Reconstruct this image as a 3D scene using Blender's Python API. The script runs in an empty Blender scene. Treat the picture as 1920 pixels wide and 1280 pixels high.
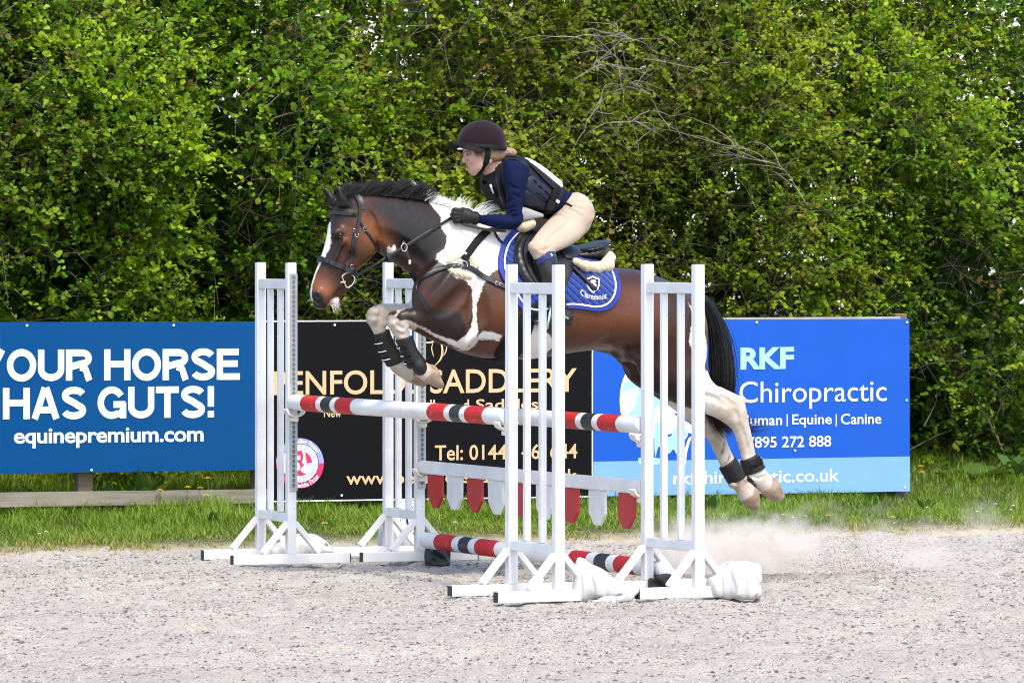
import bpy, bmesh, math, random
import numpy as np
from mathutils import Vector, Matrix

rng = np.random.default_rng(7)
random.seed(7)
scene = bpy.context.scene
COL = scene.collection

# ------------------------------------------------------------------ camera, sky, sun, exposure
FPX, UC, VH, HC = 10400.0, 960.0, 462.0, 1.58        # focal length in photo pixels, centre column, horizon row, eye height
cam = bpy.data.cameras.new('camera')
cam.sensor_width = 36.0
cam.lens = FPX / 1920.0 * 36.0
cam.shift_y = -(640.0 - VH) / 1920.0
cam.clip_start, cam.clip_end = 0.5, 3000.0
cam_ob = bpy.data.objects.new('camera', cam)
cam_ob.location = (0, 0, HC)
cam_ob.rotation_euler = (math.radians(90), 0, 0)
COL.objects.link(cam_ob)
scene.camera = cam_ob

SUN_EL, SUN_AZ = 58.0, 158.0      # azimuth clockwise from +Y, degrees: behind the camera, to its right
world = bpy.data.worlds.new('World')
scene.world = world
world.use_nodes = True
wn = world.node_tree.nodes; wl = world.node_tree.links
sky = wn.new('ShaderNodeTexSky')
sky.sky_type = 'NISHITA'
sky.sun_disc = False
sky.sun_elevation = math.radians(SUN_EL)
sky.sun_rotation = math.radians(SUN_AZ)
sky.air_density = 1.0; sky.dust_density = 1.8; sky.ozone_density = 1.0
bg = wn['Background']
bg.inputs['Strength'].default_value = 0.15
wl.new(sky.outputs['Color'], bg.inputs['Color'])

sun = bpy.data.lights.new('sun', 'SUN')
sun.energy = 1.5
sun.angle = math.radians(10)
sun.color = (1.0, 0.88, 0.73)
sun_ob = bpy.data.objects.new('sun', sun)
_el, _az = math.radians(SUN_EL), math.radians(SUN_AZ)
_d = Vector((math.sin(_az) * math.cos(_el), math.cos(_az) * math.cos(_el), math.sin(_el)))
sun_ob.rotation_euler = _d.to_track_quat('Z', 'Y').to_euler()
sun_ob.location = (6, -4, 12)
COL.objects.link(sun_ob)

vs = scene.view_settings
vs.view_transform = 'Standard'; vs.look = 'None'; vs.gamma = 1.0
vs.use_curve_mapping = False
vs.exposure = 1.40
scene.cycles.filter_width = 1.05
scene.cycles.max_bounces = 8
scene.cycles.transparent_max_bounces = 8
scene.cycles.volume_bounces = 3
scene.cycles.sample_clamp_indirect = 6.0

# ------------------------------------------------------------------ where things stand
PSI = math.radians(23.5)
CP, SP = math.cos(PSI), math.sin(PSI)
P0 = (-0.24, 26.55)              # a point on the ground under the horse
def ground_d(v):                 # distance of a ground point seen at photo row v
    return FPX * HC / (v - VH)
def ground(u, v):
    d = ground_d(v); return Vector(((u - UC) / FPX * d, d, 0.0))
def world_at(u, v, d):
    return Vector(((u - UC) / FPX * d, d, HC - (v - VH) / FPX * d))
def HQ(u, v, l=0.0):             # photo point on the upright plane at lateral offset l (towards the camera) -> (s, z)
    u = np.asarray(u, float); v = np.asarray(v, float); l = np.asarray(l, float)
    a = (u - UC) / FPX
    t = (l + P0[0] * SP - P0[1] * CP) / (a * SP - CP)
    s = (a * t - P0[0]) * CP + (t - P0[1]) * SP
    return s, HC - (v - VH) / FPX * t
def HL(u, v, l=0.0):             # the same as a local point of the horse frame (x along, y = -l, z)
    s, z = HQ(u, v, l)
    return Vector((float(s), -float(l), float(z)))
MPX = P0[1] / FPX                # metres per photo pixel at the horse

# ------------------------------------------------------------------ object helpers
def link(o, parent=None):
    COL.objects.link(o)
    if parent is not None:
        o.parent = parent
    return o
def tag(o, label=None, cat=None, group=None, kind=None):
    if label: o['label'] = label
    if cat: o['category'] = cat
    if group: o['group'] = group
    if kind: o['kind'] = kind
    return o
def empty(name, loc=(0, 0, 0), rz=0.0, label=None, cat=None, group=None):
    o = bpy.data.objects.new(name, None)
    o.empty_display_size = 0.1
    o.location = loc; o.rotation_euler = (0, 0, rz)
    link(o); return tag(o, label, cat, group)
def horse_frame(o):
    o.location = (P0[0], P0[1], 0); o.rotation_euler = (0, 0, PSI); return o
def mesh_obj(name, verts, faces, mat, parent=None, smooth=False, attrs=None):
    me = bpy.data.meshes.new(name)
    verts = np.asarray(verts, dtype=np.float32).reshape(-1, 3)
    if isinstance(faces, np.ndarray):
        n, k = faces.shape
        me.vertices.add(len(verts)); me.vertices.foreach_set('co', verts.ravel())
        me.loops.add(n * k); me.loops.foreach_set('vertex_index', faces.astype(np.int32).ravel())
        me.polygons.add(n); me.polygons.foreach_set('loop_start', np.arange(0, n * k, k, dtype=np.int32))
        me.update(calc_edges=True)
    else:
        me.from_pydata([tuple(map(float, v)) for v in verts], [], faces); me.update()
    if smooth:
        me.polygons.foreach_set('use_smooth', np.ones(len(me.polygons), dtype=bool))
    for k_, (dom, typ, arr) in (attrs or {}).items():
        at = me.attributes.new(k_, typ, dom)
        at.data.foreach_set('color' if 'COLOR' in typ else 'value', np.asarray(arr, dtype=np.float32).ravel())
    me.materials.append(mat)
    return link(bpy.data.objects.new(name, me), parent)
class MB:
    """collects simple shapes into one mesh"""
    def __init__(s): s.v = []; s.f = []
    def add(s, vs, fs):
        o = len(s.v); s.v += [tuple(v) for v in vs]; s.f += [tuple(i + o for i in f) for f in fs]; return s
    def box(s, c, size, rot=None):
        x, y, z = [d / 2 for d in size]; c = Vector(c)
        vs = [Vector((a * x, b * y, e * z)) for e in (-1, 1) for b in (-1, 1) for a in (-1, 1)]
        if rot is not None: vs = [rot @ v for v in vs]
        return s.add([c + v for v in vs], [(0, 2, 3, 1), (4, 5, 7, 6), (0, 1, 5, 4), (2, 6, 7, 3), (0, 4, 6, 2), (1, 3, 7, 5)])
    def tube(s, pts, r, n=8, caps=True, flat=1.0, up=None):
        pts = [Vector(p) for p in pts]; m = len(pts)
        rs = r if hasattr(r, '__len__') else [r] * m
        t0 = (pts[1] - pts[0]).normalized()
        ref = Vector(up) if up is not None else (Vector((0, 0, 1)) if abs(t0.z) < .9 else Vector((1, 0, 0)))
        rings = []
        for i, p in enumerate(pts):
            t = (pts[min(i + 1, m - 1)] - pts[max(i - 1, 0)])
            t = t.normalized() if t.length > 1e-9 else t0
            a = ref - t * ref.dot(t)
            if a.length < 1e-6: a = t.orthogonal()
            a.normalize(); ref = a if up is None else ref
            b = t.cross(a)
            rings.append([p + (a * math.cos(q) + b * math.sin(q) * flat) * rs[i] for q in [2 * math.pi * k / n for k in range(n)]])
        vs = [v for ring in rings for v in ring]; fs = []
        for i in range(m - 1):
            for k in range(n):
                fs.append((i * n + k, i * n + (k + 1) % n, (i + 1) * n + (k + 1) % n, (i + 1) * n + k))
        if caps:
            fs.append(tuple(range(n - 1, -1, -1))); fs.append(tuple((m - 1) * n + k for k in range(n)))
        return s.add(vs, fs)
    def prism(s, pts2, y0, y1, f):
        """polygon (list of 2D points) extruded; f(a, b, y) gives the point"""
        n = len(pts2)
        vs = [f(a, b, y0) for a, b in pts2] + [f(a, b, y1) for a, b in pts2]
        fs = [tuple(range(n)), tuple(range(2 * n - 1, n - 1, -1))]
        fs += [(i, i + n, (i + 1) % n + n, (i + 1) % n) for i in range(n)]
        return s.add(vs, fs)
    def build(s, name, mat, parent=None, smooth=False, bevel=0.0, seg=2):
        o = mesh_obj(name, s.v, s.f, mat, parent, smooth)
        fix_normals(o)
        if bevel > 0:
            bm = bmesh.new(); bm.from_mesh(o.data)
            es = [e for e in bm.edges if len(e.link_faces) == 2 and e.calc_face_angle(0) > 0.6]
            bmesh.ops.bevel(bm, geom=es, offset=bevel, segments=seg, affect='EDGES', clamp_overlap=True)
            bm.to_mesh(o.data); bm.free()
        return o
def fix_normals(o):
    bm = bmesh.new(); bm.from_mesh(o.data)
    bmesh.ops.recalc_face_normals(bm, faces=bm.faces)
    bm.to_mesh(o.data); bm.free(); return o
def smooth_by_angle(o, ang=0.7):
    me = o.data
    me.polygons.foreach_set('use_smooth', np.ones(len(me.polygons), dtype=bool))
    bm = bmesh.new(); bm.from_mesh(me)
    for e in bm.edges:
        if len(e.link_faces) == 2 and e.calc_face_angle(0) > ang: e.smooth = False
    bm.to_mesh(me); bm.free(); return o
def recenter(root):
    """moves a thing's origin to the foot of its own bounding box without moving what one sees"""
    bpy.context.view_layer.update()
    obs = [root] + list(root.children_recursive)
    lo = Vector((1e9,) * 3); hi = -lo
    for o in obs:
        if o.type != 'MESH' or not o.data.vertices: continue
        n = len(o.data.vertices); a = np.empty(n * 3, dtype=np.float32); o.data.vertices.foreach_get('co', a)
        a = a.reshape(-1, 3); M = np.array(o.matrix_world)
        w = a @ M[:3, :3].T + M[:3, 3]
        for k in range(3): lo[k] = min(lo[k], w[:, k].min()); hi[k] = max(hi[k], w[:, k].max())
    new = Vector(((lo.x + hi.x) / 2, (lo.y + hi.y) / 2, lo.z))
    dl = root.matrix_world.to_3x3().inverted() @ (new - root.matrix_world.translation)
    root.location = new
    if root.type == 'MESH': root.data.transform(Matrix.Translation(-dl))
    for ch in root.children: ch.location = ch.location - dl

# ------------------------------------------------------------------ material helpers
def new_mat(name):
    m = bpy.data.materials.new(name); m.use_nodes = True
    nt = m.node_tree; return m, nt.nodes, nt.links, nt.nodes['Principled BSDF']
def N(nodes, typ, **kw):
    n = nodes.new(typ)
    for k, v in kw.items():
        if k in n.inputs: n.inputs[k].default_value = v
        else: setattr(n, k, v)
    return n
def ramp(nodes, stops, interp='LINEAR'):
    r = nodes.new('ShaderNodeValToRGB'); e = r.color_ramp.elements; r.color_ramp.interpolation = interp
    while len(e) < len(stops): e.new(0.5)
    for k, (p, c) in zip(e, stops):
        k.position = p; k.color = (*c, 1) if len(c) == 3 else c
    return r
def mix(nodes, links, fac, a, b, mode='MIX'):
    n = nodes.new('ShaderNodeMix'); n.data_type = 'RGBA'; n.blend_type = mode
    for sock, val in ((n.inputs[0], fac), (n.inputs[6], a), (n.inputs[7], b)):
        if isinstance(val, bpy.types.NodeSocket): links.new(val, sock)
        elif sock == n.inputs[0]: sock.default_value = val
        else: sock.default_value = (*val, 1) if len(val) == 3 else val
    return n.outputs[2]
def mth(nodes, links, op, a, b=None, c=None, clamp=False):
    n = nodes.new('ShaderNodeMath'); n.operation = op; n.use_clamp = clamp
    for i, val in enumerate((a, b, c)):
        if val is None: continue
        if isinstance(val, bpy.types.NodeSocket): links.new(val, n.inputs[i])
        else: n.inputs[i].default_value = val
    return n.outputs[0]
def attr(nodes, name):
    a = nodes.new('ShaderNodeAttribute'); a.attribute_name = name; return a
def bump(nodes, links, bsdf, height, strength=0.3, dist=0.01):
    b = nodes.new('ShaderNodeBump'); b.inputs['Strength'].default_value = strength; b.inputs['Distance'].default_value = dist
    links.new(height, b.inputs['Height']); links.new(b.outputs['Normal'], bsdf.inputs['Normal']); return b
def obj_co(nodes):
    return nodes.new('ShaderNodeTexCoord').outputs['Object']
def noise(nodes, links, co, scale, detail=4, rough=0.55, stretch=None):
    if stretch is not None:
        mp = nodes.new('ShaderNodeMapping'); mp.inputs['Scale'].default_value = stretch
        links.new(co, mp.inputs['Vector']); co = mp.outputs['Vector']
    n = N(nodes, 'ShaderNodeTexNoise', Scale=scale, Detail=detail, Roughness=rough)
    links.new(co, n.inputs['Vector']); return n.outputs['Fac']
def plain(name, col, rough=0.5, var=0.12, scale=8.0, spec=0.5, bump_s=0.0, bump_scale=60.0, metal=0.0, sheen=0.0):
    """a plain finish with slight unevenness"""
    m, n, l, b = new_mat(name)
    co = obj_co(n)
    f = noise(n, l, co, scale)
    r = ramp(n, [(0.3, tuple(c * (1 - var) for c in col)), (0.7, tuple(min(1, c * (1 + var)) for c in col))])
    l.new(f, r.inputs[0]); l.new(r.outputs[0], b.inputs['Base Color'])
    b.inputs['Roughness'].default_value = rough; b.inputs['Specular IOR Level'].default_value = spec
    b.inputs['Metallic'].default_value = metal
    if sheen: b.inputs['Sheen Weight'].default_value = sheen; b.inputs['Sheen Roughness'].default_value = 0.5
    if bump_s: bump(n, l, b, noise(n, l, co, bump_scale, 5), bump_s, 0.003)
    return m

# ------------------------------------------------------------------ rounded bodies from a distance field
def catmull(A, sub):
    A = np.asarray(A, float)
    if len(A) < 3 or sub < 2: return A
    P = np.vstack([2 * A[0] - A[1], A, 2 * A[-1] - A[-2]]); out = []
    for i in range(1, len(P) - 2):
        p0, p1, p2, p3 = P[i - 1:i + 3]
        for k in range(sub):
            t = k / sub
            out.append(0.5 * (2 * p1 + (p2 - p0) * t + (2 * p0 - 5 * p1 + 4 * p2 - p3) * t * t + (3 * p1 - p0 - 3 * p2 + p3) * t ** 3))
    out.append(A[-1]); return np.array(out)
class Field:
    """signed distance on a grid in the horse frame: axes s, l, z"""
    def __init__(F, lo, hi, vox):
        F.vox = vox; F.lo = np.array(lo, float)
        F.n = np.ceil((np.array(hi, float) - F.lo) / vox).astype(int) + 1
        F.D = np.full(F.n, 0.5, dtype=np.float32)
        F.ax = [F.lo[k] + vox * np.arange(F.n[k]) for k in range(3)]
    def sub(F, lo, hi):
        a = np.clip(np.floor((np.array(lo) - F.lo) / F.vox).astype(int), 0, F.n)
        b = np.clip(np.ceil((np.array(hi) - F.lo) / F.vox).astype(int) + 1, 0, F.n)
        sl = tuple(slice(i, j) for i, j in zip(a, b))
        g = np.meshgrid(F.ax[0][sl[0]], F.ax[1][sl[1]], F.ax[2][sl[2]], indexing='ij', sparse=True)
        return sl, g
    def merge(F, sl, f, k, op='add'):
        D = F.D[sl]
        if D.size == 0: return
        f = f.astype(np.float32)
        if op == 'sub': D, f = -D, f
        if k > 1e-6:
            h = np.clip(0.5 + 0.5 * (D - f) / k, 0, 1); r = D + (f - D) * h - k * h * (1 - h)
        else: r = np.minimum(D, f)
        F.D[sl] = -r if op == 'sub' else r
    def ell(F, c, rad, ang=0.0, k=0.03, op='add', yaw=0.0):
        """ellipsoid at c=(s,l,z), radii along/lateral/up, turned by ang in the side plane and yaw about z"""
        c = np.array(c, float); m = max(rad) + 2 * k + 0.02
        sl, (S, L, Z) = F.sub(c - m, c + m)
        x, y, z = S - c[0], L - c[1], Z - c[2]
        if yaw: x, y = x * math.cos(yaw) + y * math.sin(yaw), -x * math.sin(yaw) + y * math.cos(yaw)
        x, z = x * math.cos(ang) + z * math.sin(ang), -x * math.sin(ang) + z * math.cos(ang)
        a = np.sqrt((x / rad[0]) ** 2 + (y / rad[1]) ** 2 + (z / rad[2]) ** 2) + 1e-6
        b = np.sqrt((x / rad[0] ** 2) ** 2 + (y / rad[1] ** 2) ** 2 + (z / rad[2] ** 2) ** 2) + 1e-6
        F.merge(sl, a * (a - 1) / b, k, op)
    def cap(F, p, rp, q, rq, k=0.02, op='add'):
        p = np.array(p, float); q = np.array(q, float); m = max(rp, rq) + 2 * k + 0.01
        sl, (S, L, Z) = F.sub(np.minimum(p, q) - m, np.maximum(p, q) + m)
        d = q - p; dd = (d ** 2).sum() + 1e-12
        t = np.clip(((S - p[0]) * d[0] + (L - p[1]) * d[1] + (Z - p[2]) * d[2]) / dd, 0, 1)
        r = rp + (rq - rp) * t
        F.merge(sl, np.sqrt((S - p[0] - t * d[0]) ** 2 + (L - p[1] - t * d[1]) ** 2 + (Z - p[2] - t * d[2]) ** 2) - r, k, op)
    def chain(F, pts, rs, k=0.01, kk=0.02, op='add'):
        for i in range(len(pts) - 1): F.cap(pts[i], rs[i], pts[i + 1], rs[i + 1], k if i else kk, op)
    def loft(F, st, k=0.03, sub=4, caps=(0.02, 0.02), op='add', grow=0.0, px=True, mir=False):
        """st rows: u1,v1 (one edge), u2,v2 (other edge), l centre, half width, exponent, taper towards edge 1"""
        R = []
        for r in st:
            r = list(r) + [2.0, 0.0][max(0, len(r) - 6):] if len(r) < 8 else list(r)
            a = HQ(r[0], r[1], r[4]) if px else (r[0], r[1]); b = HQ(r[2], r[3], r[4]) if px else (r[2], r[3])
            R.append([float(a[0]), float(a[1]), float(b[0]), float(b[1])] + r[4:8])
        R = catmull(R, sub)
        if mir: R[:, 4] *= -1
        A, B = R[:, 0:2], R[:, 2:4]; C = (A + B) / 2; Hh = (A - B) / 2
        hl = np.linalg.norm(Hh, axis=1); E = Hh / hl[:, None]; hl = hl + grow
        lc, hw, pe, tp = R[:, 4], R[:, 5] + grow, R[:, 6], R[:, 7]
        Nn = np.stack([E[:, 1], -E[:, 0]], 1)
        dC = np.gradient(C, axis=0); sg = np.sign((Nn * dC).sum(1)); sg[sg == 0] = 1; Nn *= sg[:, None]
        pad = 2 * k + 0.02
        full_lo = [min(A[:, 0].min(), B[:, 0].min()) - pad - caps[0] - abs(grow), (lc - hw).min() - pad, min(A[:, 1].min(), B[:, 1].min()) - pad - caps[1] - abs(grow)]
        full_hi = [max(A[:, 0].max(), B[:, 0].max()) + pad + caps[0] + abs(grow), (lc + hw).max() + pad, max(A[:, 1].max(), B[:, 1].max()) + pad + caps[1] + abs(grow)]
        slf, _ = F.sub(full_lo, full_hi)
        T = np.full(F.D[slf].shape, 0.5, dtype=np.float32)
        o = [s.start for s in slf]; n = len(R)
        for i in range(n - 1):
            c0, c1 = (caps[0] if i == 0 else 0), (caps[1] if i == n - 2 else 0)
            ex = pad + max(c0, c1) + abs(grow)
            pts = np.array([A[i], B[i], A[i + 1], B[i + 1]])
            lo = [pts[:, 0].min() - ex, min(lc[i] - hw[i], lc[i + 1] - hw[i + 1]) - pad, pts[:, 1].min() - ex]
            hi = [pts[:, 0].max() + ex, max(lc[i] + hw[i], lc[i + 1] + hw[i + 1]) + pad, pts[:, 1].max() + ex]
            sl, (S, L, Z) = F.sub(np.maximum(lo, full_lo), np.minimum(hi, full_hi))
            if F.D[sl].size == 0: continue
            d0 = (S - C[i, 0]) * Nn[i, 0] + (Z - C[i, 1]) * Nn[i, 1]
            d1 = (S - C[i + 1, 0]) * Nn[i + 1, 0] + (Z - C[i + 1, 1]) * Nn[i + 1, 1]
            ok = np.ones(d0.shape, bool); eps = F.vox * 0.01
            if i > 0: ok &= d0 >= -eps
            if i < n - 2: ok &= d1 <= eps
            t = np.clip(d0 / np.where(np.abs(d0 - d1) < 1e-9, 1e-9, d0 - d1), 0, 1)
            cx = C[i, 0] + (C[i + 1, 0] - C[i, 0]) * t; cz = C[i, 1] + (C[i + 1, 1] - C[i, 1]) * t
            ex_ = E[i, 0] + (E[i + 1, 0] - E[i, 0]) * t; ez_ = E[i, 1] + (E[i + 1, 1] - E[i, 1]) * t
            hh = hl[i] + (hl[i + 1] - hl[i]) * t; w = hw[i] + (hw[i + 1] - hw[i]) * t
            cl = lc[i] + (lc[i + 1] - lc[i]) * t; p = pe[i] + (pe[i + 1] - pe[i]) * t; ta = tp[i] + (tp[i + 1] - tp[i]) * t
            a = (S - cx) * ex_ + (Z - cz) * ez_; y = L - cl
            tt = np.clip(a / hh, -1, 1)
            ww = w * (1 - ta * (0.675 * tt + 0.325 * tt * tt))
            rho = ((np.abs(a) / hh) ** p + (np.abs(y) / ww) ** p + 1e-9) ** (1 / p)
            rel = np.sqrt(a * a + y * y) + 1e-6
            f = rel * (1 - 1 / rho)
            f = np.maximum(f, -np.minimum(hh, ww))
            for cc, dd in ((c0, -d0), (c1, d1)):
                if cc > 0:
                    e = np.maximum(dd, 0)
                    r3 = np.sqrt(rho ** 2 + (e / cc) ** 2); rel3 = np.sqrt(rel ** 2 + e * e)
                    f = np.where(e > 0, rel3 * (1 - 1 / r3), f)
            f = np.where(ok, f, 0.5)
            tl = tuple(slice(s.start - q, s.stop - q) for s, q in zip(sl, o))
            T[tl] = np.minimum(T[tl], f)
        F.merge(slf, T, k, op)
    def clip(F, p, nrm):
        """keeps only what lies behind the plane through p"""
        p = np.array(p, float); nrm = np.array(nrm, float); nrm /= np.linalg.norm(nrm)
        S, L, Z = np.meshgrid(*F.ax, indexing='ij', sparse=True)
        F.D = np.maximum(F.D, ((S - p[0]) * nrm[0] + (L - p[1]) * nrm[1] + (Z - p[2]) * nrm[2]).astype(np.float32))
    def copy(F, grow=0.0):
        G = object.__new__(Field); G.vox, G.lo, G.n, G.ax = F.vox, F.lo, F.n, F.ax; G.D = F.D - np.float32(grow); return G
    def sample(F, P):
        q = (np.asarray(P, float) - F.lo) / F.vox
        i = np.clip(np.floor(q).astype(int), 0, F.n - 2); f = np.clip(q - i, 0, 1)
        r = 0
        for a in (0, 1):
            for b in (0, 1):
                for c in (0, 1):
                    w = (f[:, 0] if a else 1 - f[:, 0]) * (f[:, 1] if b else 1 - f[:, 1]) * (f[:, 2] if c else 1 - f[:, 2])
                    r = r + w * F.D[i[:, 0] + a, i[:, 1] + b, i[:, 2] + c]
        return r
    def normal(F, P):
        P = np.asarray(P, float); h = F.vox * 1.5; g = []
        for k in range(3):
            e = np.zeros(3); e[k] = h
            g.append(F.sample(P + e) - F.sample(P - e))
        g = np.stack(g, 1); return g / (np.linalg.norm(g, axis=1, keepdims=True) + 1e-9)
    def side(F, s, z, sgn=1, l0=0.6):
        """outermost lateral position of the surface over (s, z); falls back to the nearest point"""
        s = np.atleast_1d(np.asarray(s, float)); z = np.atleast_1d(np.asarray(z, float))
        ls = np.arange(l0, -l0, -F.vox / 2) * sgn
        P = np.stack([np.repeat(s[:, None], len(ls), 1), np.repeat(ls[None], len(s), 0), np.repeat(z[:, None], len(ls), 1)], -1)
        d = F.sample(P.reshape(-1, 3)).reshape(len(s), len(ls))
        ins = d < 0; hit = ins.argmax(1); none = ~ins.any(1)
        hit = np.where(none, d.argmin(1), hit)
        return ls[hit]
    def mesh(F, relax=1):
        D = F.D; n = F.n; ins = D < 0
        c = ins[:-1, :-1, :-1].astype(np.int8)
        c = sum(ins[a:n[0] - 1 + a, b:n[1] - 1 + b, e:n[2] - 1 + e].astype(np.int8) for a in (0, 1) for b in (0, 1) for e in (0, 1))
        act = (c > 0) & (c < 8)
        idx = np.full(act.shape, -1, dtype=np.int64); I = np.argwhere(act); idx[act] = np.arange(len(I))
        acc = np.zeros((len(I), 3)); cnt = np.zeros(len(I))
        corners = [(a, b, e) for a in (0, 1) for b in (0, 1) for e in (0, 1)]
        val = {q: D[I[:, 0] + q[0], I[:, 1] + q[1], I[:, 2] + q[2]] for q in corners}
        for q in corners:
            for k in range(3):
                if q[k] == 0:
                    q2 = list(q); q2[k] = 1; q2 = tuple(q2)
                    v0, v1 = val[q], val[q2]; cr = (v0 < 0) != (v1 < 0)
                    t = np.where(cr, v0 / np.where(v0 == v1, 1, v0 - v1), 0)
                    p = np.tile(np.array(q, float), (len(I), 1)); p[:, k] = t
                    acc[cr] += p[cr]; cnt[cr] += 1
        V = (I + acc / np.maximum(cnt, 1)[:, None]) * F.vox + F.lo
        faces = []
        for k in range(3):
            sl0 = [slice(None)] * 3; sl1 = [slice(None)] * 3
            sl0[k] = slice(0, -1); sl1[k] = slice(1, None)
            a = ins[tuple(sl0)]; b = ins[tuple(sl1)]; cr = a != b
            J = np.argwhere(cr); o1, o2 = [(1, 2), (2, 0), (0, 1)][k]
            J = J[(J[:, o1] > 0) & (J[:, o2] > 0) & (J[:, o1] < n[o1] - 1) & (J[:, o2] < n[o2] - 1)]
            fl = a[J[:, 0], J[:, 1], J[:, 2]]
            def at(d1, d2):
                K = J.copy(); K[:, o1] -= d1; K[:, o2] -= d2
                return idx[K[:, 0], K[:, 1], K[:, 2]]
            q = np.stack([at(0, 0), at(1, 0), at(1, 1), at(0, 1)], 1)
            q[~fl] = q[~fl][:, ::-1]; faces.append(q)
        Fc = np.vstack(faces); Fc = Fc[(Fc >= 0).all(1)]
        for _ in range(relax):
            s = np.zeros_like(V); w = np.zeros(len(V))
            for k in range(4):
                a, b = Fc[:, k], Fc[:, (k + 1) % 4]
                np.add.at(s, a, V[b]); np.add.at(w, a, 1); np.add.at(s, b, V[a]); np.add.at(w, b, 1)
            V2 = V * 0.5 + 0.5 * s / np.maximum(w, 1)[:, None]
            Dv = F.sample(V2)[:, None]; V = V2 - F.normal(V2) * Dv     # back onto the surface
        V = V.copy(); V[:, 1] *= -1                                     # l -> local y
        return V, Fc[:, ::1]
def P3(u, v, l):                 # (s, l, z) for Field calls
    s, z = HQ(u, v, l); return (float(s), float(l), float(z))
def poly_sd(P, poly):
    """signed distance (negative inside) of 2-D points to a polygon"""
    poly = np.asarray(poly, float); n = len(poly)
    d = np.full(len(P), 1e9); inside = np.zeros(len(P), bool)
    for i in range(n):
        a, b = poly[i], poly[(i + 1) % n]; e = b - a; w = P - a
        t = np.clip((w @ e) / (e @ e + 1e-12), 0, 1)
        d = np.minimum(d, ((w - t[:, None] * e) ** 2).sum(1))
        c = (a[1] > P[:, 1]) != (b[1] > P[:, 1])
        xi = a[0] + (P[:, 1] - a[1]) * e[0] / (e[1] if abs(e[1]) > 1e-12 else 1e-12)
        inside ^= c & (P[:, 0] < xi)
    return np.where(inside, -1, 1) * np.sqrt(d)
def on_body(F, u, v, sgn=1, it=6):
    """photo points on a body's side -> arrays s, l, z on its surface"""
    u = np.atleast_1d(np.asarray(u, float)); v = np.atleast_1d(np.asarray(v, float)); l = np.full(len(u), 0.15 * sgn)
    for _ in range(it):
        s, z = HQ(u, v, l); l = 0.5 * l + 0.5 * F.side(s, z, sgn)
    s, z = HQ(u, v, l); return s, l, z
def outward(V, Fc):
    a, b, c = V[Fc[:, 0]], V[Fc[:, 1]], V[Fc[:, 2]]
    return Fc if (a * np.cross(b, c)).sum() > 0 else Fc[:, ::-1].copy()
def field_obj(F, name, mat, parent=None, relax=1, attrs=None):
    V, Fc = F.mesh(relax); Fc = outward(V, Fc)
    return mesh_obj(name, V, Fc, mat, parent, True, attrs(V) if attrs else None)

# ------------------------------------------------------------------ things laid on a body
def loc(P):                      # (s, l, z) array -> local vertices
    P = np.asarray(P, float).copy(); P[:, 1] *= -1; return P
def resample(P, n, closed=False, smooth=True):
    P = np.asarray(P, float)
    if closed: P = np.vstack([P, P[:1]])
    if smooth and len(P) > 2 and not closed: P = catmull(P, 8)
    d = np.r_[0, np.cumsum(np.linalg.norm(np.diff(P, axis=0), axis=1))]
    t = np.linspace(0, d[-1], n + 1)[:-1] if closed else np.linspace(0, d[-1], n)
    return np.stack([np.interp(t, d, P[:, k]) for k in range(P.shape[1])], 1)
def band(P, Nr, width, thick, closed=False, lift=0.0, w_dir=None, rnd=True):
    """strap along points P (s,l,z) lying on normals Nr: rounded-rectangle section"""
    P = np.asarray(P, float); n = len(P); Nr = np.asarray(Nr, float)
    T = (np.roll(P, -1, 0) - np.roll(P, 1, 0)) if closed else np.gradient(P, axis=0)
    T /= np.linalg.norm(T, axis=1, keepdims=True) + 1e-9
    if w_dir is not None:
        B = np.tile(np.array(w_dir, float), (n, 1))
    else:
        B = np.cross(Nr, T)
    B /= np.linalg.norm(B, axis=1, keepdims=True) + 1e-9
    wd = np.asarray(width, float) * np.ones(n)
    prof = [(-.5, 0), (.5, 0), (.5, .6), (.42, 1), (-.42, 1), (-.5, .6)]
    V = np.concatenate([P + B * (a * wd)[:, None] + Nr * (lift + b * thick) for a, b in prof]).reshape(len(prof), n, 3).transpose(1, 0, 2)
    m = len(prof); fs = []
    for i in range(n if closed else n - 1):
        j = (i + 1) % n
        for k in range(m): fs.append((i * m + k, i * m + (k + 1) % m, j * m + (k + 1) % m, j * m + k))
    if not closed: fs += [tuple(range(m)), tuple((n - 1) * m + k for k in range(m))]
    return loc(V.reshape(-1, 3)), fs
def strap_on(F, name, pts, width, thick, mat, parent=None, sgn=1, lift=0.001, n=28):
    p = resample(np.array(pts, float), n); s, l, z = on_body(F, p[:, 0], p[:, 1], sgn)
    P = np.stack([s, l, z], 1)
    for _ in range(2):
        Q = P.copy(); Q[1:-1] = .25 * P[:-2] + .5 * P[1:-1] + .25 * P[2:]; P = Q
    P = P - F.normal(P) * np.minimum(F.sample(P), 0.03)[:, None]
    v, f = band(P, F.normal(P), width, thick, lift=lift)
    return smooth_by_angle(fix_normals(mesh_obj(name, v, f, mat, parent)), 0.9)
def ring_pts(F, c, e, n=48, a0=0.0, a1=2 * math.pi, rmax=0.5, wdir=(0, 1, 0)):
    c = np.array(c, float); e = np.array(e, float); e /= np.linalg.norm(e); w = np.array(wdir, float)
    th = np.linspace(a0, a1, n, endpoint=abs(a1 - a0) < 6.28); r = np.arange(0, rmax, F.vox / 2)
    d = np.cos(th)[:, None] * e + np.sin(th)[:, None] * w
    P = c + d[:, None, :] * r[None, :, None]
    val = F.sample(P.reshape(-1, 3)).reshape(n, -1); out = val > 0
    k = np.where(out.any(1), out.argmax(1), len(r) - 1)
    return c + d * r[k][:, None], np.cross(e, w)
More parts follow.
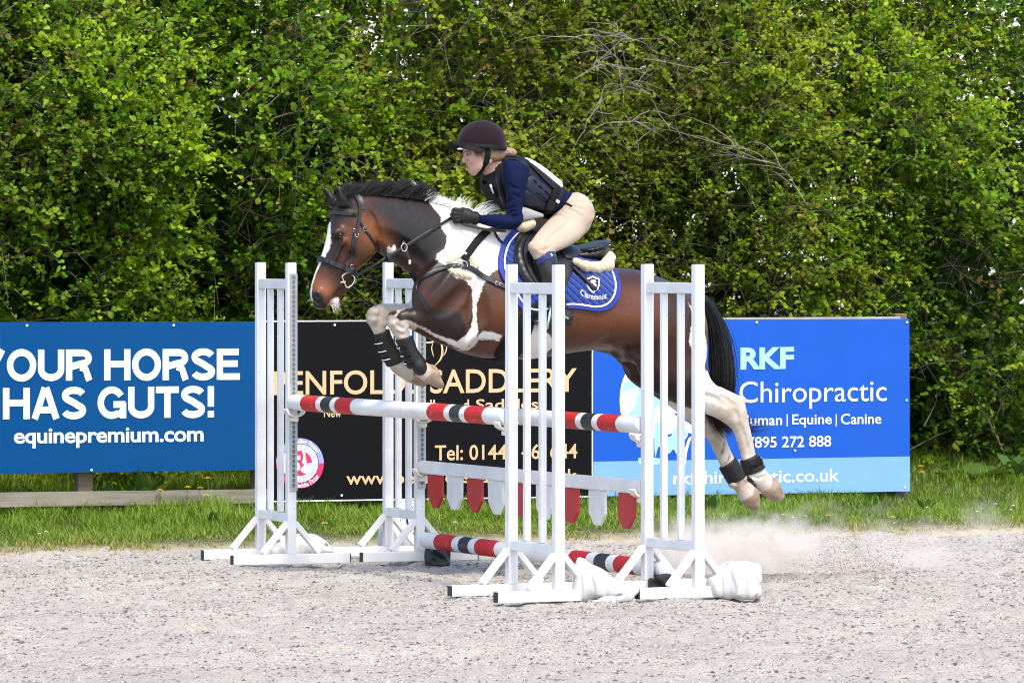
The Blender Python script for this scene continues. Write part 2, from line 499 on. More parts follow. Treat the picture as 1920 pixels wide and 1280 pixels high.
def ring_on(F, name, c, e, width, thick, mat, parent=None, lift=0.001, n=48, a0=0.0, a1=2 * math.pi, rmax=0.5):
    P, ax = ring_pts(F, c, e, n, a0, a1, rmax); cl = abs(a1 - a0) >= 6.28
    v, f = band(P, F.normal(P), width, thick, closed=cl, lift=lift, w_dir=ax)
    return smooth_by_angle(fix_normals(mesh_obj(name, v, f, mat, parent)), 0.9)
def strap_free(name, pts, width, thick, mat, parent=None, n=24, w_dir=None, nrm=(0, 1, 0)):
    """hanging strap through (u, v, l) points"""
    P = resample(np.array([P3(*q) for q in pts]), n)
    v, f = band(P, np.tile(np.array(nrm, float), (n, 1)), width, thick, w_dir=w_dir, lift=-thick / 2)
    return smooth_by_angle(fix_normals(mesh_obj(name, v, f, mat, parent)), 0.9)
def wire(name, pts, r, mat, parent=None, n=30, closed=False, k=8):
    P = resample(np.array([P3(*q) for q in pts]), n) if not closed else resample(catmull(np.array([P3(*q) for q in pts] + [P3(*pts[0])]), 6)[:-1], n, True)
    P = loc(P); pl = [Vector(p) for p in P]
    if closed: pl = pl + [pl[0]]
    mb = MB().tube(pl, r, k, caps=not closed)
    return fix_normals(mb.build(name, mat, parent, True))
def patch_on(F, name, poly, lift, mat, parent=None, sgn=1, nb=120, nr=14, thick=0.0, edge_round=0.0, smooth_poly=True, mirror_from=None):
    """closed outline (photo points on the near side) filled and laid on a body"""
    p = np.array(poly, float)
    if smooth_poly: p = catmull(np.vstack([p, p[:1]]), 6)[:-1]
    b = resample(p, nb, True, False)
    s, l, z = on_body(F, b[:, 0], b[:, 1], 1); b2 = np.stack([s, z], 1); c = b2.mean(0)
    rr = np.linspace(0, 1, nr + 1)[1:]
    Q = np.concatenate([[c]] + [c + (b2 - c) * r for r in rr])
    ll = F.side(Q[:, 0], Q[:, 1], sgn)
    P = np.stack([Q[:, 0], ll, Q[:, 1]], 1); P = P - F.normal(P) * np.clip(F.sample(P), -.02, .02)[:, None]; Nr = F.normal(P)
    li = np.full(len(P), lift + thick)
    if edge_round: li[1 + (nr - 1) * nb:] -= edge_round
    top = loc(P + Nr * li[:, None]); fs = [(0, 1 + i, 1 + (i + 1) % nb) for i in range(nb)]
    for k in range(nr - 1):
        a, d = 1 + k * nb, 1 + (k + 1) * nb
        fs += [(a + i, d + i, d + (i + 1) % nb, a + (i + 1) % nb) for i in range(nb)]
    V = top
    if thick:
        o = 1 + (nr - 1) * nb; V = np.vstack([top, loc(P[o:] + Nr[o:] * lift)]); m = len(top)
        fs += [(o + i, m + i, m + (i + 1) % nb, o + (i + 1) % nb) for i in range(nb)]
    ob = mesh_obj(name, V, fs, mat, parent); fix_normals(ob)
    me = ob.data; nrm = np.zeros(len(me.polygons) * 3, dtype=np.float32); me.polygons.foreach_get('normal', nrm)
    if nrm.reshape(-1, 3)[:nb, 1].mean() * sgn > 0: me.flip_normals()
    return smooth_by_angle(ob, 0.9), P[1 + (nr - 1) * nb:], Nr[1 + (nr - 1) * nb:]
def strands(name, lines, r0, r1, mat, parent=None, k=3, attrs=None):
    """hair: lines is an array (strands, points, 3) of local points, each a thin tapering thread"""
    L = np.asarray(lines, float); n, m, _ = L.shape
    T = np.gradient(L, axis=1); T /= np.linalg.norm(T, axis=2, keepdims=True) + 1e-9
    ref = np.array([0.3, 0.8, 0.2]); A = np.cross(T, ref); A /= np.linalg.norm(A, axis=2, keepdims=True) + 1e-9; B = np.cross(T, A)
    r = (np.asarray(r0, float).reshape(-1, 1) * (1 - np.linspace(0, 1, m)[None] ** 2) + r1)[:, :, None]
    V = np.stack([L + (A * math.cos(q) + B * math.sin(q)) * r for q in [2 * math.pi * j / k for j in range(k)]], 2)
    idx = np.arange(n * m * k).reshape(n, m, k); fs = []
    for j in range(k):
        fs.append(np.stack([idx[:, :-1, j], idx[:, :-1, (j + 1) % k], idx[:, 1:, (j + 1) % k], idx[:, 1:, j]], -1).reshape(-1, 4))
    at = None
    if attrs: at = {a: ('POINT', 'FLOAT', np.repeat(np.asarray(x, float), m * k)) for a, x in attrs.items()}
    return mesh_obj(name, V.reshape(-1, 3), np.vstack(fs), mat, parent, True, at)

def text_geo(body, bold=0.0, shear=0.0, spacing=1.0):
    """outline letters as flat polygons: verts (n,2), faces"""
    cu = bpy.data.curves.new('letters', 'FONT'); cu.body = body; cu.size = 1.0; cu.offset = bold; cu.shear = shear; cu.space_character = spacing
    cu.resolution_u = 4
    ob = bpy.data.objects.new('letters', cu); COL.objects.link(ob)
    dg = bpy.context.evaluated_depsgraph_get(); me = bpy.data.meshes.new_from_object(ob.evaluated_get(dg))
    v = np.array([x.co[:2] for x in me.vertices]); f = [tuple(p.vertices) for p in me.polygons]
    bpy.data.objects.remove(ob); bpy.data.curves.remove(cu); bpy.data.meshes.remove(me)
    return v, f
# ================================================================== ground and verge
EDGE_A = math.radians(24.6); CE, SE = math.cos(EDGE_A), math.sin(EDGE_A); EDGE_Y = 29.62
def edge_te(x, y):               # along the arena edge, and distance behind it
    dx, dy = x, y - EDGE_Y
    return dx * CE + dy * SE, -dx * SE + dy * CE
def te_xy(t, e): return t * CE - e * SE, EDGE_Y + t * SE + e * CE
def value_noise(x, y, scale, seed):
    r = np.random.default_rng(seed); G = r.random((256, 256)); X = x * scale; Y = y * scale
    i = np.floor(X).astype(int); j = np.floor(Y).astype(int); fx = X - i; fy = Y - j; fx = fx * fx * (3 - 2 * fx); fy = fy * fy * (3 - 2 * fy)
    g = lambda a, b: G[a % 256, b % 256]
    return (g(i, j) * (1 - fx) + g(i + 1, j) * fx) * (1 - fy) + (g(i, j + 1) * (1 - fx) + g(i + 1, j + 1) * fx) * fy - .5
def verge_z(t, e):
    return np.clip(e - .05, 0, .3) * .10 - .055 * np.clip(1 - e / .14, 0, 1) + .20 * np.clip((e - 1.5) / 1.8, 0, 1.6) ** 1.3 + .03 * value_noise(t, e, 2.1, 5) * np.clip(e, 0, .5) * 2
def sand_material():
    m, n, l, b = new_mat('arena_sand')
    co = obj_co(n)
    big = noise(n, l, co, 0.9, 3); mid = noise(n, l, co, 9, 5, .65); fine = noise(n, l, co, 95, 4, .7); fl = noise(n, l, co, 60, 3, .6, (1, 1.7, 1))
    c = mix(n, l, mid, (0.478, 0.436, 0.375), (0.582, 0.533, 0.460)); c = mix(n, l, mth(n, l, 'MULTIPLY_ADD', big, 2.2, -.75, clamp=True), c, (0.432, 0.400, 0.355))
    r = ramp(n, [(.34, (.62, .60, .58)), (.48, (1, 1, 1))]); l.new(fine, r.inputs[0]); c = mix(n, l, .75, c, r.outputs[0], 'MULTIPLY')
    r2 = ramp(n, [(.335, (.30, .29, .29)), (.40, (1, 1, 1))]); l.new(fl, r2.inputs[0]); c = mix(n, l, .7, c, r2.outputs[0], 'MULTIPLY')
    l.new(c, b.inputs['Base Color']); b.inputs['Roughness'].default_value = .95; b.inputs['Specular IOR Level'].default_value = .15
    bump(n, l, b, mth(n, l, 'ADD', fine, mth(n, l, 'MULTIPLY', mid, 2.0)), .9, .02); return m
M_SAND = sand_material()
def axis(lo, a, b, step, hi):
    return np.unique(np.concatenate([-np.geomspace(-lo, -a, 14) if lo < 0 else np.linspace(lo, a, 10), np.arange(a, b, step), np.geomspace(b, hi, 16)]))
gx = axis(-900, -4.2, 4.2, .017, 900); gy = np.unique(np.concatenate([np.linspace(-60, 18.5, 12), np.arange(18.5, 32.5, .042), np.geomspace(32.5, 2400, 16)]))
GX, GY = np.meshgrid(gx, gy); fx, fy = GX.ravel(), GY.ravel()
near_ = np.clip((4.3 - np.abs(fx)) / .6, 0, 1) * np.clip((fy - 18.3) / .5, 0, 1) * np.clip((32.6 - fy) / .5, 0, 1)
def sand_z(x, y):
    return .030 * value_noise(x, y, 1.6, 1) + .028 * value_noise(x, y, 5.5, 2) + .018 * value_noise(x, y, 15, 3) + .010 * value_noise(x, y, 31, 4)
hoof = np.zeros(len(fx))
for _ in range(230):                      # hoof prints churned into the surface
    hx, hy, ha, hr = rng.uniform(-3.2, 3.4), rng.uniform(20.4, 29.5), rng.uniform(0, 6.28), rng.uniform(.05, .085)
    m_ = (np.abs(fx - hx) < .3) & (np.abs(fy - hy) < .3); q_ = np.hypot(fx[m_] - hx, fy[m_] - hy) / hr
    hoof[m_] += -.024 * np.exp(-(q_ / .85) ** 4) + .013 * np.exp(-((q_ - 1.35) / .35) ** 2) * (1 + .6 * np.cos(np.arctan2(fy[m_] - hy, fx[m_] - hx) - ha))
def sand_h(x, y):
    return sand_z(x, y)
gz = (sand_z(fx, fy) + np.clip(hoof, -.03, .03)) * near_ + rng.normal(0, .0016, len(fx)) * near_
ii = np.arange(len(fx)).reshape(GX.shape)
gf = np.stack([ii[:-1, :-1], ii[:-1, 1:], ii[1:, 1:], ii[1:, :-1]], -1).reshape(-1, 4)
tag(mesh_obj('ground', np.stack([fx, fy, gz - .012], 1), gf, M_SAND, None, True), kind='structure')

# grassy verge behind the arena edge
def verge_material():
    m, n, l, b = new_mat('verge_soil')
    co = obj_co(n); f = noise(n, l, co, 14, 5); eg = attr(n, 'edge').outputs['Fac']
    r = ramp(n, [(.3, (.045, .05, .016)), (.55, (.07, .085, .02)), (.75, (.16, .13, .06))]); l.new(f, r.inputs[0])
    c = mix(n, l, mth(n, l, 'MULTIPLY_ADD', f, .8, mth(n, l, 'SUBTRACT', eg, .4), clamp=True), r.outputs[0], (.40, .34, .25)); l.new(c, b.inputs['Base Color']); b.inputs['Roughness'].default_value = 1
    return m
tt, ee = np.meshgrid(np.linspace(-60, 60, 500), np.r_[np.linspace(0, 4, 40), np.geomspace(4.3, 60, 14)])
tt = np.sign(tt) * (np.abs(tt) / 60) ** 2 * 60
wob = .06 * value_noise(tt, ee * 0, 1.7, 11) + .04 * value_noise(tt, ee * 0, 6.0, 12)
ee2 = ee + np.where(ee < .5, wob, 0)
vx, vy = te_xy(tt.ravel(), ee2.ravel()); vz = verge_z(tt.ravel(), np.clip(ee.ravel(), 0, 4)) + .004
ii = np.arange(tt.size).reshape(tt.shape); vf = np.stack([ii[:-1, :-1], ii[:-1, 1:], ii[1:, 1:], ii[1:, :-1]], -1).reshape(-1, 4)
tag(mesh_obj('verge', np.stack([vx, vy, vz], 1), vf, verge_material(), None, True, {'edge': ('POINT', 'FLOAT', np.clip(1.15 - ee.ravel() / .28, 0, 1))}), kind='structure')

# grass blades
def blade_mesh(name, x, y, z, h, w, az, lean, tone, dry, mat, seg=3):
    n = len(x); k = np.linspace(0, 1, seg + 1)
    dx, dy = np.cos(az), np.sin(az); out = []
    for q in k[:-1]:
        off = lean * h * q ** 2; hz = h * (q - .25 * lean * q ** 2); ww = w * (1 - .75 * q)
        for sgn in (-1, 1): out.append(np.stack([x + dx * off - dy * ww * sgn, y + dy * off + dx * ww * sgn, z + hz], 1))
    out.append(np.stack([x + dx * lean * h, y + dy * lean * h, z + h * (1 - .25 * lean)], 1))
    V = np.stack(out, 1); m = V.shape[1]; base = (np.arange(n) * m)[:, None]
    T = []
    for i in range(seg - 1):
        a = 2 * i; T += [[a, a + 1, a + 3], [a, a + 3, a + 2]]
    a = 2 * (seg - 1); T.append([a, a + 1, a + 2])
    F_ = np.concatenate([base + np.array(t)[None] for t in T])
    at = {'tone': ('POINT', 'FLOAT', np.repeat(tone, m)), 'dry': ('POINT', 'FLOAT', np.repeat(dry, m))}
    return mesh_obj(name, V.reshape(-1, 3), F_, mat, None, True, at)
def leafy(name, cols, dry_col, rough=.45, trans=.35, spec=.35):
    m, n, l, b = new_mat(name)
    to = attr(n, 'tone').outputs['Fac']; dr = attr(n, 'dry').outputs['Fac']
    r = ramp(n, list(zip(np.linspace(0, 1, len(cols)), cols))); l.new(to, r.inputs[0])
    c = mix(n, l, dr, r.outputs[0], dry_col); l.new(c, b.inputs['Base Color']); b.inputs['Roughness'].default_value = rough; b.inputs['Specular IOR Level'].default_value = spec
    tr = n.new('ShaderNodeBsdfTranslucent'); c2 = mix(n, l, 1.0, c, (1.35, 1.45, .7), 'MULTIPLY'); l.new(c2, tr.inputs['Color'])
    ms = n.new('ShaderNodeMixShader'); ms.inputs[0].default_value = trans; l.new(b.outputs[0], ms.inputs[1]); l.new(tr.outputs[0], ms.inputs[2])
    l.new(ms.outputs[0], n['Material Output'].inputs['Surface']); return m
M_GRASS = leafy('grass_blade', [(.070, .120, .014), (.118, .205, .020), (.185, .285, .028), (.25, .34, .045)], (.42, .31, .12), .5, .3, .25)
NB = 175000
bt = rng.uniform(-4.4, 5.2, NB); be = rng.uniform(0, 1, NB) ** 1.05 * 3.5 - .06
clump = value_noise(bt, be, 3.1, 21) + .6 * value_noise(bt, be, 9, 22)
keep = rng.random(NB) < np.clip(.75 + clump * .9, .25, 1) * np.where(be < .18, .45 + be * 3, 1)
bt, be, clump = bt[keep], be[keep], clump[keep]; n_ = len(bt)
bx, by = te_xy(bt, be + .10 * value_noise(bt, 0 * bt, 2.5, 23)); bz = verge_z(bt, be)
hh = np.interp(be, [-.1, .15, .5, 1.2, 2.0, 3.4], [.013, .026, .046, .068, .092, .13]) * rng.uniform(.45, 1.35, n_) * (1 + .9 * clump)
hh *= np.where(bt > 2.4, np.interp(be, [.5, 2.0], [.85, .8]), 1)
dry = np.clip(np.interp(be, [-.1, .15, .55, 1.0], [.85, .65, .22, .04]) + rng.normal(0, .22, n_), 0, 1) * (rng.random(n_) < np.interp(be, [0, .5, 1.5], [.9, .55, .14]))
tag(blade_mesh('grass', bx, by, bz - .004, hh, rng.uniform(.0022, .0048, n_), rng.uniform(0, 2 * math.pi, n_), rng.uniform(.3, 1.25, n_), np.clip(.42 + .55 * clump + rng.normal(0, .2, n_), 0, 1), dry, M_GRASS), kind='stuff')

# broad-leaved weeds and the flowers in the verge
M_WEED = leafy('dock_leaf', [(.035, .075, .018), (.06, .12, .025), (.10, .18, .03)], (.25, .2, .07), .4, .25, .4)
M_STALK = plain('green_stalk', (.10, .15, .03), .6, .2, 40)
def leaf_part(name, L, W, az, up, parent, curve=.6, tone=.5, mat=None):
    V, F_ = [], []; ns = 7
    for i in range(ns):
        q = i / (ns - 1); w = W * math.sin(math.pi * min(1, .10 + .9 * q) ** .8) * (1 if i < ns - 1 else .05)
        r = L * q; zz = r * math.sin(up) - curve * L * q * q * .5; rr = r * math.cos(up)
        wave = .12 * W * math.sin(q * 11)
        for sx, dz in ((-1, .25 * w + wave), (0, 0), (1, .25 * w - wave)):
            V.append((rr * math.cos(az) - sx * w * math.sin(az), rr * math.sin(az) + sx * w * math.cos(az), zz + dz))
    for i in range(ns - 1):
        a = 3 * i; F_ += [(a, a + 1, a + 4, a + 3), (a + 1, a + 2, a + 5, a + 4)]
    n = len(V); return mesh_obj(name, V, F_, mat or M_WEED, parent, True, {'tone': ('POINT', 'FLOAT', np.full(n, tone)), 'dry': ('POINT', 'FLOAT', np.zeros(n))})
def dock(t, e, label, nleaf, L, W, upr, group=None):
    x, y = te_xy(t, e); r = empty('dock_plant', (x, y, float(verge_z(np.array([t]), np.array([e]))[0])), rng.uniform(0, 6), label, 'weed', group)
    for i in range(nleaf):
        leaf_part('leaf', L * rng.uniform(.7, 1.15), W * rng.uniform(.8, 1.2), i * 2.4 + rng.uniform(-.4, .4), upr + rng.uniform(-.25, .25), r, rng.uniform(.2, .7), rng.uniform(.25, .9))
    return r
def t_at(u, e):                  # along-edge position seen at photo column u for something e behind the edge
    a = (u - UC) / FPX; return (a * (EDGE_Y + e * CE) + e * SE) / (CE - a * SE)
dock(t_at(1330, 1.35), 1.35, 'tall dock leaves beside the striped post, in front of the blue chiropractic board', 6, .24, .032, 1.15)
dock(t_at(1735, 1.35), 1.35, 'pale green upright dock near the bottom corner of the chiropractic board', 5, .15, .022, 1.1)
dock(t_at(1830, 2.7), 2.7, 'broad dark burdock leaves under the red canes at the hedge foot', 8, .30, .075, .55)
dock(t_at(275, 2.25), 2.25, 'long bright dock leaves below the blue slogan board, left of the yellow flowers', 8, .34, .040, .8)
dock(t_at(95, 2.3), 2.3, 'dark dock leaves under the left end of the slogan board', 8, .26, .045, .7)
dock(t_at(210, 2.2), 2.2, 'dock leaves just right of the short fence post under the slogan board', 7, .24, .04, .8)
dock(t_at(400, 1.5), 1.5, 'small dark dock leaf standing against the weathered rail', 3, .14, .02, 1.25)
dock(t_at(1905, 2.75), 2.75, 'dark green dock cut by the right edge at the hedge foot', 8, .26, .06, .8)
M_YEL = plain('dandelion_yellow', (.80, .52, .015), .7, .15, 60)
M_DAISY = plain('daisy_white', (.80, .80, .78), .7, .05, 60)
def flower(name, cat, u, e, h, r, mat, label, group, petals=14):
    t = t_at(u, e); x, y = te_xy(t, e); root = empty(name, (x, y, float(verge_z(np.array([t]), np.array([e]))[0])), 0, label, cat, group)
    lx, ly = rng.normal(0, .02), rng.normal(0, .02) - .02
    MB().tube([(0, 0, 0), (lx * .4, ly * .4, h * .6), (lx, ly, h)], .0016, 5).build('stem', M_STALK, root, True)
    mb = MB()
    for ring, rr, zz in ((0, 1.0, 0), (1, .6, .25), (2, .3, .35)):
        for i in range(petals - ring * 3):
            a = 2 * math.pi * i / (petals - ring * 3) + ring * .2; c, s = math.cos(a), math.sin(a); w = r * rr * .22
            mb.add([(lx, ly, h + r * zz * .4), (lx + r * rr * .7 * c - w * s, ly + r * rr * .7 * s + w * c, h + r * zz * .8), (lx + r * rr * c, ly + r * rr * s, h + r * (zz + .1)), (lx + r * rr * .7 * c + w * s, ly + r * rr * .7 * s - w * c, h + r * zz * .8)], [(0, 1, 2, 3)])
    mb.build('flower_head', mat, root, True)
DG, SG_ = 'dandelions in the verge', 'daisies in the verge'
for u, e, h, lb in ((1558, .42, .05, 'single bright dandelion above the dust plume at the sand edge'), (1672, .30, .05, 'dandelion close to the sand right of the dust plume'), (1726, 2.25, .16, 'left of the two dandelions right of the chiropractic board'),
                    (1737, 2.2, .13, 'right and lower of the two dandelions beside the chiropractic board'), (300, 2.05, .14, 'leftmost dandelion of the row below the slogan board'), (352, 2.05, .15, 'second dandelion from the left below the slogan board'),
                    (368, 2.0, .15, 'third dandelion from the left below the slogan board'), (393, 2.1, .19, 'highest dandelion below the slogan board, next to the jump wing'), (383, 1.98, .11, 'lowest dandelion of the row, just over the weathered rail'),
                    (604, .75, .05, 'dandelion in the grass between the two far jump wings')):
    flower('dandelion', 'dandelion', u, e, h, .021, M_YEL, lb, DG)
for u, e, h, lb in ((70, .55, .05, 'left daisy of the pair in the grass at the left edge'), (80, .56, .055, 'right daisy of the pair in the grass at the left edge'), (1474, .42, .06, 'daisy over the dust plume near the hind hooves'), (1490, .33, .05, 'two-headed white daisy low over the dust plume'),
                    (1512, .42, .05, 'small daisy midway between the hind hooves and the dandelion'), (1733, .95, .06, 'daisy below the corner of the chiropractic board'), (1842, .62, .05, 'lower daisy of the cluster near the right edge'), (1858, 1.25, .06, 'daisy in the middle of the grass at the right'),
                    (1900, 1.1, .06, 'rightmost daisy in the grass'), (1901, .75, .05, 'daisy low in the grass at the right edge'), (862, .5, .05, 'daisy in the grass below the hanging pickets')):
    flower('daisy', 'daisy', u, e, h, .013, M_DAISY, lb, SG_, 11)

# chips and fibres lying on the sand
def chips(name, n, lo, hi, mat, elong):
    x = rng.uniform(-3.1, 3.3, n); y = 19.7 + rng.random(n) ** .85 * 11.3; t, e = edge_te(x, y); k = e < -.02; x, y = x[k], y[k]; n = len(x)
    r = rng.uniform(lo, hi, n) * rng.uniform(.5, 1.0, n); az = rng.uniform(0, 6.28, n); z = sand_z(x, y) - .012
    a = np.stack([np.cos(az), np.sin(az)], 1) * (r * elong)[:, None]; b = np.stack([-np.sin(az), np.cos(az)], 1) * r[:, None]
    hgt = r * rng.uniform(.25, .8, n); P = []
    for (p, q, s) in ((-1, 0, .1), (-.2, .9, .1), (1, .1, .25), (.1, -.8, .1)):
        j = rng.uniform(.6, 1.2, (n, 1)); xy = np.stack([x, y], 1) + (a * p + b * q) * j; P.append(np.column_stack([xy, z + hgt * s]))
    P.append(np.column_stack([x + r * .2, y, z + hgt + .002]))
    V = np.stack(P, 1); base = (np.arange(n) * 5)[:, None]
    F_ = np.concatenate([base + np.array(q)[None] for q in ((0, 3, 4), (3, 2, 4), (2, 1, 4), (1, 0, 4))])
    return tag(mesh_obj(name, V.reshape(-1, 3), F_, mat), kind='stuff')
chips('rubber_chips', 14000, .003, .009, plain('dark_rubber_chip', (.07, .066, .064), .8, .5, 3), 2.2)
chips('sand_crumbs', 26000, .003, .009, plain('pale_sand_crumb', (.48, .447, .395), .95, .2, 2), 1.2)
chips('grey_fibres', 34000, .0025, .0062, plain('grey_fibre', (.185, .165, .148), .9, .4, 3), 3.6)

# ================================================================== hedge, shed, boards
shed = empty('shed', (2.4, 60, 0), 0, 'blue clad shed glimpsed through the hedge behind the rider', 'shed')
mb = MB()
for i in range(23): mb.box((-2.25 + i * .2, 0, 1.7), (.118, .06, 3.4)); mb.box((-2.15 + i * .2, .02, 1.7), (.078, .06, 3.4))
tag(mb.build('wall', plain('blue_cladding', (.022, .058, .16), .5, .1, 2), shed), kind='stuff')
MB().add([(-2.5, -.3, 3.38), (2.5, -.3, 3.38), (2.5, 3, 4.1), (-2.5, 3, 4.1), (-2.5, -.3, 3.30), (2.5, -.3, 3.30), (2.5, 3, 4.02), (-2.5, 3, 4.02)], [(0, 1, 2, 3), (4, 7, 6, 5), (0, 4, 5, 1), (1, 5, 6, 2), (2, 6, 7, 3), (3, 7, 4, 0)]).build('roof', plain('grey_roof', (.30, .31, .33), .6, .1, 2), shed)

def tri_leaves(P, D, U, L, W, fold=.25):
    """n leaves: base points, pointing directions, upward hints, lengths, widths -> verts (n,6,3), tris"""
    D = D / np.linalg.norm(D, axis=1, keepdims=True); S = np.cross(D, U); S /= np.linalg.norm(S, axis=1, keepdims=True) + 1e-9; Nn = np.cross(S, D)
    L = L[:, None]; W = W[:, None]
    V = np.stack([P, P + D * L * .35 + S * W + Nn * W * fold, P + D * L * .75 + S * W * .75 + Nn * W * fold * .6, P + D * L - Nn * L * .08, P + D * L * .75 - S * W * .75 + Nn * W * fold * .6, P + D * L * .35 - S * W + Nn * W * fold], 1)
    b = (np.arange(len(P)) * 6)[:, None]
    F_ = np.concatenate([b + np.array(q)[None] for q in ((0, 1, 5), (1, 2, 4), (1, 4, 5), (2, 3, 4))]); return V, F_
def hz(t): return 3.55 + .25 * np.sin(t * 1.3) + .2 * np.sin(t * 3.1 + 1)
def bulge(t, z): return .75 * value_noise(t, z, .9, 31) + .62 * value_noise(t, z, 2.3, 32) + .26 * value_noise(t, z, 5.1, 33)
def shrub(label, t0, width, cols, nshoot, leaf, seed, twigs, dryf=.05, top=1.0, blossom=0, canes=0, twigcol=(.16, .125, .095), arch=0, dense=1.0):
    r_ = np.random.default_rng(seed); x0, y0 = te_xy(t0, 3.3); root = empty('hedge_shrub', (x0, y0, .2), EDGE_A, label, 'shrub', 'shrubs grown together into the hedge')
    wood = plain('twig_bark', twigcol, .85, .3, 30)
    base = np.array([t0, 3.3, .2])
    n = nshoot
    t = t0 + r_.normal(0, .5, n).clip(-1.15, 1.15) * width; z = r_.uniform(.05, 1, n) ** .92 * 3.55
    thin = np.clip((z - 2.35) / .55, 0, 1); keep = r_.random(n) > thin * (1 - top) * .96
    hollow = .75 * value_noise(t, z, 1.0, 43) + .9 * value_noise(t, z, 2.1, 41) + .6 * value_noise(t, z, 4.3, 42) + .06 * (z - 1.6)
    keep &= r_.random(n) < np.clip(.90 + hollow * 2.3, .06, 1)
    t, z = t[keep], z[keep]; n = len(t)
    depth = r_.random(n) ** 1.6 * 1.0
    e = 3.12 - bulge(t, z) - .25 * np.sin(np.clip(z / 3.3, 0, 1) * math.pi) + depth + .12
    o = np.stack([t, e, z], 1)
    d = np.stack([r_.normal(0, .6, n), -.75 + r_.normal(0, .45, n), .35 + r_.normal(0, .55, n)], 1); d /= np.linalg.norm(d, axis=1, keepdims=True)
    Ls = r_.uniform(.12, .5, n); nl = 16
    droop = r_.uniform(-.25, .6, n)
    size_s = r_.uniform(.7, 1.35, n); dry_s = np.clip(r_.normal(0, .13, n), 0, .5) + (r_.random(n) < dryf) * r_.uniform(.2, .8, n); DR = []
    q = np.linspace(.12, 1, nl); P, D, U, LL, TN = [], [], [], [], []
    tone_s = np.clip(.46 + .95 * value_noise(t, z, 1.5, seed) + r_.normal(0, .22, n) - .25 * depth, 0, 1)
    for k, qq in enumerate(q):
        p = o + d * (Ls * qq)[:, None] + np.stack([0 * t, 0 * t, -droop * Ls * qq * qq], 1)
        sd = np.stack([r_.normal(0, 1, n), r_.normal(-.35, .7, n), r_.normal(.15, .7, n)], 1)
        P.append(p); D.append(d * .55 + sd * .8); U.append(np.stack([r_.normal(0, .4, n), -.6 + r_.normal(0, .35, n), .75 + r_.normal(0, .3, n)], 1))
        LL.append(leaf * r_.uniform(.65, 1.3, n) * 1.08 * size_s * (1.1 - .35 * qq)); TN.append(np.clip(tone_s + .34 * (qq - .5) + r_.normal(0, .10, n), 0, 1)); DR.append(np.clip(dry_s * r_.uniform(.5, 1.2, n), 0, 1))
    P, D, U, LL, TN, DR = map(np.concatenate, (P, D, U, LL, TN, DR))
    # deep inner leaves that close the view
    m = int(nshoot * 1.75 * dense); ti = t0 + r_.uniform(-.62, .62, m) * width; zi = r_.random(m) ** 1.35 * 3.1; kk = r_.random(m) > np.clip((zi - 2.0) / .65, 0, 1) * (1.12 - top * .8)
    ti, zi = ti[kk], zi[kk]; m = len(ti); Pi = np.stack([ti, r_.uniform(3.7, 4.7, m), zi], 1)
    P = np.vstack([P, Pi]); D = np.vstack([D, r_.normal(0, 1, (m, 3))]); U = np.vstack([U, np.stack([r_.normal(0, .5, m), np.full(m, -.8), r_.normal(.4, .5, m)], 1)])
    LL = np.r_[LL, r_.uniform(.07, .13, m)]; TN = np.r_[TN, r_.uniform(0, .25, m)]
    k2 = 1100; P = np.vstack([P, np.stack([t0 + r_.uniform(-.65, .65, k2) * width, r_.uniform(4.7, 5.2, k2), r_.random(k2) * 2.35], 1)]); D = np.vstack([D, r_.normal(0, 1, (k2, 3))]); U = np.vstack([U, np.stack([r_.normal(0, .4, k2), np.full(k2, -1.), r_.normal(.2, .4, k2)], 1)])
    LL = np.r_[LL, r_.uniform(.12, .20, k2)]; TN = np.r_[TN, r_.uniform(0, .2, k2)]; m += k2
    V, F_ = tri_leaves(P - base, D, U, LL, LL * r_.uniform(.28, .42, len(LL)))
    dr = np.r_[DR, np.zeros(m)]
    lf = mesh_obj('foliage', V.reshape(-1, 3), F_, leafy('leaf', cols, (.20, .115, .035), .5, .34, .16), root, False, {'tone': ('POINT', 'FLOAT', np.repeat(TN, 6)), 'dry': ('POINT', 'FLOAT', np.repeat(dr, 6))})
    lf['kind'] = 'stuff'
    # stems of the shoots
    sel = r_.random(n) < .55; os_, ds_, ls_ = o[sel] - base, d[sel], Ls[sel]; qs = np.linspace(-.5, 1, 5)
    Lines = os_[:, None] + ds_[:, None] * (ls_[:, None] * qs)[:, :, None]; Lines[:, :, 2] -= (droop[sel] * ls_)[:, None] * np.clip(qs, 0, 1)[None] ** 2
    tw = strands('twigs', Lines, np.full(len(os_), .0022), .0008, wood, root); tw['kind'] = 'stuff'
    # long bare twigs reaching out of the leaves
    nt = int(twigs * 2.2); ta = t0 + r_.uniform(-.55, .55, nt) * width; za = r_.uniform(.1, 3.0, nt); ea = 3.18 - bulge(ta, za) + r_.uniform(-.05, .45, nt)
    A = r_.uniform(-1, 1, nt); dirn = np.stack([np.where(A > 0, 1, -1) * r_.uniform(.2, 1, nt), r_.normal(-.05, .22, nt), r_.normal(.35, .6, nt)], 1)
    ln = r_.uniform(.15, .55, nt) * (1 + .04 * arch); m = 12; Lb = np.zeros((nt, m, 3)); Lb[:, 0] = np.stack([ta, ea, za], 1); dd = dirn / np.linalg.norm(dirn, axis=1, keepdims=True)
    bend = np.stack([r_.normal(0, .08, nt), r_.normal(0, .05, nt), r_.normal(-.09, .09, nt)], 1)
    for i in range(1, m):
        dd = dd + bend + r_.normal(0, .07, (nt, 3)); dd /= np.linalg.norm(dd, axis=1, keepdims=True); Lb[:, i] = Lb[:, i - 1] + dd * (ln / (m - 1))[:, None]
    Lb -= base; Lb[:, :, 2] = np.clip(Lb[:, :, 2], -.15, None)
    pale = plain('bare_twig', (.22, .18, .14) if not arch else (.25, .215, .175), .85, .3, 12)
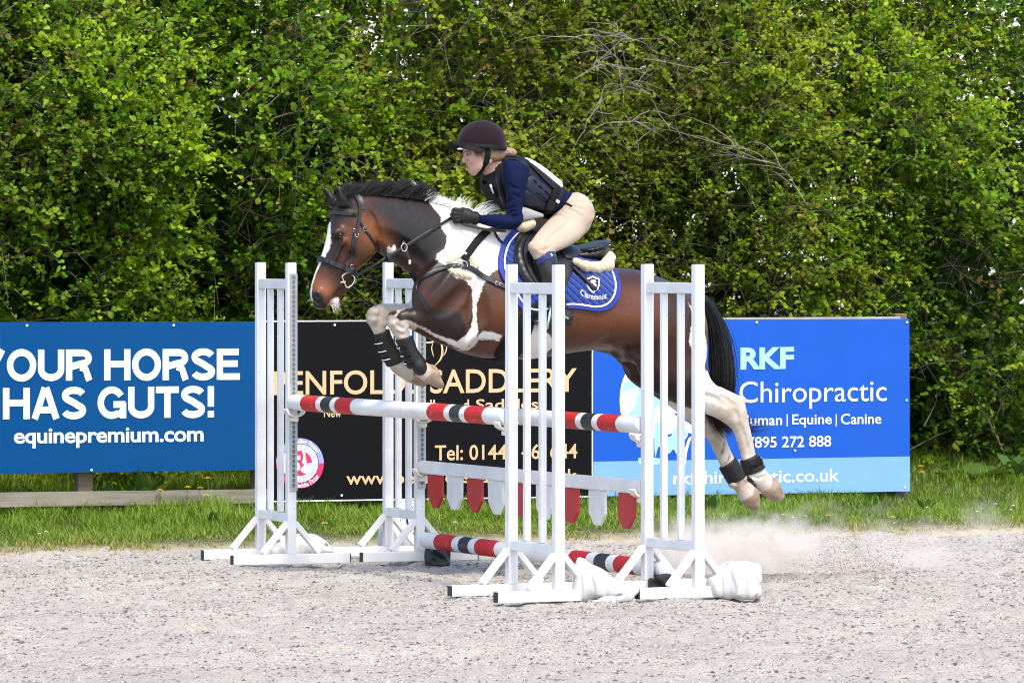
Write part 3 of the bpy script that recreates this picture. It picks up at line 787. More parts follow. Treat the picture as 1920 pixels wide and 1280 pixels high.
    b_ = strands('bare_twigs', Lb, r_.uniform(.0012, .0030, nt), .0006, pale, root, 4); b_['kind'] = 'stuff'
    # stems from the ground
    for i in range(5):
        a = np.array([t0 + r_.uniform(-.45, .45) * width, r_.uniform(3.8, 4.3), .0]); pts = [a - base]
        dv = np.array([r_.normal(0, .15), r_.normal(.03, .05), 1.0])
        for k in range(7): dv = dv + np.array([r_.normal(0, .14), r_.normal(0.01, .04), 0]); pts.append(pts[-1] + dv / np.linalg.norm(dv) * r_.uniform(.3, .48))
        mb = MB().tube(pts, list(np.linspace(r_.uniform(.014, .03), .005, len(pts))), 7); mb.build('stem', wood, root, True)
    for i in range(arch):
        u0 = t0 + r_.uniform(-.6, .1) * width; z0 = r_.uniform(1.75, 2.6); pts = []
        R_ = r_.uniform(.25, .65); s0 = r_.uniform(2.2, 3.0); sp_ = r_.uniform(1.2, 2.4); sg = r_.choice([-1, 1], p=[.25, .75])
        for q in np.linspace(0, 1, 16):
            a = s0 - sp_ * q; tp = u0 + sg * R_ * math.cos(a) * 1.15 + R_; zp = z0 + R_ * math.sin(a) * .75 + .02 * math.sin(q * 9 + i)
            pts.append(np.array([tp, 3.0 - float(bulge(np.array([tp]), np.array([zp]))[0]) - .22 - .1 * math.sin(q * 3), zp]) - base)
        MB().tube(pts, list(np.linspace(r_.uniform(.0024, .0040), .001, 16)), 6).build('arching_branch', pale, root, True)
        sub = []
        for k in range(9):
            j = int(r_.integers(3, 14)); c_ = np.zeros((7, 3)); c_[0] = pts[j]; dv = (pts[j + 1] - pts[j]) / np.linalg.norm(pts[j + 1] - pts[j]) + r_.normal(0, .6, 3); lg = r_.uniform(.12, .45)
            for w_ in range(1, 7):
                dv = dv + r_.normal(0, .18, 3) + np.array((0, 0, -.06)); dv /= np.linalg.norm(dv); c_[w_] = c_[w_ - 1] + dv * lg / 6
            sub.append(c_)
        ft = strands('side_twigs', np.array(sub), np.full(9, .0018), .0006, pale, root, 4); ft['kind'] = 'stuff'
    if blossom:
        nb = blossom; tb = t0 + r_.normal(0, .28, nb) * width; zb = r_.uniform(.9, 2.1, nb); eb = 3.0 - bulge(tb, zb) - .28; Pb = []
        C_ = np.repeat(np.stack([tb, eb, zb], 1), 9, 0) + r_.normal(0, .016, (nb * 9, 3))
        V, F_ = tri_leaves(C_ - base, r_.normal(0, 1, (nb * 9, 3)), r_.normal(0, 1, (nb * 9, 3)) + np.array([0, -.4, .6]), r_.uniform(.008, .016, nb * 9), r_.uniform(.004, .007, nb * 9))
        bl = mesh_obj('blossom', V.reshape(-1, 3), F_, M_DAISY, root); bl['kind'] = 'stuff'
    for i in range(canes):
        a = np.array([t0 + r_.uniform(-.22, .22) * width, 2.80 + r_.uniform(-.06, .06), .15]); pts = []
        sl = r_.normal(.03, .10)
        for q in np.linspace(0, 1, 9): pts.append(a + np.array([sl * q + .02 * math.sin(q * 5 + i), -.03 * q, 1.15 * q * r_.uniform(.98, 1.02)]) - base)
        MB().tube(pts, list(np.linspace(.0055, .0025, 9)), 6).build('cane', plain('red_brown_cane', (.20, .085, .045), .6, .3, 30), root, True)
    return root
G_OLIVE = [(0.0338, 0.0608, 0.0042), (0.08, 0.127, 0.0066), (0.1616, 0.2119, 0.0117), (0.2848, 0.3244, 0.0268)]
G_BRIGHT = [(0.0294, 0.0747, 0.0034), (0.0767, 0.1734, 0.0042), (0.1599, 0.2867, 0.0066), (0.2937, 0.4134, 0.0184)]
G_DEEP = [(0.0274, 0.0638, 0.0042), (0.061, 0.1329, 0.0059), (0.1284, 0.2304, 0.01), (0.2487, 0.3389, 0.0217)]
G_YELL = [(0.0419, 0.0762, 0.0034), (0.0992, 0.155, 0.0051), (0.1878, 0.2561, 0.0092), (0.3154, 0.3676, 0.0234)]
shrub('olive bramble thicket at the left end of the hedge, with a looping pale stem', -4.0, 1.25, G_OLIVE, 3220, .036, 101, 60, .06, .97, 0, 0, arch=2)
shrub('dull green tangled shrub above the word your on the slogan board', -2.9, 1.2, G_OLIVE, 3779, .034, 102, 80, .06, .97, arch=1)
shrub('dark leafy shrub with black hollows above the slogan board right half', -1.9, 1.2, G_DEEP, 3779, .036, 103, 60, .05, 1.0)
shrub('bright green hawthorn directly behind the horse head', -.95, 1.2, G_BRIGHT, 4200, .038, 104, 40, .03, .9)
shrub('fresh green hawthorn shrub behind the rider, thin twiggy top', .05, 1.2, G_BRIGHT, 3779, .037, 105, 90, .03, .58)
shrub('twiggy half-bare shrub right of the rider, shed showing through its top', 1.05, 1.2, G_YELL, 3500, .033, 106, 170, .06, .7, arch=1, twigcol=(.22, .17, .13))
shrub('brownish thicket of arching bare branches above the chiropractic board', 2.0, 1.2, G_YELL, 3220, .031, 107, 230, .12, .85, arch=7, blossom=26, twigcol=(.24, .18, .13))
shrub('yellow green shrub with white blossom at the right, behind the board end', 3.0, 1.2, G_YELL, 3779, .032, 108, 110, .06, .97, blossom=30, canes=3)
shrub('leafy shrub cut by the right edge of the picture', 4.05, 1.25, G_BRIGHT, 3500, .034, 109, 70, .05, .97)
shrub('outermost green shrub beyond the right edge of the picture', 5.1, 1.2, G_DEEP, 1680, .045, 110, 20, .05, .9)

# ------------------------------------------------------------------ advertising boards
DS = 31.9
def SGN(u, v):                   # photo point on the boards' plane -> (t, z)
    a = (u - UC) / FPX; t = a * DS / (CP - a * SP); return t, HC - (v - VH) / FPX * (DS + t * SP)
def board_frame(name, label, u0):
    t, _ = SGN(u0, 900); r = empty(name, (t * CP, DS + t * SP, 0), PSI, label, 'sign', 'advertising boards along the verge'); r['t0'] = t; return r
def pt(r, u, v, y): t, z = SGN(u, v); return (t - r['t0'], y, z)
def gloss(name, col, rough=.34):
    m, n, l, b = new_mat(name); co = obj_co(n); f = noise(n, l, co, 3.0, 4); d = noise(n, l, co, 38, 5, .7)
    r = ramp(n, [(.2, tuple(c * .93 for c in col)), (.8, tuple(min(1, c * 1.05) for c in col))]); l.new(f, r.inputs[0])
    sp = ramp(n, [(.735, (0, 0, 0)), (.77, (1, 1, 1))]); l.new(d, sp.inputs[0])
    c = mix(n, l, mth(n, l, 'MULTIPLY', sp.outputs[0], .35), r.outputs[0], (.42, .40, .36)); l.new(c, b.inputs['Base Color'])
    b.inputs['Roughness'].default_value = rough; b.inputs['Specular IOR Level'].default_value = .12; return m
def quad_board(r, name, corners, mat, y=0.0, th=.006):
    P = [pt(r, u, v, y) for u, v in corners]; Q = [(a, b + th, c) for a, b, c in P]
    return fix_normals(mesh_obj(name, P + Q, [(0, 1, 2, 3), (7, 6, 5, 4), (0, 4, 5, 1), (1, 5, 6, 2), (2, 6, 7, 3), (3, 7, 4, 0)], mat, r))
def words(r, name, body, quad, mat, bold=0.0, y=-.0032, spacing=1.0):
    """lettering fitted to the photo quad (left-top, right-top, right-bottom, left-bottom)"""
    v, f = text_geo(body, bold, 0, spacing); v = (v - v.min(0)) / (v.max(0) - v.min(0)); q = [np.array(pt(r, a, b, y)) for a, b in quad]
    P = [(q[3] * (1 - a) + q[2] * a) * (1 - b) + (q[0] * (1 - a) + q[1] * a) * b for a, b in v]
    o = mesh_obj(name, P, f, mat, r); me = o.data
    nr = np.zeros(len(me.polygons) * 3, dtype=np.float32); me.polygons.foreach_get('normal', nr)
    if nr.reshape(-1, 3)[:, 1].mean() > 0: me.flip_normals()
    return o
def heavy_words(r, name, body, quad, mat, y=-.0030):
    """heavy plain capitals drawn with thick strokes"""
    T = .228; h = T / 2
    arc = lambda cx, cy, rx, ry, a0, a1, n=14: [(cx + rx * math.cos(math.radians(a)), cy + ry * math.sin(math.radians(a))) for a in np.linspace(a0, a1, n)]
    G = {'Y': (.92, [[(.46, 0), (.46, .42)], [(.10, 1), (.46, .36)], [(.82, 1), (.46, .36)]]), 'O': (1.04, [arc(.52, .5, .52 - h, .52 - h, 0, 360, 40)]),
         'U': (.93, [[(h, 1), (h, .36)] + arc(.465, .36, .465 - h, .37 - h, 180, 360, 16) + [(.93 - h, 1)]]),
         'R': (.96, [[(h, 0), (h, 1)], [(h, 1 - h), (.58, 1 - h)] + arc(.58, .715, .23, .285 - h, 90, -90, 12) + [(h, .43 + h - h)], [(.52, .43), (.70, .36), (.755, .20), (.83, 0)]]),
         'H': (.94, [[(h, 0), (h, 1)], [(.94 - h, 0), (.94 - h, 1)], [(h, .52), (.94 - h, .52)]]),
         'S': (.88, [arc(.44, .735, .44 - h, .285 - h, 18, 90, 8) + arc(.44, .735, .44 - h - .02, .285 - h, 90, 235, 12) + [(.44, .515)] + arc(.44, .265, .44 - h, .285 - h, 60, -90, 12) + arc(.44, .265, .44 - h, .285 - h, -90, -165, 8)]),
         'E': (.84, [[(h, 0), (h, 1)], [(h, 1 - h * .9), (.80, 1 - h * .9)], [(h, .52), (.76, .52)], [(h, h * .9), (.84, h * .9)]]),
         'A': (.98, [[(.11, 0), (.47, 1)], [(.87, 0), (.51, 1)], [(.24, .29), (.74, .29)]]),
         'G': (1.02, [arc(.50, .5, .50 - h, .52 - h, 32, 300, 34) + [(.80, .14), (.90, .26)], [(.90, 0), (.90, .50)], [(.56, .44), (.98, .44)]]),
         'T': (.82, [[(.41, 0), (.41, 1)], [(0, 1 - h * .9), (.82, 1 - h * .9)]]), '!': (.30, [[(.15, .34), (.15, 1)], [(.15, 0), (.15, .21)]])}
    V, F_, x0 = [], [], 0.0
    for ch in body:
        if ch == ' ': x0 += .34; continue
        wd, sts = G[ch]
        for k, st in enumerate(sts):
            p = np.array([q for i, q in enumerate(st) if i == 0 or np.hypot(q[0] - st[i - 1][0], q[1] - st[i - 1][1]) > 1e-5], float); Tn = np.gradient(p, axis=0)
            if len(p) > 2:
                a = np.diff(p, axis=0); a /= np.linalg.norm(a, axis=1, keepdims=True); Tn = np.vstack([a[:1], a[:-1] + a[1:], a[-1:]])
                if np.allclose(p[0], p[-1]): Tn[0] = Tn[-1] = a[0] + a[-1]
            Tn /= np.linalg.norm(Tn, axis=1, keepdims=True); Nn = np.stack([-Tn[:, 1], Tn[:, 0]], 1) * h * (.94 if abs(p[0, 1] - p[-1, 1]) < .01 and len(p) == 2 else 1)
            o = len(V); n = len(p); V += [(a + x0, b, k) for a, b in np.vstack([p - Nn, p + Nn])]; F_ += [(o + i, o + i + 1, o + n + i + 1, o + n + i) for i in range(n - 1)]
        x0 += wd + .055
    v = np.array(V); ext = v[:, 0].max(); q = [np.array(pt(r, a, b, y)) for a, b in quad]
    P = [(q[3] * (1 - a) + q[2] * a) * (1 - b) + (q[0] * (1 - a) + q[1] * a) * b + np.array((0, -.00025 * k, 0)) for a, b, k in v / np.array([ext, 1, 1])]
    o = mesh_obj(name, P, F_, mat, r); me = o.data; bm = bmesh.new(); bm.from_mesh(me)
    for f in bm.faces:
        if f.normal.y > 0: f.normal_flip()
    bm.to_mesh(me); bm.free(); return o
def shape_on(r, name, pts, mat, y=-.003, smooth=True):
    p = np.array(pts, float)
    if smooth: p = catmull(np.vstack([p, p[:1]]), 5)[:-1]
    V = [pt(r, a, b, y) for a, b in p]; o = mesh_obj(name, V, [tuple(range(len(V)))], mat, r)
    if o.data.polygons[0].normal.y > 0: o.data.flip_normals()
    return o
M_BLUE1 = gloss('deep_blue_board', (.0006, .058, .190)); M_BLACKB = gloss('black_board', (.0035, .0032, .0042), .45); M_BLUE2 = gloss('bright_blue_board', (.012, .090, .47)); M_BLUEL = gloss('light_blue_board', (.19, .38, .70))
M_PALE = gloss('pale_lettering', (.60, .70, .78)); M_WHITEL = gloss('white_lettering', (.82, .85, .88)); M_GOLD = gloss('sand_gold_lettering', (.66, .44, .245)); M_SKYL = gloss('sky_lettering', (.33, .58, .80))
def wood(name, col):
    m, n, l, b = new_mat(name); co = obj_co(n); g = noise(n, l, co, 14, 6, .65, (.12, 1, 1.6)); k = noise(n, l, co, 5, 3)
    r = ramp(n, [(.25, tuple(c * .45 for c in col)), (.5, col), (.8, tuple(min(1, c * 1.5) for c in col))]); l.new(g, r.inputs[0])
    c = mix(n, l, mth(n, l, 'MULTIPLY_ADD', k, .8, -.15, clamp=True), r.outputs[0], (.10, .10, .05)); l.new(c, b.inputs['Base Color']); b.inputs['Roughness'].default_value = .9
    bump(n, l, b, g, .6, .006); return m
M_WOOD = wood('weathered_timber', (.25, .222, .18)); M_WOODG = wood('silvered_timber', (.40, .37, .33)); M_WOODB = wood('brown_post', (.17, .12, .085))
s1 = board_frame('advertising_board', 'deep blue board with pale words about a horse having guts', 160)
quad_board(s1, 'panel', [(-200, 604), (494, 602.5), (494, 880.5), (-200, 891)], M_BLUE1)
heavy_words(s1, 'lettering', 'YOUR HORSE', [(-40, 655.5), (449.5, 653.5), (449.5, 711.5), (-40, 714.5)], M_PALE)
heavy_words(s1, 'lettering', 'HAS GUTS!', [(5, 727), (401, 723.5), (401, 782), (5, 786)], M_PALE)
words(s1, 'lettering', 'equinepremium.com', [(25.5, 803.5), (381.5, 799.5), (381.5, 836.5), (25.5, 840.5)], M_PALE, .024, spacing=.97)
s2 = board_frame('advertising_board', 'black board with gold saddlery lettering and a round society emblem', 800)
quad_board(s2, 'panel', [(497, 603.5), (1110, 600.5), (1110, 929), (497, 938.5)], M_BLACKB)
quad_board(s2, 'edge_strip', [(497, 601.6), (1110, 598.6), (1110, 600.4), (497, 603.4)], M_WHITEL, 0, .008); quad_board(s2, 'edge_strip', [(497, 938.6), (1110, 929.2), (1110, 931.4), (497, 941)], M_WHITEL, 0, .008)
words(s2, 'lettering', 'PENFOLDS SADDLERY', [(513, 695.5), (1081, 689.5), (1081, 734.5), (513, 741)], M_GOLD, .012)
words(s2, 'lettering', 'New', [(607, 766), (640, 765.5), (640, 781.5), (607, 782)], M_GOLD, .014)
for u in (806, 812): words(s2, 'lettering', 'l', [(u, 749), (u + 3.2, 749), (u + 3.2, 768), (u, 768)], M_GOLD, .0)
words(s2, 'lettering', 'd', [(868, 748.5), (879, 748.3), (879, 768.8), (868, 769)], M_GOLD, .014)
words(s2, 'lettering', 'Saddles', [(892, 748), (1009, 746), (1009, 767.5), (892, 769)], M_GOLD, .014)
words(s2, 'lettering', 'Tel: 01444 461644', [(815, 834), (1082, 831), (1082, 859), (815, 863)], M_GOLD, .012)
words(s2, 'lettering', 'www.penfoldssaddlery.co.uk', [(649, 884), (1082, 878), (1082, 909), (649, 916)], M_GOLD, .012)
def stroke_on(r, name, pts, w, mat, y=-.003):
    p = catmull(np.array(pts, float), 6); T = np.gradient(p, axis=0); T /= np.linalg.norm(T, axis=1, keepdims=True); Nn = np.stack([-T[:, 1], T[:, 0]], 1); ww = w * np.sin(np.linspace(.25, math.pi - .25, len(p)))[:, None]
    V = [pt(r, a, b, y) for a, b in np.vstack([p - Nn * ww, p + Nn * ww])]; n = len(p)
    o = mesh_obj(name, V, [(i, i + 1, n + i + 1, n + i) for i in range(n - 1)], mat, r)
    if o.data.polygons[0].normal.y > 0: o.data.flip_normals()
    return o
for pts, w in (([(790, 640), (802, 642), (812, 640), (818, 634)], 1.6), ([(812, 640), (809, 652), (811, 662), (813, 669)], 1.0), ([(818, 634), (827, 645), (829, 660), (825, 674), (814, 686)], 1.9), ([(836, 640), (837, 652), (834, 662), (829, 668)], 1.1)):
    stroke_on(s2, 'swirl', pts, w, M_GOLD)
M_LAV = gloss('lavender_print', (.30, .32, .78)); M_CRIM = gloss('crimson_print', (.62, .035, .12)); M_NAVYL = gloss('navy_print', (.03, .035, .18)); M_GREYL = gloss('grey_print', (.35, .42, .48))
EC = (562, 868)
def disc(r, rad, a0, a1, mat, y, name, r_in=0):
    n = 48; A = np.linspace(a0, a1, n)
    o = [(EC[0] + rad * math.cos(a) * .985, EC[1] - rad * math.sin(a) * 1.03) for a in A]; i_ = [(EC[0] + r_in * math.cos(a) * .985, EC[1] - r_in * math.sin(a) * 1.03) for a in A]
    V = [pt(r, *q, y) for q in o + i_]; ob = mesh_obj(name, V, [(k, k + 1, n + k + 1, n + k) for k in range(n - 1)], mat, r)
    if ob.data.polygons[0].normal.y > 0: ob.data.flip_normals()
    return ob
disc(s2, 45.5, 0, math.pi, M_LAV, -.003, 'emblem_ring', 34); disc(s2, 45.5, math.pi, 2 * math.pi, M_CRIM, -.003, 'emblem_ring', 34); disc(s2, 36, 0, 2 * math.pi, M_NAVYL, -.0038, 'emblem_line', 33)
disc(s2, 34.5, 0, 2 * math.pi, M_WHITEL, -.0044, 'emblem_disc', .01); disc(s2, 23, 0, 2 * math.pi, M_CRIM, -.0052, 'emblem_centre', .01)
shape_on(s2, 'emblem_device', [(562, 880), (570, 871), (578, 868), (584, 868), (583, 880), (576, 886), (568, 886)], M_WHITEL, -.006); shape_on(s2, 'emblem_device', [(566, 846), (571, 845), (572, 856), (574, 868), (566, 868), (568, 856)], M_WHITEL, -.006)
shape_on(s2, 'emblem_device', [(545, 872), (556, 866), (562, 872), (560, 880), (550, 884)], M_WHITEL, -.006); shape_on(s2, 'emblem_device', [(556, 855), (561, 853), (563, 859), (558, 862)], M_WHITEL, -.006)
def arc_words(r, body, rad, a0, a1, h, mat, y, outward=True, bold=.01):
    v, f = text_geo(body, bold); lo, hi = v.min(0), v.max(0); q = (v - lo) / (hi - lo); A = a0 + (a1 - a0) * q[:, 0]; R_ = rad + (q[:, 1] - .5) * h * (1 if outward else -1)
    V = [pt(r, EC[0] + rr * math.cos(a) * .985, EC[1] - rr * math.sin(a) * 1.03, y) for a, rr in zip(A, R_)]
    o = mesh_obj('lettering', V, f, mat, r)
    nr = np.zeros(len(o.data.polygons) * 3, dtype=np.float32); o.data.polygons.foreach_get('normal', nr)
    if nr.reshape(-1, 3)[:, 1].mean() > 0: o.data.flip_normals()
R_ = math.radians
arc_words(s2, 'Saddler Retail', 40, R_(118), R_(30), 8.5, M_WHITEL, -.0060); arc_words(s2, 'Saddle Fitter', 40, R_(258), R_(328), 8.5, M_WHITEL, -.0060, False)
arc_words(s2, 'SOCIETY OF', 28.5, R_(112), R_(18), 7.5, M_GREYL, -.0060); arc_words(s2, 'SADDLERS', 28.5, R_(262), R_(342), 7.5, M_GREYL, -.0060, False)
s3 = board_frame('advertising_board', 'bright blue chiropractic board with a paler blue strip along its foot', 1400)
quad_board(s3, 'panel', [(1112, 600), (1705, 597.5), (1706, 921), (1112, 930.5)], M_BLUE2)
quad_board(s3, 'edge_strip', [(1109.6, 600), (1111.8, 600), (1111.8, 930.5), (1109.6, 930.5)], M_WHITEL, 0, .008)
shape_on(s3, 'foot_strip', [(1112.4, 865), (1705.6, 855.2), (1705.8, 920.6), (1112.4, 930.1)], M_BLUEL, -.0022, False)
shape_on(s3, 'horse_logo', [(1173, 698), (1165, 720), (1161.5, 749), (1165, 780), (1178, 810), (1196, 832), (1212, 826), (1240, 816), (1262, 812), (1275, 806), (1297, 812), (1297, 798), (1280, 786), (1264, 776), (1272, 772), (1258, 760), (1243, 752), (1225, 730), (1200, 712)], M_WHITEL, -.003)
shape_on(s3, 'logo_shade', [(1163, 736), (1172, 718), (1188, 712), (1205, 720), (1232, 742), (1244, 750), (1238, 762), (1228, 764), (1224, 790), (1205, 782), (1190, 778), (1176, 778), (1188, 765), (1193, 745), (1195, 727), (1178, 730)], M_SKYL, -.0042)
shape_on(s3, 'logo_shade', [(1228, 788), (1244, 800), (1246, 818), (1258, 816), (1264, 802), (1280, 800), (1290, 812), (1282, 828), (1276, 846), (1268, 851), (1262, 842), (1254, 850), (1246, 842), (1234, 838), (1228, 856), (1226, 820)], M_SKYL, -.0042)
shape_on(s3, 'logo_leg', [(1296, 818), (1288, 846), (1284, 872), (1276, 872), (1284, 840), (1290, 822)], M_WHITEL, -.005)
shape_on(s3, 'logo_shade', [(1196, 858), (1225, 857), (1246, 862), (1240, 868), (1215, 874), (1198, 870)], M_SKYL, -.0042)
words(s3, 'lettering', 'RKF', [(1388, 651.5), (1488.5, 650), (1488.5, 691), (1388, 693)], M_SKYL, .040, spacing=.98)
words(s3, 'lettering', 'Chiropractic', [(1386, 715), (1662, 712), (1662, 764), (1386, 768)], M_WHITEL, .0)
words(s3, 'lettering', 'Human', [(1386, 778), (1466, 777), (1466, 796.5), (1386, 797.5)], M_WHITEL, .012)
words(s3, 'lettering', 'Equine', [(1485, 776.5), (1559, 775.5), (1559, 800.5), (1485, 801.5)], M_WHITEL, .012)
words(s3, 'lettering', 'Canine', [(1576, 775.3), (1652, 774.3), (1652, 794.2), (1576, 795.2)], M_WHITEL, .012)
for u in (1475.5, 1567.5): shape_on(s3, 'divider_bar', [(u - .9, 776), (u + .9, 776), (u + .9, 799), (u - .9, 799)], M_WHITEL, -.003, False)
words(s3, 'lettering', '07895 272 888', [(1386, 819), (1558, 816), (1558, 837), (1386, 840)], M_WHITEL, .012)
words(s3, 'lettering', 'rkfchiropractic.co.uk', [(1262, 883), (1573, 878), (1573, 909), (1262, 916)], M_WHITEL, .012, -.0040)
for r, pts in ((s1, [(50, 610), (325, 609.5), (171, 880.5)]), (s2, [(627, 609), (1103, 780), (640, 928), (510, 782)]), (s3, [(1418, 604), (1700, 604), (1122, 780), (1699, 750), (1696, 913), (1490, 844)])):
    for u, v in pts:
        p = pt(r, u, v, -.004); MB().tube([p, (p[0], p[1] - .003, p[2])], .0075, 8).build('screw', plain('screw_zinc', (.6, .6, .6), .4, .1, 20), r)
fence = board_frame('wooden_fence', 'weathered post and rail fence carrying the advertising boards', 900); del fence['group']; fence['category'] = 'fence'
def plank(name, c, mat, y0, th):
    o = quad_board(fence, name, c, mat, y0, th); return o
plank('rail', [(-200, 925), (497, 916.5), (497, 941.5), (-200, 953)], M_WOOD, -.045, .04)
plank('top_rail', [(497, 601), (1112, 598.6), (1112, 622), (497, 624)], M_WOODG, .012, .045)
plank('top_rail', [(1112.5, 597), (1690, 593.5), (1690, 616), (1112.5, 619)], M_WOODG, .012, .045)
plank('middle_rail', [(498, 800), (1690, 790), (1690, 812), (498, 822)], M_WOODG, .012, .045)
for u, w, vt in ((167, 26, 700), (497, 24, 606), (800, 24, 604), (1112, 24, 604), (1400, 24, 602), (1699, 24, 588)):
    t0_, z0_ = SGN(u, vt); t1_, z1_ = SGN(u, 975); wd = w * DS / FPX / CP
    MB().box((t0_ - fence['t0'], .062 + .035, (z0_ - .15) / 2), (wd, .07, z0_ + .15)).build('post', M_WOODB, fence, False, .004, 1)
del fence['t0']
for r in (s1, s2, s3): del r['t0']
# ================================================================== jump wings, poles, bags
def paint_material():
    m, n, l, b = new_mat('white_painted_wood'); co = obj_co(n)
    d = noise(n, l, co, 5, 5, .6); ch = noise(n, l, co, 55, 5, .75); g = noise(n, l, co, 30, 3, .5, (1, 1, .1))
    c = mix(n, l, mth(n, l, 'MULTIPLY_ADD', d, .7, -.1, clamp=True), (.79, .79, .785), (.70, .70, .69))
    sx = N(n, 'ShaderNodeSeparateXYZ'); l.new(co, sx.inputs[0]); low = mth(n, l, 'MULTIPLY_ADD', sx.outputs[2], -5.0, 1.0, clamp=True)
    c = mix(n, l, mth(n, l, 'MULTIPLY', low, mth(n, l, 'MULTIPLY_ADD', d, 1.2, -.35, clamp=True), clamp=True), c, (.50, .46, .41))
    sp = ramp(n, [(.655, (0, 0, 0)), (.675, (1, 1, 1))]); l.new(ch, sp.inputs[0]); c = mix(n, l, mth(n, l, 'MULTIPLY', sp.outputs[0], .7), c, (.24, .22, .20))
    l.new(c, b.inputs['Base Color']); b.inputs['Roughness'].default_value = .55; b.inputs['Specular IOR Level'].default_value = .4
    bump(n, l, b, g, .12, .003); return m
M_PAINT = paint_material()
M_CAP = plain('black_end_cap', (.018, .018, .02), .6, .3, 20); M_ZINC = plain('galvanised_track', (.40, .43, .46), .5, .12, 18, metal=.6); M_HOLE = plain('dark_hole', (.13, .14, .15), .7, .1, 10)
M_CUP = plain('ivory_plastic_cup', (.70, .67, .60), .45, .1, 14)
def red_paint():
    m, n, l, b = new_mat('red_paint_band'); co = obj_co(n); d = noise(n, l, co, 9, 5); sc = noise(n, l, co, 40, 5, .8, (1, .25, 1))
    c = mix(n, l, d, (.43, .012, .014), (.52, .024, .026)); sp = ramp(n, [(.61, (0, 0, 0)), (.66, (1, 1, 1))]); l.new(sc, sp.inputs[0]); c = mix(n, l, mth(n, l, 'MULTIPLY', sp.outputs[0], .55), c, (.75, .45, .42))
    l.new(c, b.inputs['Base Color']); b.inputs['Roughness'].default_value = .55; b.inputs['Specular IOR Level'].default_value = .3; return m
M_RED = red_paint(); M_BLACKP = plain('black_paint_band', (.016, .017, .021), .45, .3, 30)
def sbox(name, c, size, mat, parent, rot=None, bev=.003):
    o = MB().box((0, 0, 0), size).build(name, mat, parent, False, bev, 2); o.location = c
    if rot is not None: o.rotation_euler = rot
    return smooth_by_angle(o, .5)
WW, PH, PS = .50, 1.50, .0455
def wing(u, v, ang, label, track_near, cups):
    g = ground(u, v); g.y += .02
    root = empty('jump_wing', g, ang, label, 'jump wing', 'white jump wings of the fence')
    for y in (0, WW):
        sbox('post', (0, y, .05 + (PH - .05) / 2), (PS, PS, PH - .05), M_PAINT, root); sbox('post_cap', (0, y, PH + .002), (PS * .96, PS * .96, .004), M_CAP, root, None, .001)
        ft = sbox('foot', (0, y, .026), (.61, .046, .050), M_PAINT, root)
        for sx in (-1, 1): sbox('end_cap', (sx * .3065, 0, 0), (.006, .042, .046), M_CAP, ft, None, .001)
        for sx in (-1, 1):
            a = Vector((sx * .024, y, .20)); b = Vector((sx * .142, y, .062)); d = b - a; L = d.length + .02
            sbox('brace', (a + b) / 2, (.028, .040, L), M_PAINT, root, (0, math.atan2(d.x, d.z), 0))
    sbox('rail', (0, WW / 2, 1.392), (.038, WW - PS - .001, .050), M_PAINT, root); sbox('rail', (0, WW / 2, .228), (.038, WW - PS - .001, .045), M_PAINT, root)
    for k in (1, 2): sbox('picket', (0, WW * k / 3, .81), (.029, .029, 1.116), M_PAINT, root)
    yt = -PS / 2 - .003 if track_near else WW + PS / 2 + .003; sg = -1 if track_near else 1
    tr = sbox('cup_track', (.006, yt, .905), (.040, .006, 1.08), M_ZINC, root, None, .001)
    mb = MB()
    for i in range(44):
        z = -.515 + i * .024; pts = []
        for q in np.linspace(-.4, math.pi + .4, 8): pts.append((.0085 * math.cos(q), z + .006 + .0075 * math.sin(q)))
        pts += [(-.0045, z - .007), (.0045, z - .007)]
        mb.prism(pts, sg * .0031, sg * .0040, lambda a, b, y: (a, y, b))
    kh = mb.build('keyholes', M_HOLE, tr); kh['kind'] = 'stuff'
    for zc in cups:
        c = bpy.data.objects.new('pole_cup', None); link(c, root); c.location = (0, yt + sg * .005, zc)
        mb = MB(); n = 11; V, F_ = [], []
        prof = [(-.052, .018), (-.042, -.004), (-.022, -.016), (0, -.020), (.022, -.016), (.042, -.004), (.052, .018)]
        pts = prof + [(a * .86, b + .007) for a, b in prof[::-1]]
        mb.prism([(a, b) for a, b in pts], 0, sg * .060, lambda a, b, y: (a, y, b))
        smooth_by_angle(mb.build('cradle', M_CUP, c, False, .002, 1), .6); sbox('back_plate', (0, sg * .004, -.014), (.044, .010, .055), M_CUP, c); sbox('lug', (.0, sg * .030, -.030), (.030, .040, .022), M_CUP, c)
    return root
WA = wing(545, 1057.5, math.radians(20.2), 'farthest left white jump wing with a grey keyhole track facing the pole', True, [.752])
WB = wing(786, 1052, math.radians(19.6), 'white jump wing behind the horse forelegs, number card behind it', True, [.715, .445])
WC = wing(1047, 1127.5, math.radians(24.7), 'near white jump wing in front of the saddle pad, beside the tented bag', False, [.762])
WD = wing(1309, 1120.5, math.radians(25.8), 'rightmost white jump wing in front of the horse hindquarters', False, [.700, .445])
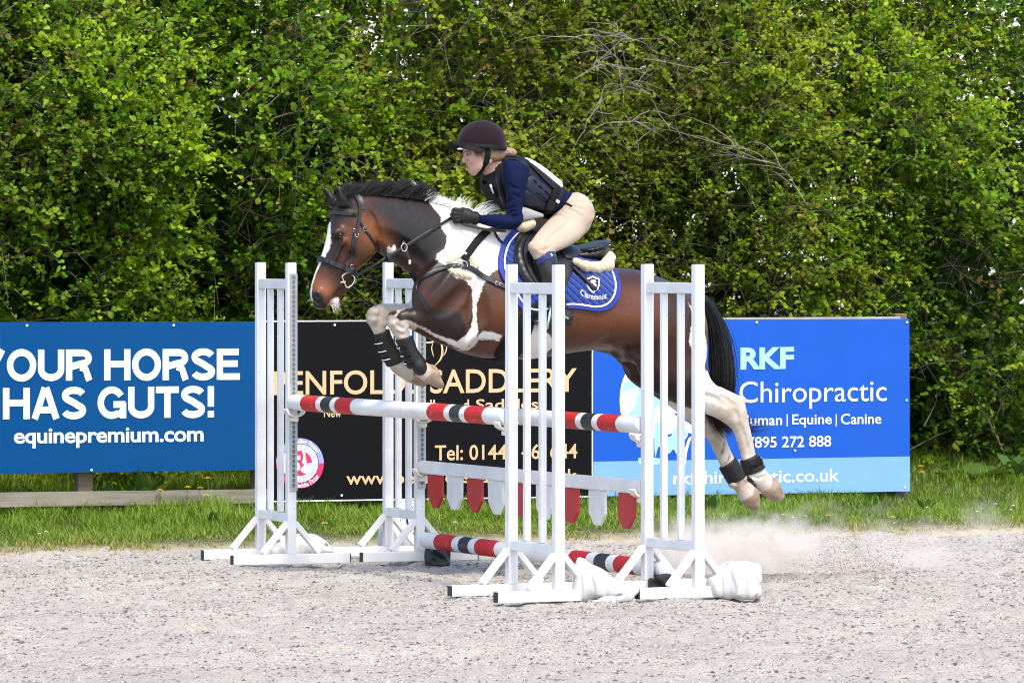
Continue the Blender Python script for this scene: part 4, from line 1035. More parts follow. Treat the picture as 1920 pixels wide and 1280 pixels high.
def pole(p, q, label, bands, rad=.0395, group='striped poles of the fence'):
    p, q = Vector(p), Vector(q); d = q - p; L = d.length; rz = math.atan2(d.y, d.x); tilt = math.asin(d.z / L)
    root = empty('jump_pole', (p + q) / 2, 0, label, 'jump pole', group); root.rotation_euler = (0, -tilt, rz)
    def seg(a, b, r, n=36):
        xs = [a, b]; return xs
    mb = MB(); prof = [(-L / 2, .60), (-L / 2 + .002, .86), (-L / 2 + .010, .97), (-L / 2 + .02, 1)] ; prof = prof + [(-a, b) for a, b in prof[::-1]]
    mb.tube([(a, 0, 0) for a, _ in prof], [rad * b for _, b in prof], 36, up=(0, 0, 1)); smooth_by_angle(mb.build('shaft', M_PAINT, root, True), .6)
    for f0, f1, c in bands:
        a, b = -L / 2 + L * f0, -L / 2 + L * f1
        mb = MB().tube([(a, 0, 0), (a + .001, 0, 0), (b - .001, 0, 0), (b, 0, 0)], [rad * .99, rad + .0007, rad + .0007, rad * .99], 36, up=(0, 0, 1)); smooth_by_angle(mb.build('red_band' if c == 'r' else 'black_band', M_RED if c == 'r' else M_BLACKP, root, True), .6)
    return root
BANDS = [(.072, .142, 'r'), (.165, .205, 'k'), (.228, .300, 'r'), (.70, .77, 'r'), (.795, .835, 'k'), (.858, .928, 'r')]
def off_post(W, y, z):
    a = W.rotation_euler.z; return (W.location.x - y * math.sin(a), W.location.y + y * math.cos(a), z)
gap = PS / 2 + .014
pole(off_post(WA, -gap, .806), off_post(WC, WW + gap, .806), 'striped pole on the landing side, from the left wing to the near wing', [(.072, .148, 'r'), (.172, .218, 'k'), (.242, .318, 'r'), (.675, .752, 'r'), (.776, .820, 'k'), (.842, .920, 'r')])
pole(off_post(WB, -gap, .760), off_post(WD, WW + gap, .760), 'striped pole on the take-off side, passing behind the near wing to the rightmost wing', [(.075, .15, 'r'), (.175, .22, 'k'), (.245, .32, 'r'), (.672, .742, 'r'), (.766, .812, 'k'), (.836, .914, 'r')])
g0, g1 = ground(797, 1054), ground(1248, 1108.5)
pole((g0.x, g0.y, .112), (g1.x, g1.y, .100), 'striped ground pole lying low on black blocks', [(.070, .150, 'r'), (.178, .222, 'k'), (.250, .335, 'r'), (.645, .715, 'r'), (.748, .795, 'k'), (.825, .900, 'r')], .0405)
# plank with hanging pointed pickets
pa, pb = Vector(off_post(WB, -gap, .475)), Vector(off_post(WD, WW + gap, .475)); d = pb - pa; L = d.length
fil = empty('hanging_plank', ((pa + pb) / 2), math.atan2(d.y, d.x), 'white plank hung with red and white pointed pickets under the take-off pole', 'jump filler')
sbox('plank', (0, 0, 0), (L, .032, .064), M_PAINT, fil, None, .005)
for sx in (-1, 1): sbox('end_hook', (sx * (L / 2 - .02), 0, -.002), (.05, .044, .05), M_PAINT, fil)
M_REDTAB = plain('red_picket_paint', (.42, .010, .018), .4, .15, 9)
for i, uc in enumerate((820, 863, 905, 947, 993, 1039, 1085, 1131, 1180)):
    f = (uc - 789) / (1205 - 789); f = f * (1 + .10 * (f - 1)); x = -L / 2 + L * f
    w, h = .088, .165; pts = [(-w, 0), (w, 0), (w, -h * .66), (w * .36, -h), (-w * .36, -h), (-w, -h * .66)]
    mb = MB().prism(pts, -.008, .008, lambda a, b, y: (a, y, b)); o = mb.build('red_picket' if i % 2 == 0 else 'white_picket', M_REDTAB if i % 2 == 0 else M_PAINT, fil, False, .003, 1)
    o.location = (x, .0, -.0325); o.rotation_euler = (rng.normal(0, .02), rng.normal(0, .012), 0)
# black blocks under the ground pole
M_BLOCK = plain('black_rubber_block', (.0125, .0125, .0135), .5, .25, 12, .5, .5, 30)
def block(u, v, label):
    g = ground(u, v); F = Field((-.12, -.12, -.03), (.12, .12, .16), .006)
    F.loft([(-.052, .001, .052, .001, 0, .062, 5), (-.055, .05, .055, .05, 0, .066, 5), (-.050, .085, .052, .082, 0, .06, 5)], k=0, sub=4, caps=(.01, .02), px=False)
    F.cap((-.07, .02, .112), .040, (.07, -.02, .112), .040, .01, 'sub'); F.cap((-.05, .05, .05), .02, (.01, .07, .02), .012, .02, 'sub'); F.cap((.02, .066, .07), .01, (.05, .066, .03), .014, .015, 'sub')
    o = field_obj(F, 'pole_block', M_BLOCK); o.location = (g.x, g.y + .06, -.012); o.rotation_euler = (0, 0, PSI); return tag(o, label, 'pole block', 'black blocks under the ground pole')
block(820, 1055, 'crumpled black block under the left end of the ground pole'); block(1236, 1110, 'black block behind the rightmost wing braces, under the pole end')
# sand bags
def bag_material():
    m, n, l, b = new_mat('white_woven_sack'); co = obj_co(n); w1 = noise(n, l, co, 11, 1.5, .4, (1.6, 1, .45)); w2 = noise(n, l, co, 30, 4, .6); f = noise(n, l, co, 6, 4)
    sx = N(n, 'ShaderNodeSeparateXYZ'); l.new(co, sx.inputs[0]); low = mth(n, l, 'MULTIPLY_ADD', sx.outputs[2], -14.0, .9, clamp=True)
    c = mix(n, l, mth(n, l, 'MULTIPLY', low, f, clamp=True), (.56, .555, .545), (.36, .32, .28)); l.new(c, b.inputs['Base Color']); b.inputs['Roughness'].default_value = .55
    rd = mth(n, l, 'POWER', mth(n, l, 'SUBTRACT', 1.0, mth(n, l, 'ABSOLUTE', mth(n, l, 'MULTIPLY_ADD', w1, 4.0, -2.0)), clamp=True), 3.0)
    bump(n, l, b, mth(n, l, 'ADD', mth(n, l, 'MULTIPLY', rd, .5), mth(n, l, 'ADD', w1, mth(n, l, 'MULTIPLY', w2, .08))), .5, .04); return m
M_BAG = bag_material()
def folds(F, a, ang, fr, ph):
    S, L_, Z = np.meshgrid(*F.ax, indexing='ij', sparse=True); q = S * math.cos(ang) + Z * math.sin(ang) + .4 * L_
    F.D += (a * np.sin(q * fr + ph + 2.2 * np.sin(Z * 21 + L_ * 9)) * (1 + .5 * np.sin(L_ * 31 + S * 17))).astype(np.float32)
def bag(u, v, label, build, dy=.0):
    g = ground(u, v); F = Field((-.24, -.18, -.02), (.24, .20, .24), .005); build(F); o = field_obj(F, 'sandbag', M_BAG); o.location = (g.x, g.y + dy, -.01); o.rotation_euler = (0, 0, PSI)
    return tag(o, label, 'sandbag', 'white sandbags weighing down the wings')
def b_tent(F):
    F.loft([(-.105, .205, -.125, .0, .02, .03, 2), (-.075, .200, -.10, .0, .0, .07, 2.4), (-.03, .170, -.06, .0, -.01, .10, 2.4), (.04, .130, .02, .0, -.01, .11, 2.4), (.11, .090, .10, .002, -.01, .09, 2.3), (.175, .060, .17, .02, .0, .05, 2)], k=0, sub=5, caps=(.012, .02), px=False)
    F.chain([(-.09, .10, .012), (.0, .135, .012), (.09, .12, .026), (.17, .06, .056)], [.010, .018, .016, .008], .03, .035)
    F.cap((-.075, .075, .18), .003, (-.055, .11, .03), .006, .02, 'sub'); folds(F, .0035, .6, 50, .4)
def b_fat(F):
    F.loft([(-.13, .10, -.115, .01, 0, .05, 2.6), (-.08, .145, -.07, .0, 0, .08, 3.2), (-.03, .172, -.03, .0, .01, .09, 4.5), (.04, .166, .04, .0, .01, .09, 5), (.078, .146, .080, .004, .01, .08, 5)], k=0, sub=5, caps=(.02, .010), px=False)
    F.cap((-.02, .135, .165), .004, (.075, .10, .05), .010, .018, 'sub'); F.cap((.06, .13, .16), .004, (.05, .125, .02), .010, .016, 'sub'); F.cap((-.10, .09, .13), .004, (-.06, .115, .02), .012, .018, 'sub'); F.ell((.088, .03, .146), (.022, .014, .012), -.5, .015); F.cap((-.065, .11, .17), .006, (-.025, .118, .01), .012, .02, 'sub'); F.cap((.02, .12, .15), .004, (.06, .122, .05), .010, .02, 'sub'); F.cap((.095, .06, .10), .004, (.07, .12, .01), .010, .018, 'sub')
    folds(F, .0035, .35, 42, 1.0)
def b_flat(F):
    F.loft([(-.18, .07, -.16, .0, 0, .07, 2.4), (-.07, .128, -.07, .0, 0, .11, 2.4), (.04, .128, .04, .0, 0, .12, 2.5), (.11, .10, .11, .0, 0, .10, 2.4), (.150, .06, .155, .01, 0, .05, 2.2)], k=0, sub=5, caps=(.03, .02), px=False)
    F.ell((.075, .085, .055), (.05, .03, .025), .3, .02, 'sub'); F.chain([(.05, .09, .06), (.10, .11, .05), (.15, .09, .03)], [.014, .012, .008], .015, .02); folds(F, .004, .9, 60, 2)
def b_upright(F):
    F.loft([(-.07, .16, -.07, .0, 0, .06, 2.4), (.0, .185, .0, .0, 0, .09, 2.6), (.07, .13, .07, .0, 0, .08, 2.5)], k=0, sub=5, caps=(.02, .02), px=False); folds(F, .005, .2, 50, .7)
bag(1122, 1126, 'tent-shaped white sandbag spilling over the foot of the near wing', b_tent, .07)
bag(1384, 1119, 'bulging white sandbag over the right end of the rightmost wing foot', b_fat, .04)
bag(566, 1047, 'flat white sandbag with a gathered neck behind the left wing foot', b_flat, .10)
bag(742, 1040, 'upright white sandbag between the posts of the wing behind the forelegs', b_upright, .10)
# number card
g = ground(771, 1027); card = empty('number_card', g, math.radians(14), 'white number card on a small stand behind the wing', 'number card')
cz = .0
def card_pt(u, v, y):
    d = g.y + .0; X = (u - UC) / FPX * d - g.x; return (X / math.cos(math.radians(14)), y, HC - (v - VH) / FPX * d)
P = [card_pt(*q, 0) for q in ((749, 935), (795, 933), (793, 996), (745, 999))]
fix_normals(mesh_obj('board', P + [(a, b + .012, c) for a, b, c in P], [(0, 1, 2, 3), (7, 6, 5, 4), (0, 4, 5, 1), (1, 5, 6, 2), (2, 6, 7, 3), (3, 7, 4, 0)], M_WHITEL, card))
def card_line(a, b, w):
    a = np.array(a, float); b = np.array(b, float); t = (b - a) / np.linalg.norm(b - a); nn = np.array([-t[1], t[0]]) * w
    o = mesh_obj('border', [card_pt(*q, -.003) for q in (a - nn, b - nn, b + nn, a + nn)], [(0, 1, 2, 3)], M_BLACKP, card)
    if o.data.polygons[0].normal.y > 0: o.data.flip_normals()
for a, b in (((752, 938), (791, 936.5)), ((791, 936.5), (789, 992)), ((789, 992), (751, 994)), ((751, 994), (752, 938))): card_line(a, b, .5)
v, f = text_geo('6', .0); v = (v - v.min(0)) / (v.max(0) - v.min(0)); o = mesh_obj('lettering', [card_pt(761 + a * 17, 987 - b * 40, -.003) for a, b in v], f, M_BLACKP, card)
if o.data.polygons[0].normal.y > 0: o.data.flip_normals()
for sx in (-.03, .05): sbox('stand_leg', (sx, .03, .06), (.012, .012, .14), M_PAINT, card)
sbox('stand_base', (.01, .03, .012), (.14, .10, .024), M_PAINT, card)
# ================================================================== the horse
def coat_material():
    m, n, l, b = new_mat('horse_coat')
    co = obj_co(n)
    wh = attr(n, 'white').outputs['Fac']; dk = attr(n, 'dark').outputs['Fac']; tn = attr(n, 'tan').outputs['Fac']
    ho = attr(n, 'hoof').outputs['Fac']; di = attr(n, 'dirt').outputs['Fac']; pk = attr(n, 'pink').outputs['Fac']
    hair = noise(n, l, co, 90, 4, 0.6, (0.5, 1, 1.6)); big = noise(n, l, co, 6, 6, .6); mid = noise(n, l, co, 22, 4)
    brown = ramp(n, [(0.3, (0.027, 0.0105, 0.0052)), (0.7, (0.070, 0.0252, 0.0110))]); l.new(big, brown.inputs[0])
    c = mix(n, l, mth(n, l, 'MULTIPLY', tn, 1.0, clamp=True), brown.outputs[0], (0.215, 0.070, 0.022))
    c = mix(n, l, mth(n, l, 'MULTIPLY', dk, 1.0, clamp=True), c, (0.0085, 0.0062, 0.0056))
    hv = mth(n, l, 'MULTIPLY_ADD', hair, 0.9, 0.55)
    cc = n.new('ShaderNodeCombineColor')
    for k in range(3): l.new(hv, cc.inputs[k])
    c = mix(n, l, 0.8, c, cc.outputs[0], 'MULTIPLY')
    edge = mth(n, l, 'ADD', wh, mth(n, l, 'MULTIPLY', mth(n, l, 'SUBTRACT', hair, 0.5), 0.022))
    edge = mth(n, l, 'ADD', edge, mth(n, l, 'MULTIPLY', mth(n, l, 'SUBTRACT', mid, 0.5), 0.016))
    fac = mth(n, l, 'MULTIPLY_ADD', edge, -160.0, 0.5, clamp=True)
    wcol = mix(n, l, mth(n, l, 'MULTIPLY', di, mth(n, l, 'MULTIPLY_ADD', mid, 1.5, 0.02, clamp=True), clamp=True), (0.68, 0.65, 0.61), (0.33, 0.255, 0.18))
    wcol = mix(n, l, mth(n, l, 'MULTIPLY_ADD', mid, 0.5, -0.12, clamp=True), wcol, (0.52, 0.465, 0.40))
    wcol = mix(n, l, pk, wcol, (0.55, 0.30, 0.25))
    wcol = mix(n, l, mth(n, l, 'MULTIPLY', attr(n, 'mud').outputs['Fac'], .8), wcol, (.10, .065, .04))
    c = mix(n, l, fac, c, wcol)
    hcol = ramp(n, [(0.25, (0.13, 0.09, 0.06)), (0.5, (0.27, 0.19, 0.13)), (0.75, (0.36, 0.27, 0.19))]); l.new(mid, hcol.inputs[0])
    c = mix(n, l, ho, c, hcol.outputs[0])
    l.new(c, b.inputs['Base Color'])
    b.inputs['Roughness'].default_value = 0.37
    b.inputs['Specular IOR Level'].default_value = 0.3
    h2 = mth(n, l, 'ADD', mth(n, l, 'MULTIPLY', hair, 0.35), mth(n, l, 'MULTIPLY', mid, 1.0))
    h3 = noise(n, l, co, 260, 3, .6, (.35, 1, 1.3)); bump(n, l, b, mth(n, l, 'ADD', h2, mth(n, l, 'MULTIPLY', h3, .35)), 0.42, 0.004)
    return m
M_COAT = coat_material()

horse = empty('horse', label='brown and white horse leaping leftwards over the striped poles', cat='horse')
horse_frame(horse)
HF = Field((-1.12, -0.40, 0.22), (1.74, 0.42, 1.94), 0.0065)
def build_horse_field():  # trunk, neck, head, legs from traced outlines
    F = HF
    # trunk: chest to rump
    F.loft([(812, 455, 800, 596, 0, .105, 2.2, .25), (845, 415, 826, 632, 0, .19, 2.2, .42), (885, 405, 866, 660, 0, .235, 2.2, .5),
            (935, 412, 915, 672, 0, .262, 2.2, .5), (985, 436, 960, 674, 0, .275, 2.2, .38), (1040, 462, 1010, 671, 0, .288, 2.2, .25),
            (1095, 482, 1068, 661, 0, .285, 2.2, .2), (1140, 500, 1120, 656, 0, .275, 2.2, .2), (1185, 504, 1172, 662, 0, .27, 2.2, .2),
            (1225, 516, 1215, 680, 0, .265, 2.2, .25), (1262, 533, 1250, 690, 0, .235, 2.2, .35), (1290, 556, 1280, 680, 0, .18, 2.1, .4)],
           k=.0, sub=5, caps=(.02, .06))
    # neck
    F.loft([(905, 404, 850, 610, 0, .15, 2.1, .45), (868, 392, 802, 552, 0, .135, 2.1, .45), (828, 380, 779, 528, 0, .115, 2.1, .5),
            (785, 370, 756, 504, 0, .098, 2.1, .5), (742, 364, 731, 488, 0, .088, 2.1, .45), (702, 361, 708, 470, 0, .080, 2.1, .35),
            (668, 360, 690, 445, 0, .072, 2.1, .2), (645, 366, 668, 425, 0, .06)], k=.05, sub=5, caps=(.03, .02))
    # head
    F.loft([(634, 376, 676, 392, 0, .064), (625, 394, 690, 424, 0, .086, 2.3, .1), (618, 420, 696, 452, 0, .092, 2.4, .2),
            (613, 446, 690, 478, 0, .086, 2.4, .3), (607, 468, 676, 499, 0, .075, 2.3, .3), (599, 491, 660, 516, 0, .062, 2.3, .25),
            (590, 515, 648, 530, 0, .054, 2.3, .2), (584, 537, 636, 545, 0, .055, 2.3, .1), (583, 556, 620, 562, 0, .056, 2.3, 0),
            (590, 572, 612, 575, 0, .046, 2.2, 0)], k=.03, sub=5, caps=(.03, .018))
    for sg in (1, -1):
        def E(u, v, l, rad, ang=0, k=.03, op='add', yaw=0): F.ell(P3(u, v, l * sg), rad, ang, k, op, yaw * sg)
        E(676, 460, .058, (.075, .034, .082), 0, .03)            # round cheek
        E(633, 436, .066, (.034, .022, .024), .5, .025)           # brow over the eye
        E(638, 441, .093, (.015, .010, .011), .3, .010, 'sub')   # eye socket
        F.cap(P3(645, 452, .082 * sg), .010, P3(622, 496, .058 * sg), .006, .02)   # facial crest
        E(652, 480, .086, (.03, .012, .05), .9, .02, 'sub')      # hollow in front of the cheek
        E(598, 556, .045, (.026, .024, .036), .35, .02)          # nostril swell
        E(595, 556, .068, (.0095, .016, .021), .25, .008, 'sub') # nostril
        F.cap(P3(645, 527, .055 * sg), .004, P3(616, 569, .046 * sg), .005, .006, 'sub')    # mouth line
        # shoulder and chest muscle
        E(838, 552, .17, (.15, .085, .19), -.5, .06)
        E(800, 560, .10, (.07, .08, .13), 0, .05)
        E(862, 612, .165, (.115, .07, .085), .15, .05)
        E(890, 560, .235, (.02, .02, .13), -.35, .03, 'sub')     # groove behind the shoulder
        E(1238, 600, .175, (.15, .085, .165), .1, .05)              # hindquarter
        E(1150, 655, .23, (.07, .03, .05), -.3, .03, 'sub')      # flank hollow
        E(1283, 620, .125, (.09, .085, .19), .15, .05)           # buttock
    # lower jaw and lip
    F.cap(P3(655, 524, 0), .030, P3(632, 552, 0), .026, .02)
    F.ell(P3(626, 566, 0), (.024, .036, .022), .9, .012)
    # ears
    def ear(tip, b1, b2, l, lt):
        F.loft([(*b1, *b2, l, .026), ((b1[0] * 2 + tip[0]) / 3 - 1, (b1[1] * 2 + tip[1]) / 3, (b2[0] * 2 + tip[0]) / 3, (b2[1] * 2 + tip[1]) / 3, (2 * l + lt) / 3, .027),
                ((b1[0] + 2 * tip[0]) / 3 - 2, (b1[1] + 2 * tip[1]) / 3, (b2[0] + 2 * tip[0]) / 3 + 1, (b2[1] + 2 * tip[1]) / 3, (l + 2 * lt) / 3, .018),
                (tip[0] - 1.5, tip[1] + 2, tip[0] + 1.5, tip[1] + 2, lt, .006)], k=.012, sub=4, caps=(.01, .008))
    ear((629, 344), (628, 384), (664, 388), .048, .058)
    ear((604, 349), (614, 384), (645, 380), -.045, -.06)
    F.ell(P3(632, 374, .055), (.010, .022, .05), .12, .008, 'sub')
    F.ell(P3(612, 370, -.045), (.010, .020, .04), .25, .008, 'sub')
    # near foreleg
    F.loft([(884, 562, 862, 655, .155, .085), (850, 570, 842, 650, .16, .074), (812, 578, 808, 637, .155, .058), (776, 579, 776, 620, .15, .049),
            (752, 579, 766, 613, .145, .045), (735, 592, 764, 614, .14, .046), (730, 607, 764, 618, .14, .044), (736, 624, 765, 622, .14, .038),
            (746, 640, 770, 637, .14, .030), (757, 664, 779, 656, .14, .029), (767, 688, 794, 676, .14, .033), (774, 698, 800, 681, .14, .031)],
           k=.035, sub=5, caps=(.04, .01))
    F.loft([(772, 694, 798, 679, .14, .030), (784, 706, 805, 682, .14, .034), (797, 716, 813, 684, .14, .044), (813, 724, 819, 691, .14, .050), (826, 729, 827, 716, .14, .042)],
           k=.008, sub=4, caps=(.01, .006))
    # far foreleg
    F.loft([(846, 562, 836, 640, -.14, .085), (800, 568, 800, 625, -.14, .064), (764, 569, 766, 613, -.14, .052), (735, 569, 744, 609, -.14, .047),
            (708, 571, 733, 608, -.14, .046), (692, 585, 724, 610, -.14, .046), (690, 600, 722, 614, -.14, .044), (697, 616, 722, 619, -.14, .037),
            (706, 634, 728, 629, -.14, .030), (717, 662, 740, 650, -.14, .029), (729, 686, 754, 673, -.14, .034), (738, 697, 762, 682, -.14, .031)],
           k=.035, sub=5, caps=(.04, .01))
    F.loft([(736, 696, 760, 681, -.14, .030), (748, 705, 768, 688, -.14, .034), (762, 714, 778, 694, -.14, .044), (780, 722, 790, 697, -.14, .050), (793, 725, 799, 710, -.14, .042)],
           k=.008, sub=4, caps=(.01, .006))
    # near hind leg
    F.loft([(1316, 575, 1188, 610, .115, .11), (1321, 630, 1192, 672, .125, .115), (1322, 676, 1214, 724, .13, .10), (1329, 706, 1262, 754, .135, .076),
            (1345, 724, 1308, 770, .14, .056), (1368, 737, 1344, 784, .14, .045), (1391, 748, 1368, 800, .14, .042), (1399, 770, 1376, 810, .14, .038),
            (1404, 796, 1381, 824, .14, .031), (1411, 826, 1387, 843, .14, .028), (1418, 857, 1393, 867, .14, .027), (1434, 882, 1403, 897, .14, .034),
            (1443, 892, 1415, 912, .14, .031)], k=.045, sub=5, caps=(.05, .01))
    F.loft([(1438, 886, 1410, 906, .14, .029), (1449, 893, 1424, 920, .14, .038), (1460, 905, 1440, 934, .14, .048), (1469, 926, 1454, 942, .14, .044)],
           k=.008, sub=4, caps=(.01, .006))
    # far hind leg
    F.loft([(1290, 600, 1150, 640, -.115, .10), (1296, 650, 1162, 684, -.12, .105), (1302, 690, 1188, 718, -.125, .095), (1306, 724, 1230, 744, -.13, .078),
            (1310, 748, 1262, 766, -.14, .060), (1327, 770, 1292, 790, -.14, .049), (1347, 784, 1320, 814, -.14, .042), (1356, 806, 1331, 830, -.14, .037),
            (1364, 832, 1342, 852, -.14, .031), (1378, 862, 1354, 879, -.14, .028), (1398, 893, 1370, 908, -.14, .034), (1404, 903, 1378, 917, -.14, .031)],
           k=.045, sub=5, caps=(.05, .01))
    F.loft([(1401, 898, 1375, 913, -.14, .029), (1412, 908, 1384, 928, -.14, .038), (1421, 916, 1396, 947, -.14, .048), (1422, 944, 1411, 957, -.14, .044)],
           k=.008, sub=4, caps=(.01, .006))
    # dock of the tail
    F.cap(P3(1284, 556, 0), .045, P3(1308, 585, 0), .03, .03)
build_horse_field()
def carve(pts, r, depth, sgn=1, op='sub', k=.02):
    """shallow groove (or ridge) along photo points laid on the surface"""
    p = resample(np.array(pts, float), 12); s, l, z = on_body(HF, p[:, 0], p[:, 1], 1); l = HF.side(s, z, sgn); P = np.stack([s, l, z], 1); Nn_ = HF.normal(P)
    C = P + Nn_ * ((r - depth) if op == 'sub' else -(r - depth)); rr = r * np.interp(np.linspace(0, 1, 12), [0, .3, .7, 1], [.75, 1, 1, .75])
    HF.chain(C, rr, k, k, op)
for sg in (1, -1):
    carve([(1152, 640), (1178, 660), (1203, 676)], .020, .010, sg, 'add', .03)             # fold of the flank
    carve([(1214, 640), (1205, 672), (1222, 712), (1250, 735)], .03, .008, sg, 'sub', .03)
    carve([(905, 560), (896, 600), (880, 632)], .03, .007, sg, 'sub', .03)                 # behind the elbow
    carve([(845, 480), (815, 520), (792, 550)], .04, .003, sg, 'sub', .03)                # front of the shoulder
    carve([(722, 440), (755, 462), (790, 490)], .035, .003, sg, 'sub', .03)                 # jugular groove
    carve([(870, 540), (846, 570), (822, 585)], .035, .003, sg, 'sub', .03)
    carve([(1296, 600), (1291, 650), (1284, 700)], .03, .006, sg, 'sub', .03)
    carve([(690, 392), (704, 420), (712, 445)], .014, .006, sg, 'sub', .012)               # behind the jaw
    carve([(662, 470), (650, 495), (645, 512)], .012, .003, sg, 'sub', .01)
def joint(u, v, l, r, ang=0.0, k=.014, op='add'): HF.ell(P3(u, v, l), r, ang, k, op)
for l, o in ((.14, 0), (-.13, 1)):
    K = (739, 592) if not o else (700, 586)
    joint(K[0], K[1], l, (.026, .046, .024), .7); joint(K[0] - 3, K[1] + 14, l, (.023, .046, .020), 0); joint(K[0] + 19, K[1] + 20, l, (.014, .036, .014), .3)
    HK = (1390, 750) if not o else (1344, 768)
    joint(HK[0], HK[1], l, (.022, .030, .018), .7)
    HF.cap(P3(HK[0] - 3, HK[1] - 2, l), .013, P3(HK[0] - 40, HK[1] - 20, l), .012, .016)
    joint(HK[0] - 11, HK[1] + 40, l, (.026, .044, .026), 0, .02)
    FT = (1430, 886) if not o else (1395, 897)
    joint(FT[0], FT[1], l, (.018, .032, .016), .4); joint(FT[0] - 22, FT[1] + 12, l, (.016, .034, .016), .4)
carve([(1391, 800), (1399, 830), (1405, 855)], .007, .0042, 1, 'sub', .006)                 # tendon line of the hind cannon
carve([(1398, 795), (1406, 826), (1412, 852)], .006, .003, 1, 'add', .006)
carve([(1352, 742), (1368, 752), (1380, 762)], .009, .005, 1, 'sub', .010); carve([(1378, 768), (1384, 784), (1386, 800)], .010, .004, 1, 'sub', .012)
carve([(742, 604), (748, 612), (756, 616)], .007, .004, 1, 'sub', .008); carve([(738, 622), (746, 626), (758, 627)], .007, .003, 1, 'sub', .008)
carve([(700, 600), (708, 606), (716, 606)], .007, .004, -1, 'sub', .008)
carve([(1412, 892), (1420, 897), (1430, 893)], .006, .003, 1, 'sub', .006)
carve([(1300, 738), (1335, 745), (1365, 760)], .012, .004, 1, 'sub', .014)

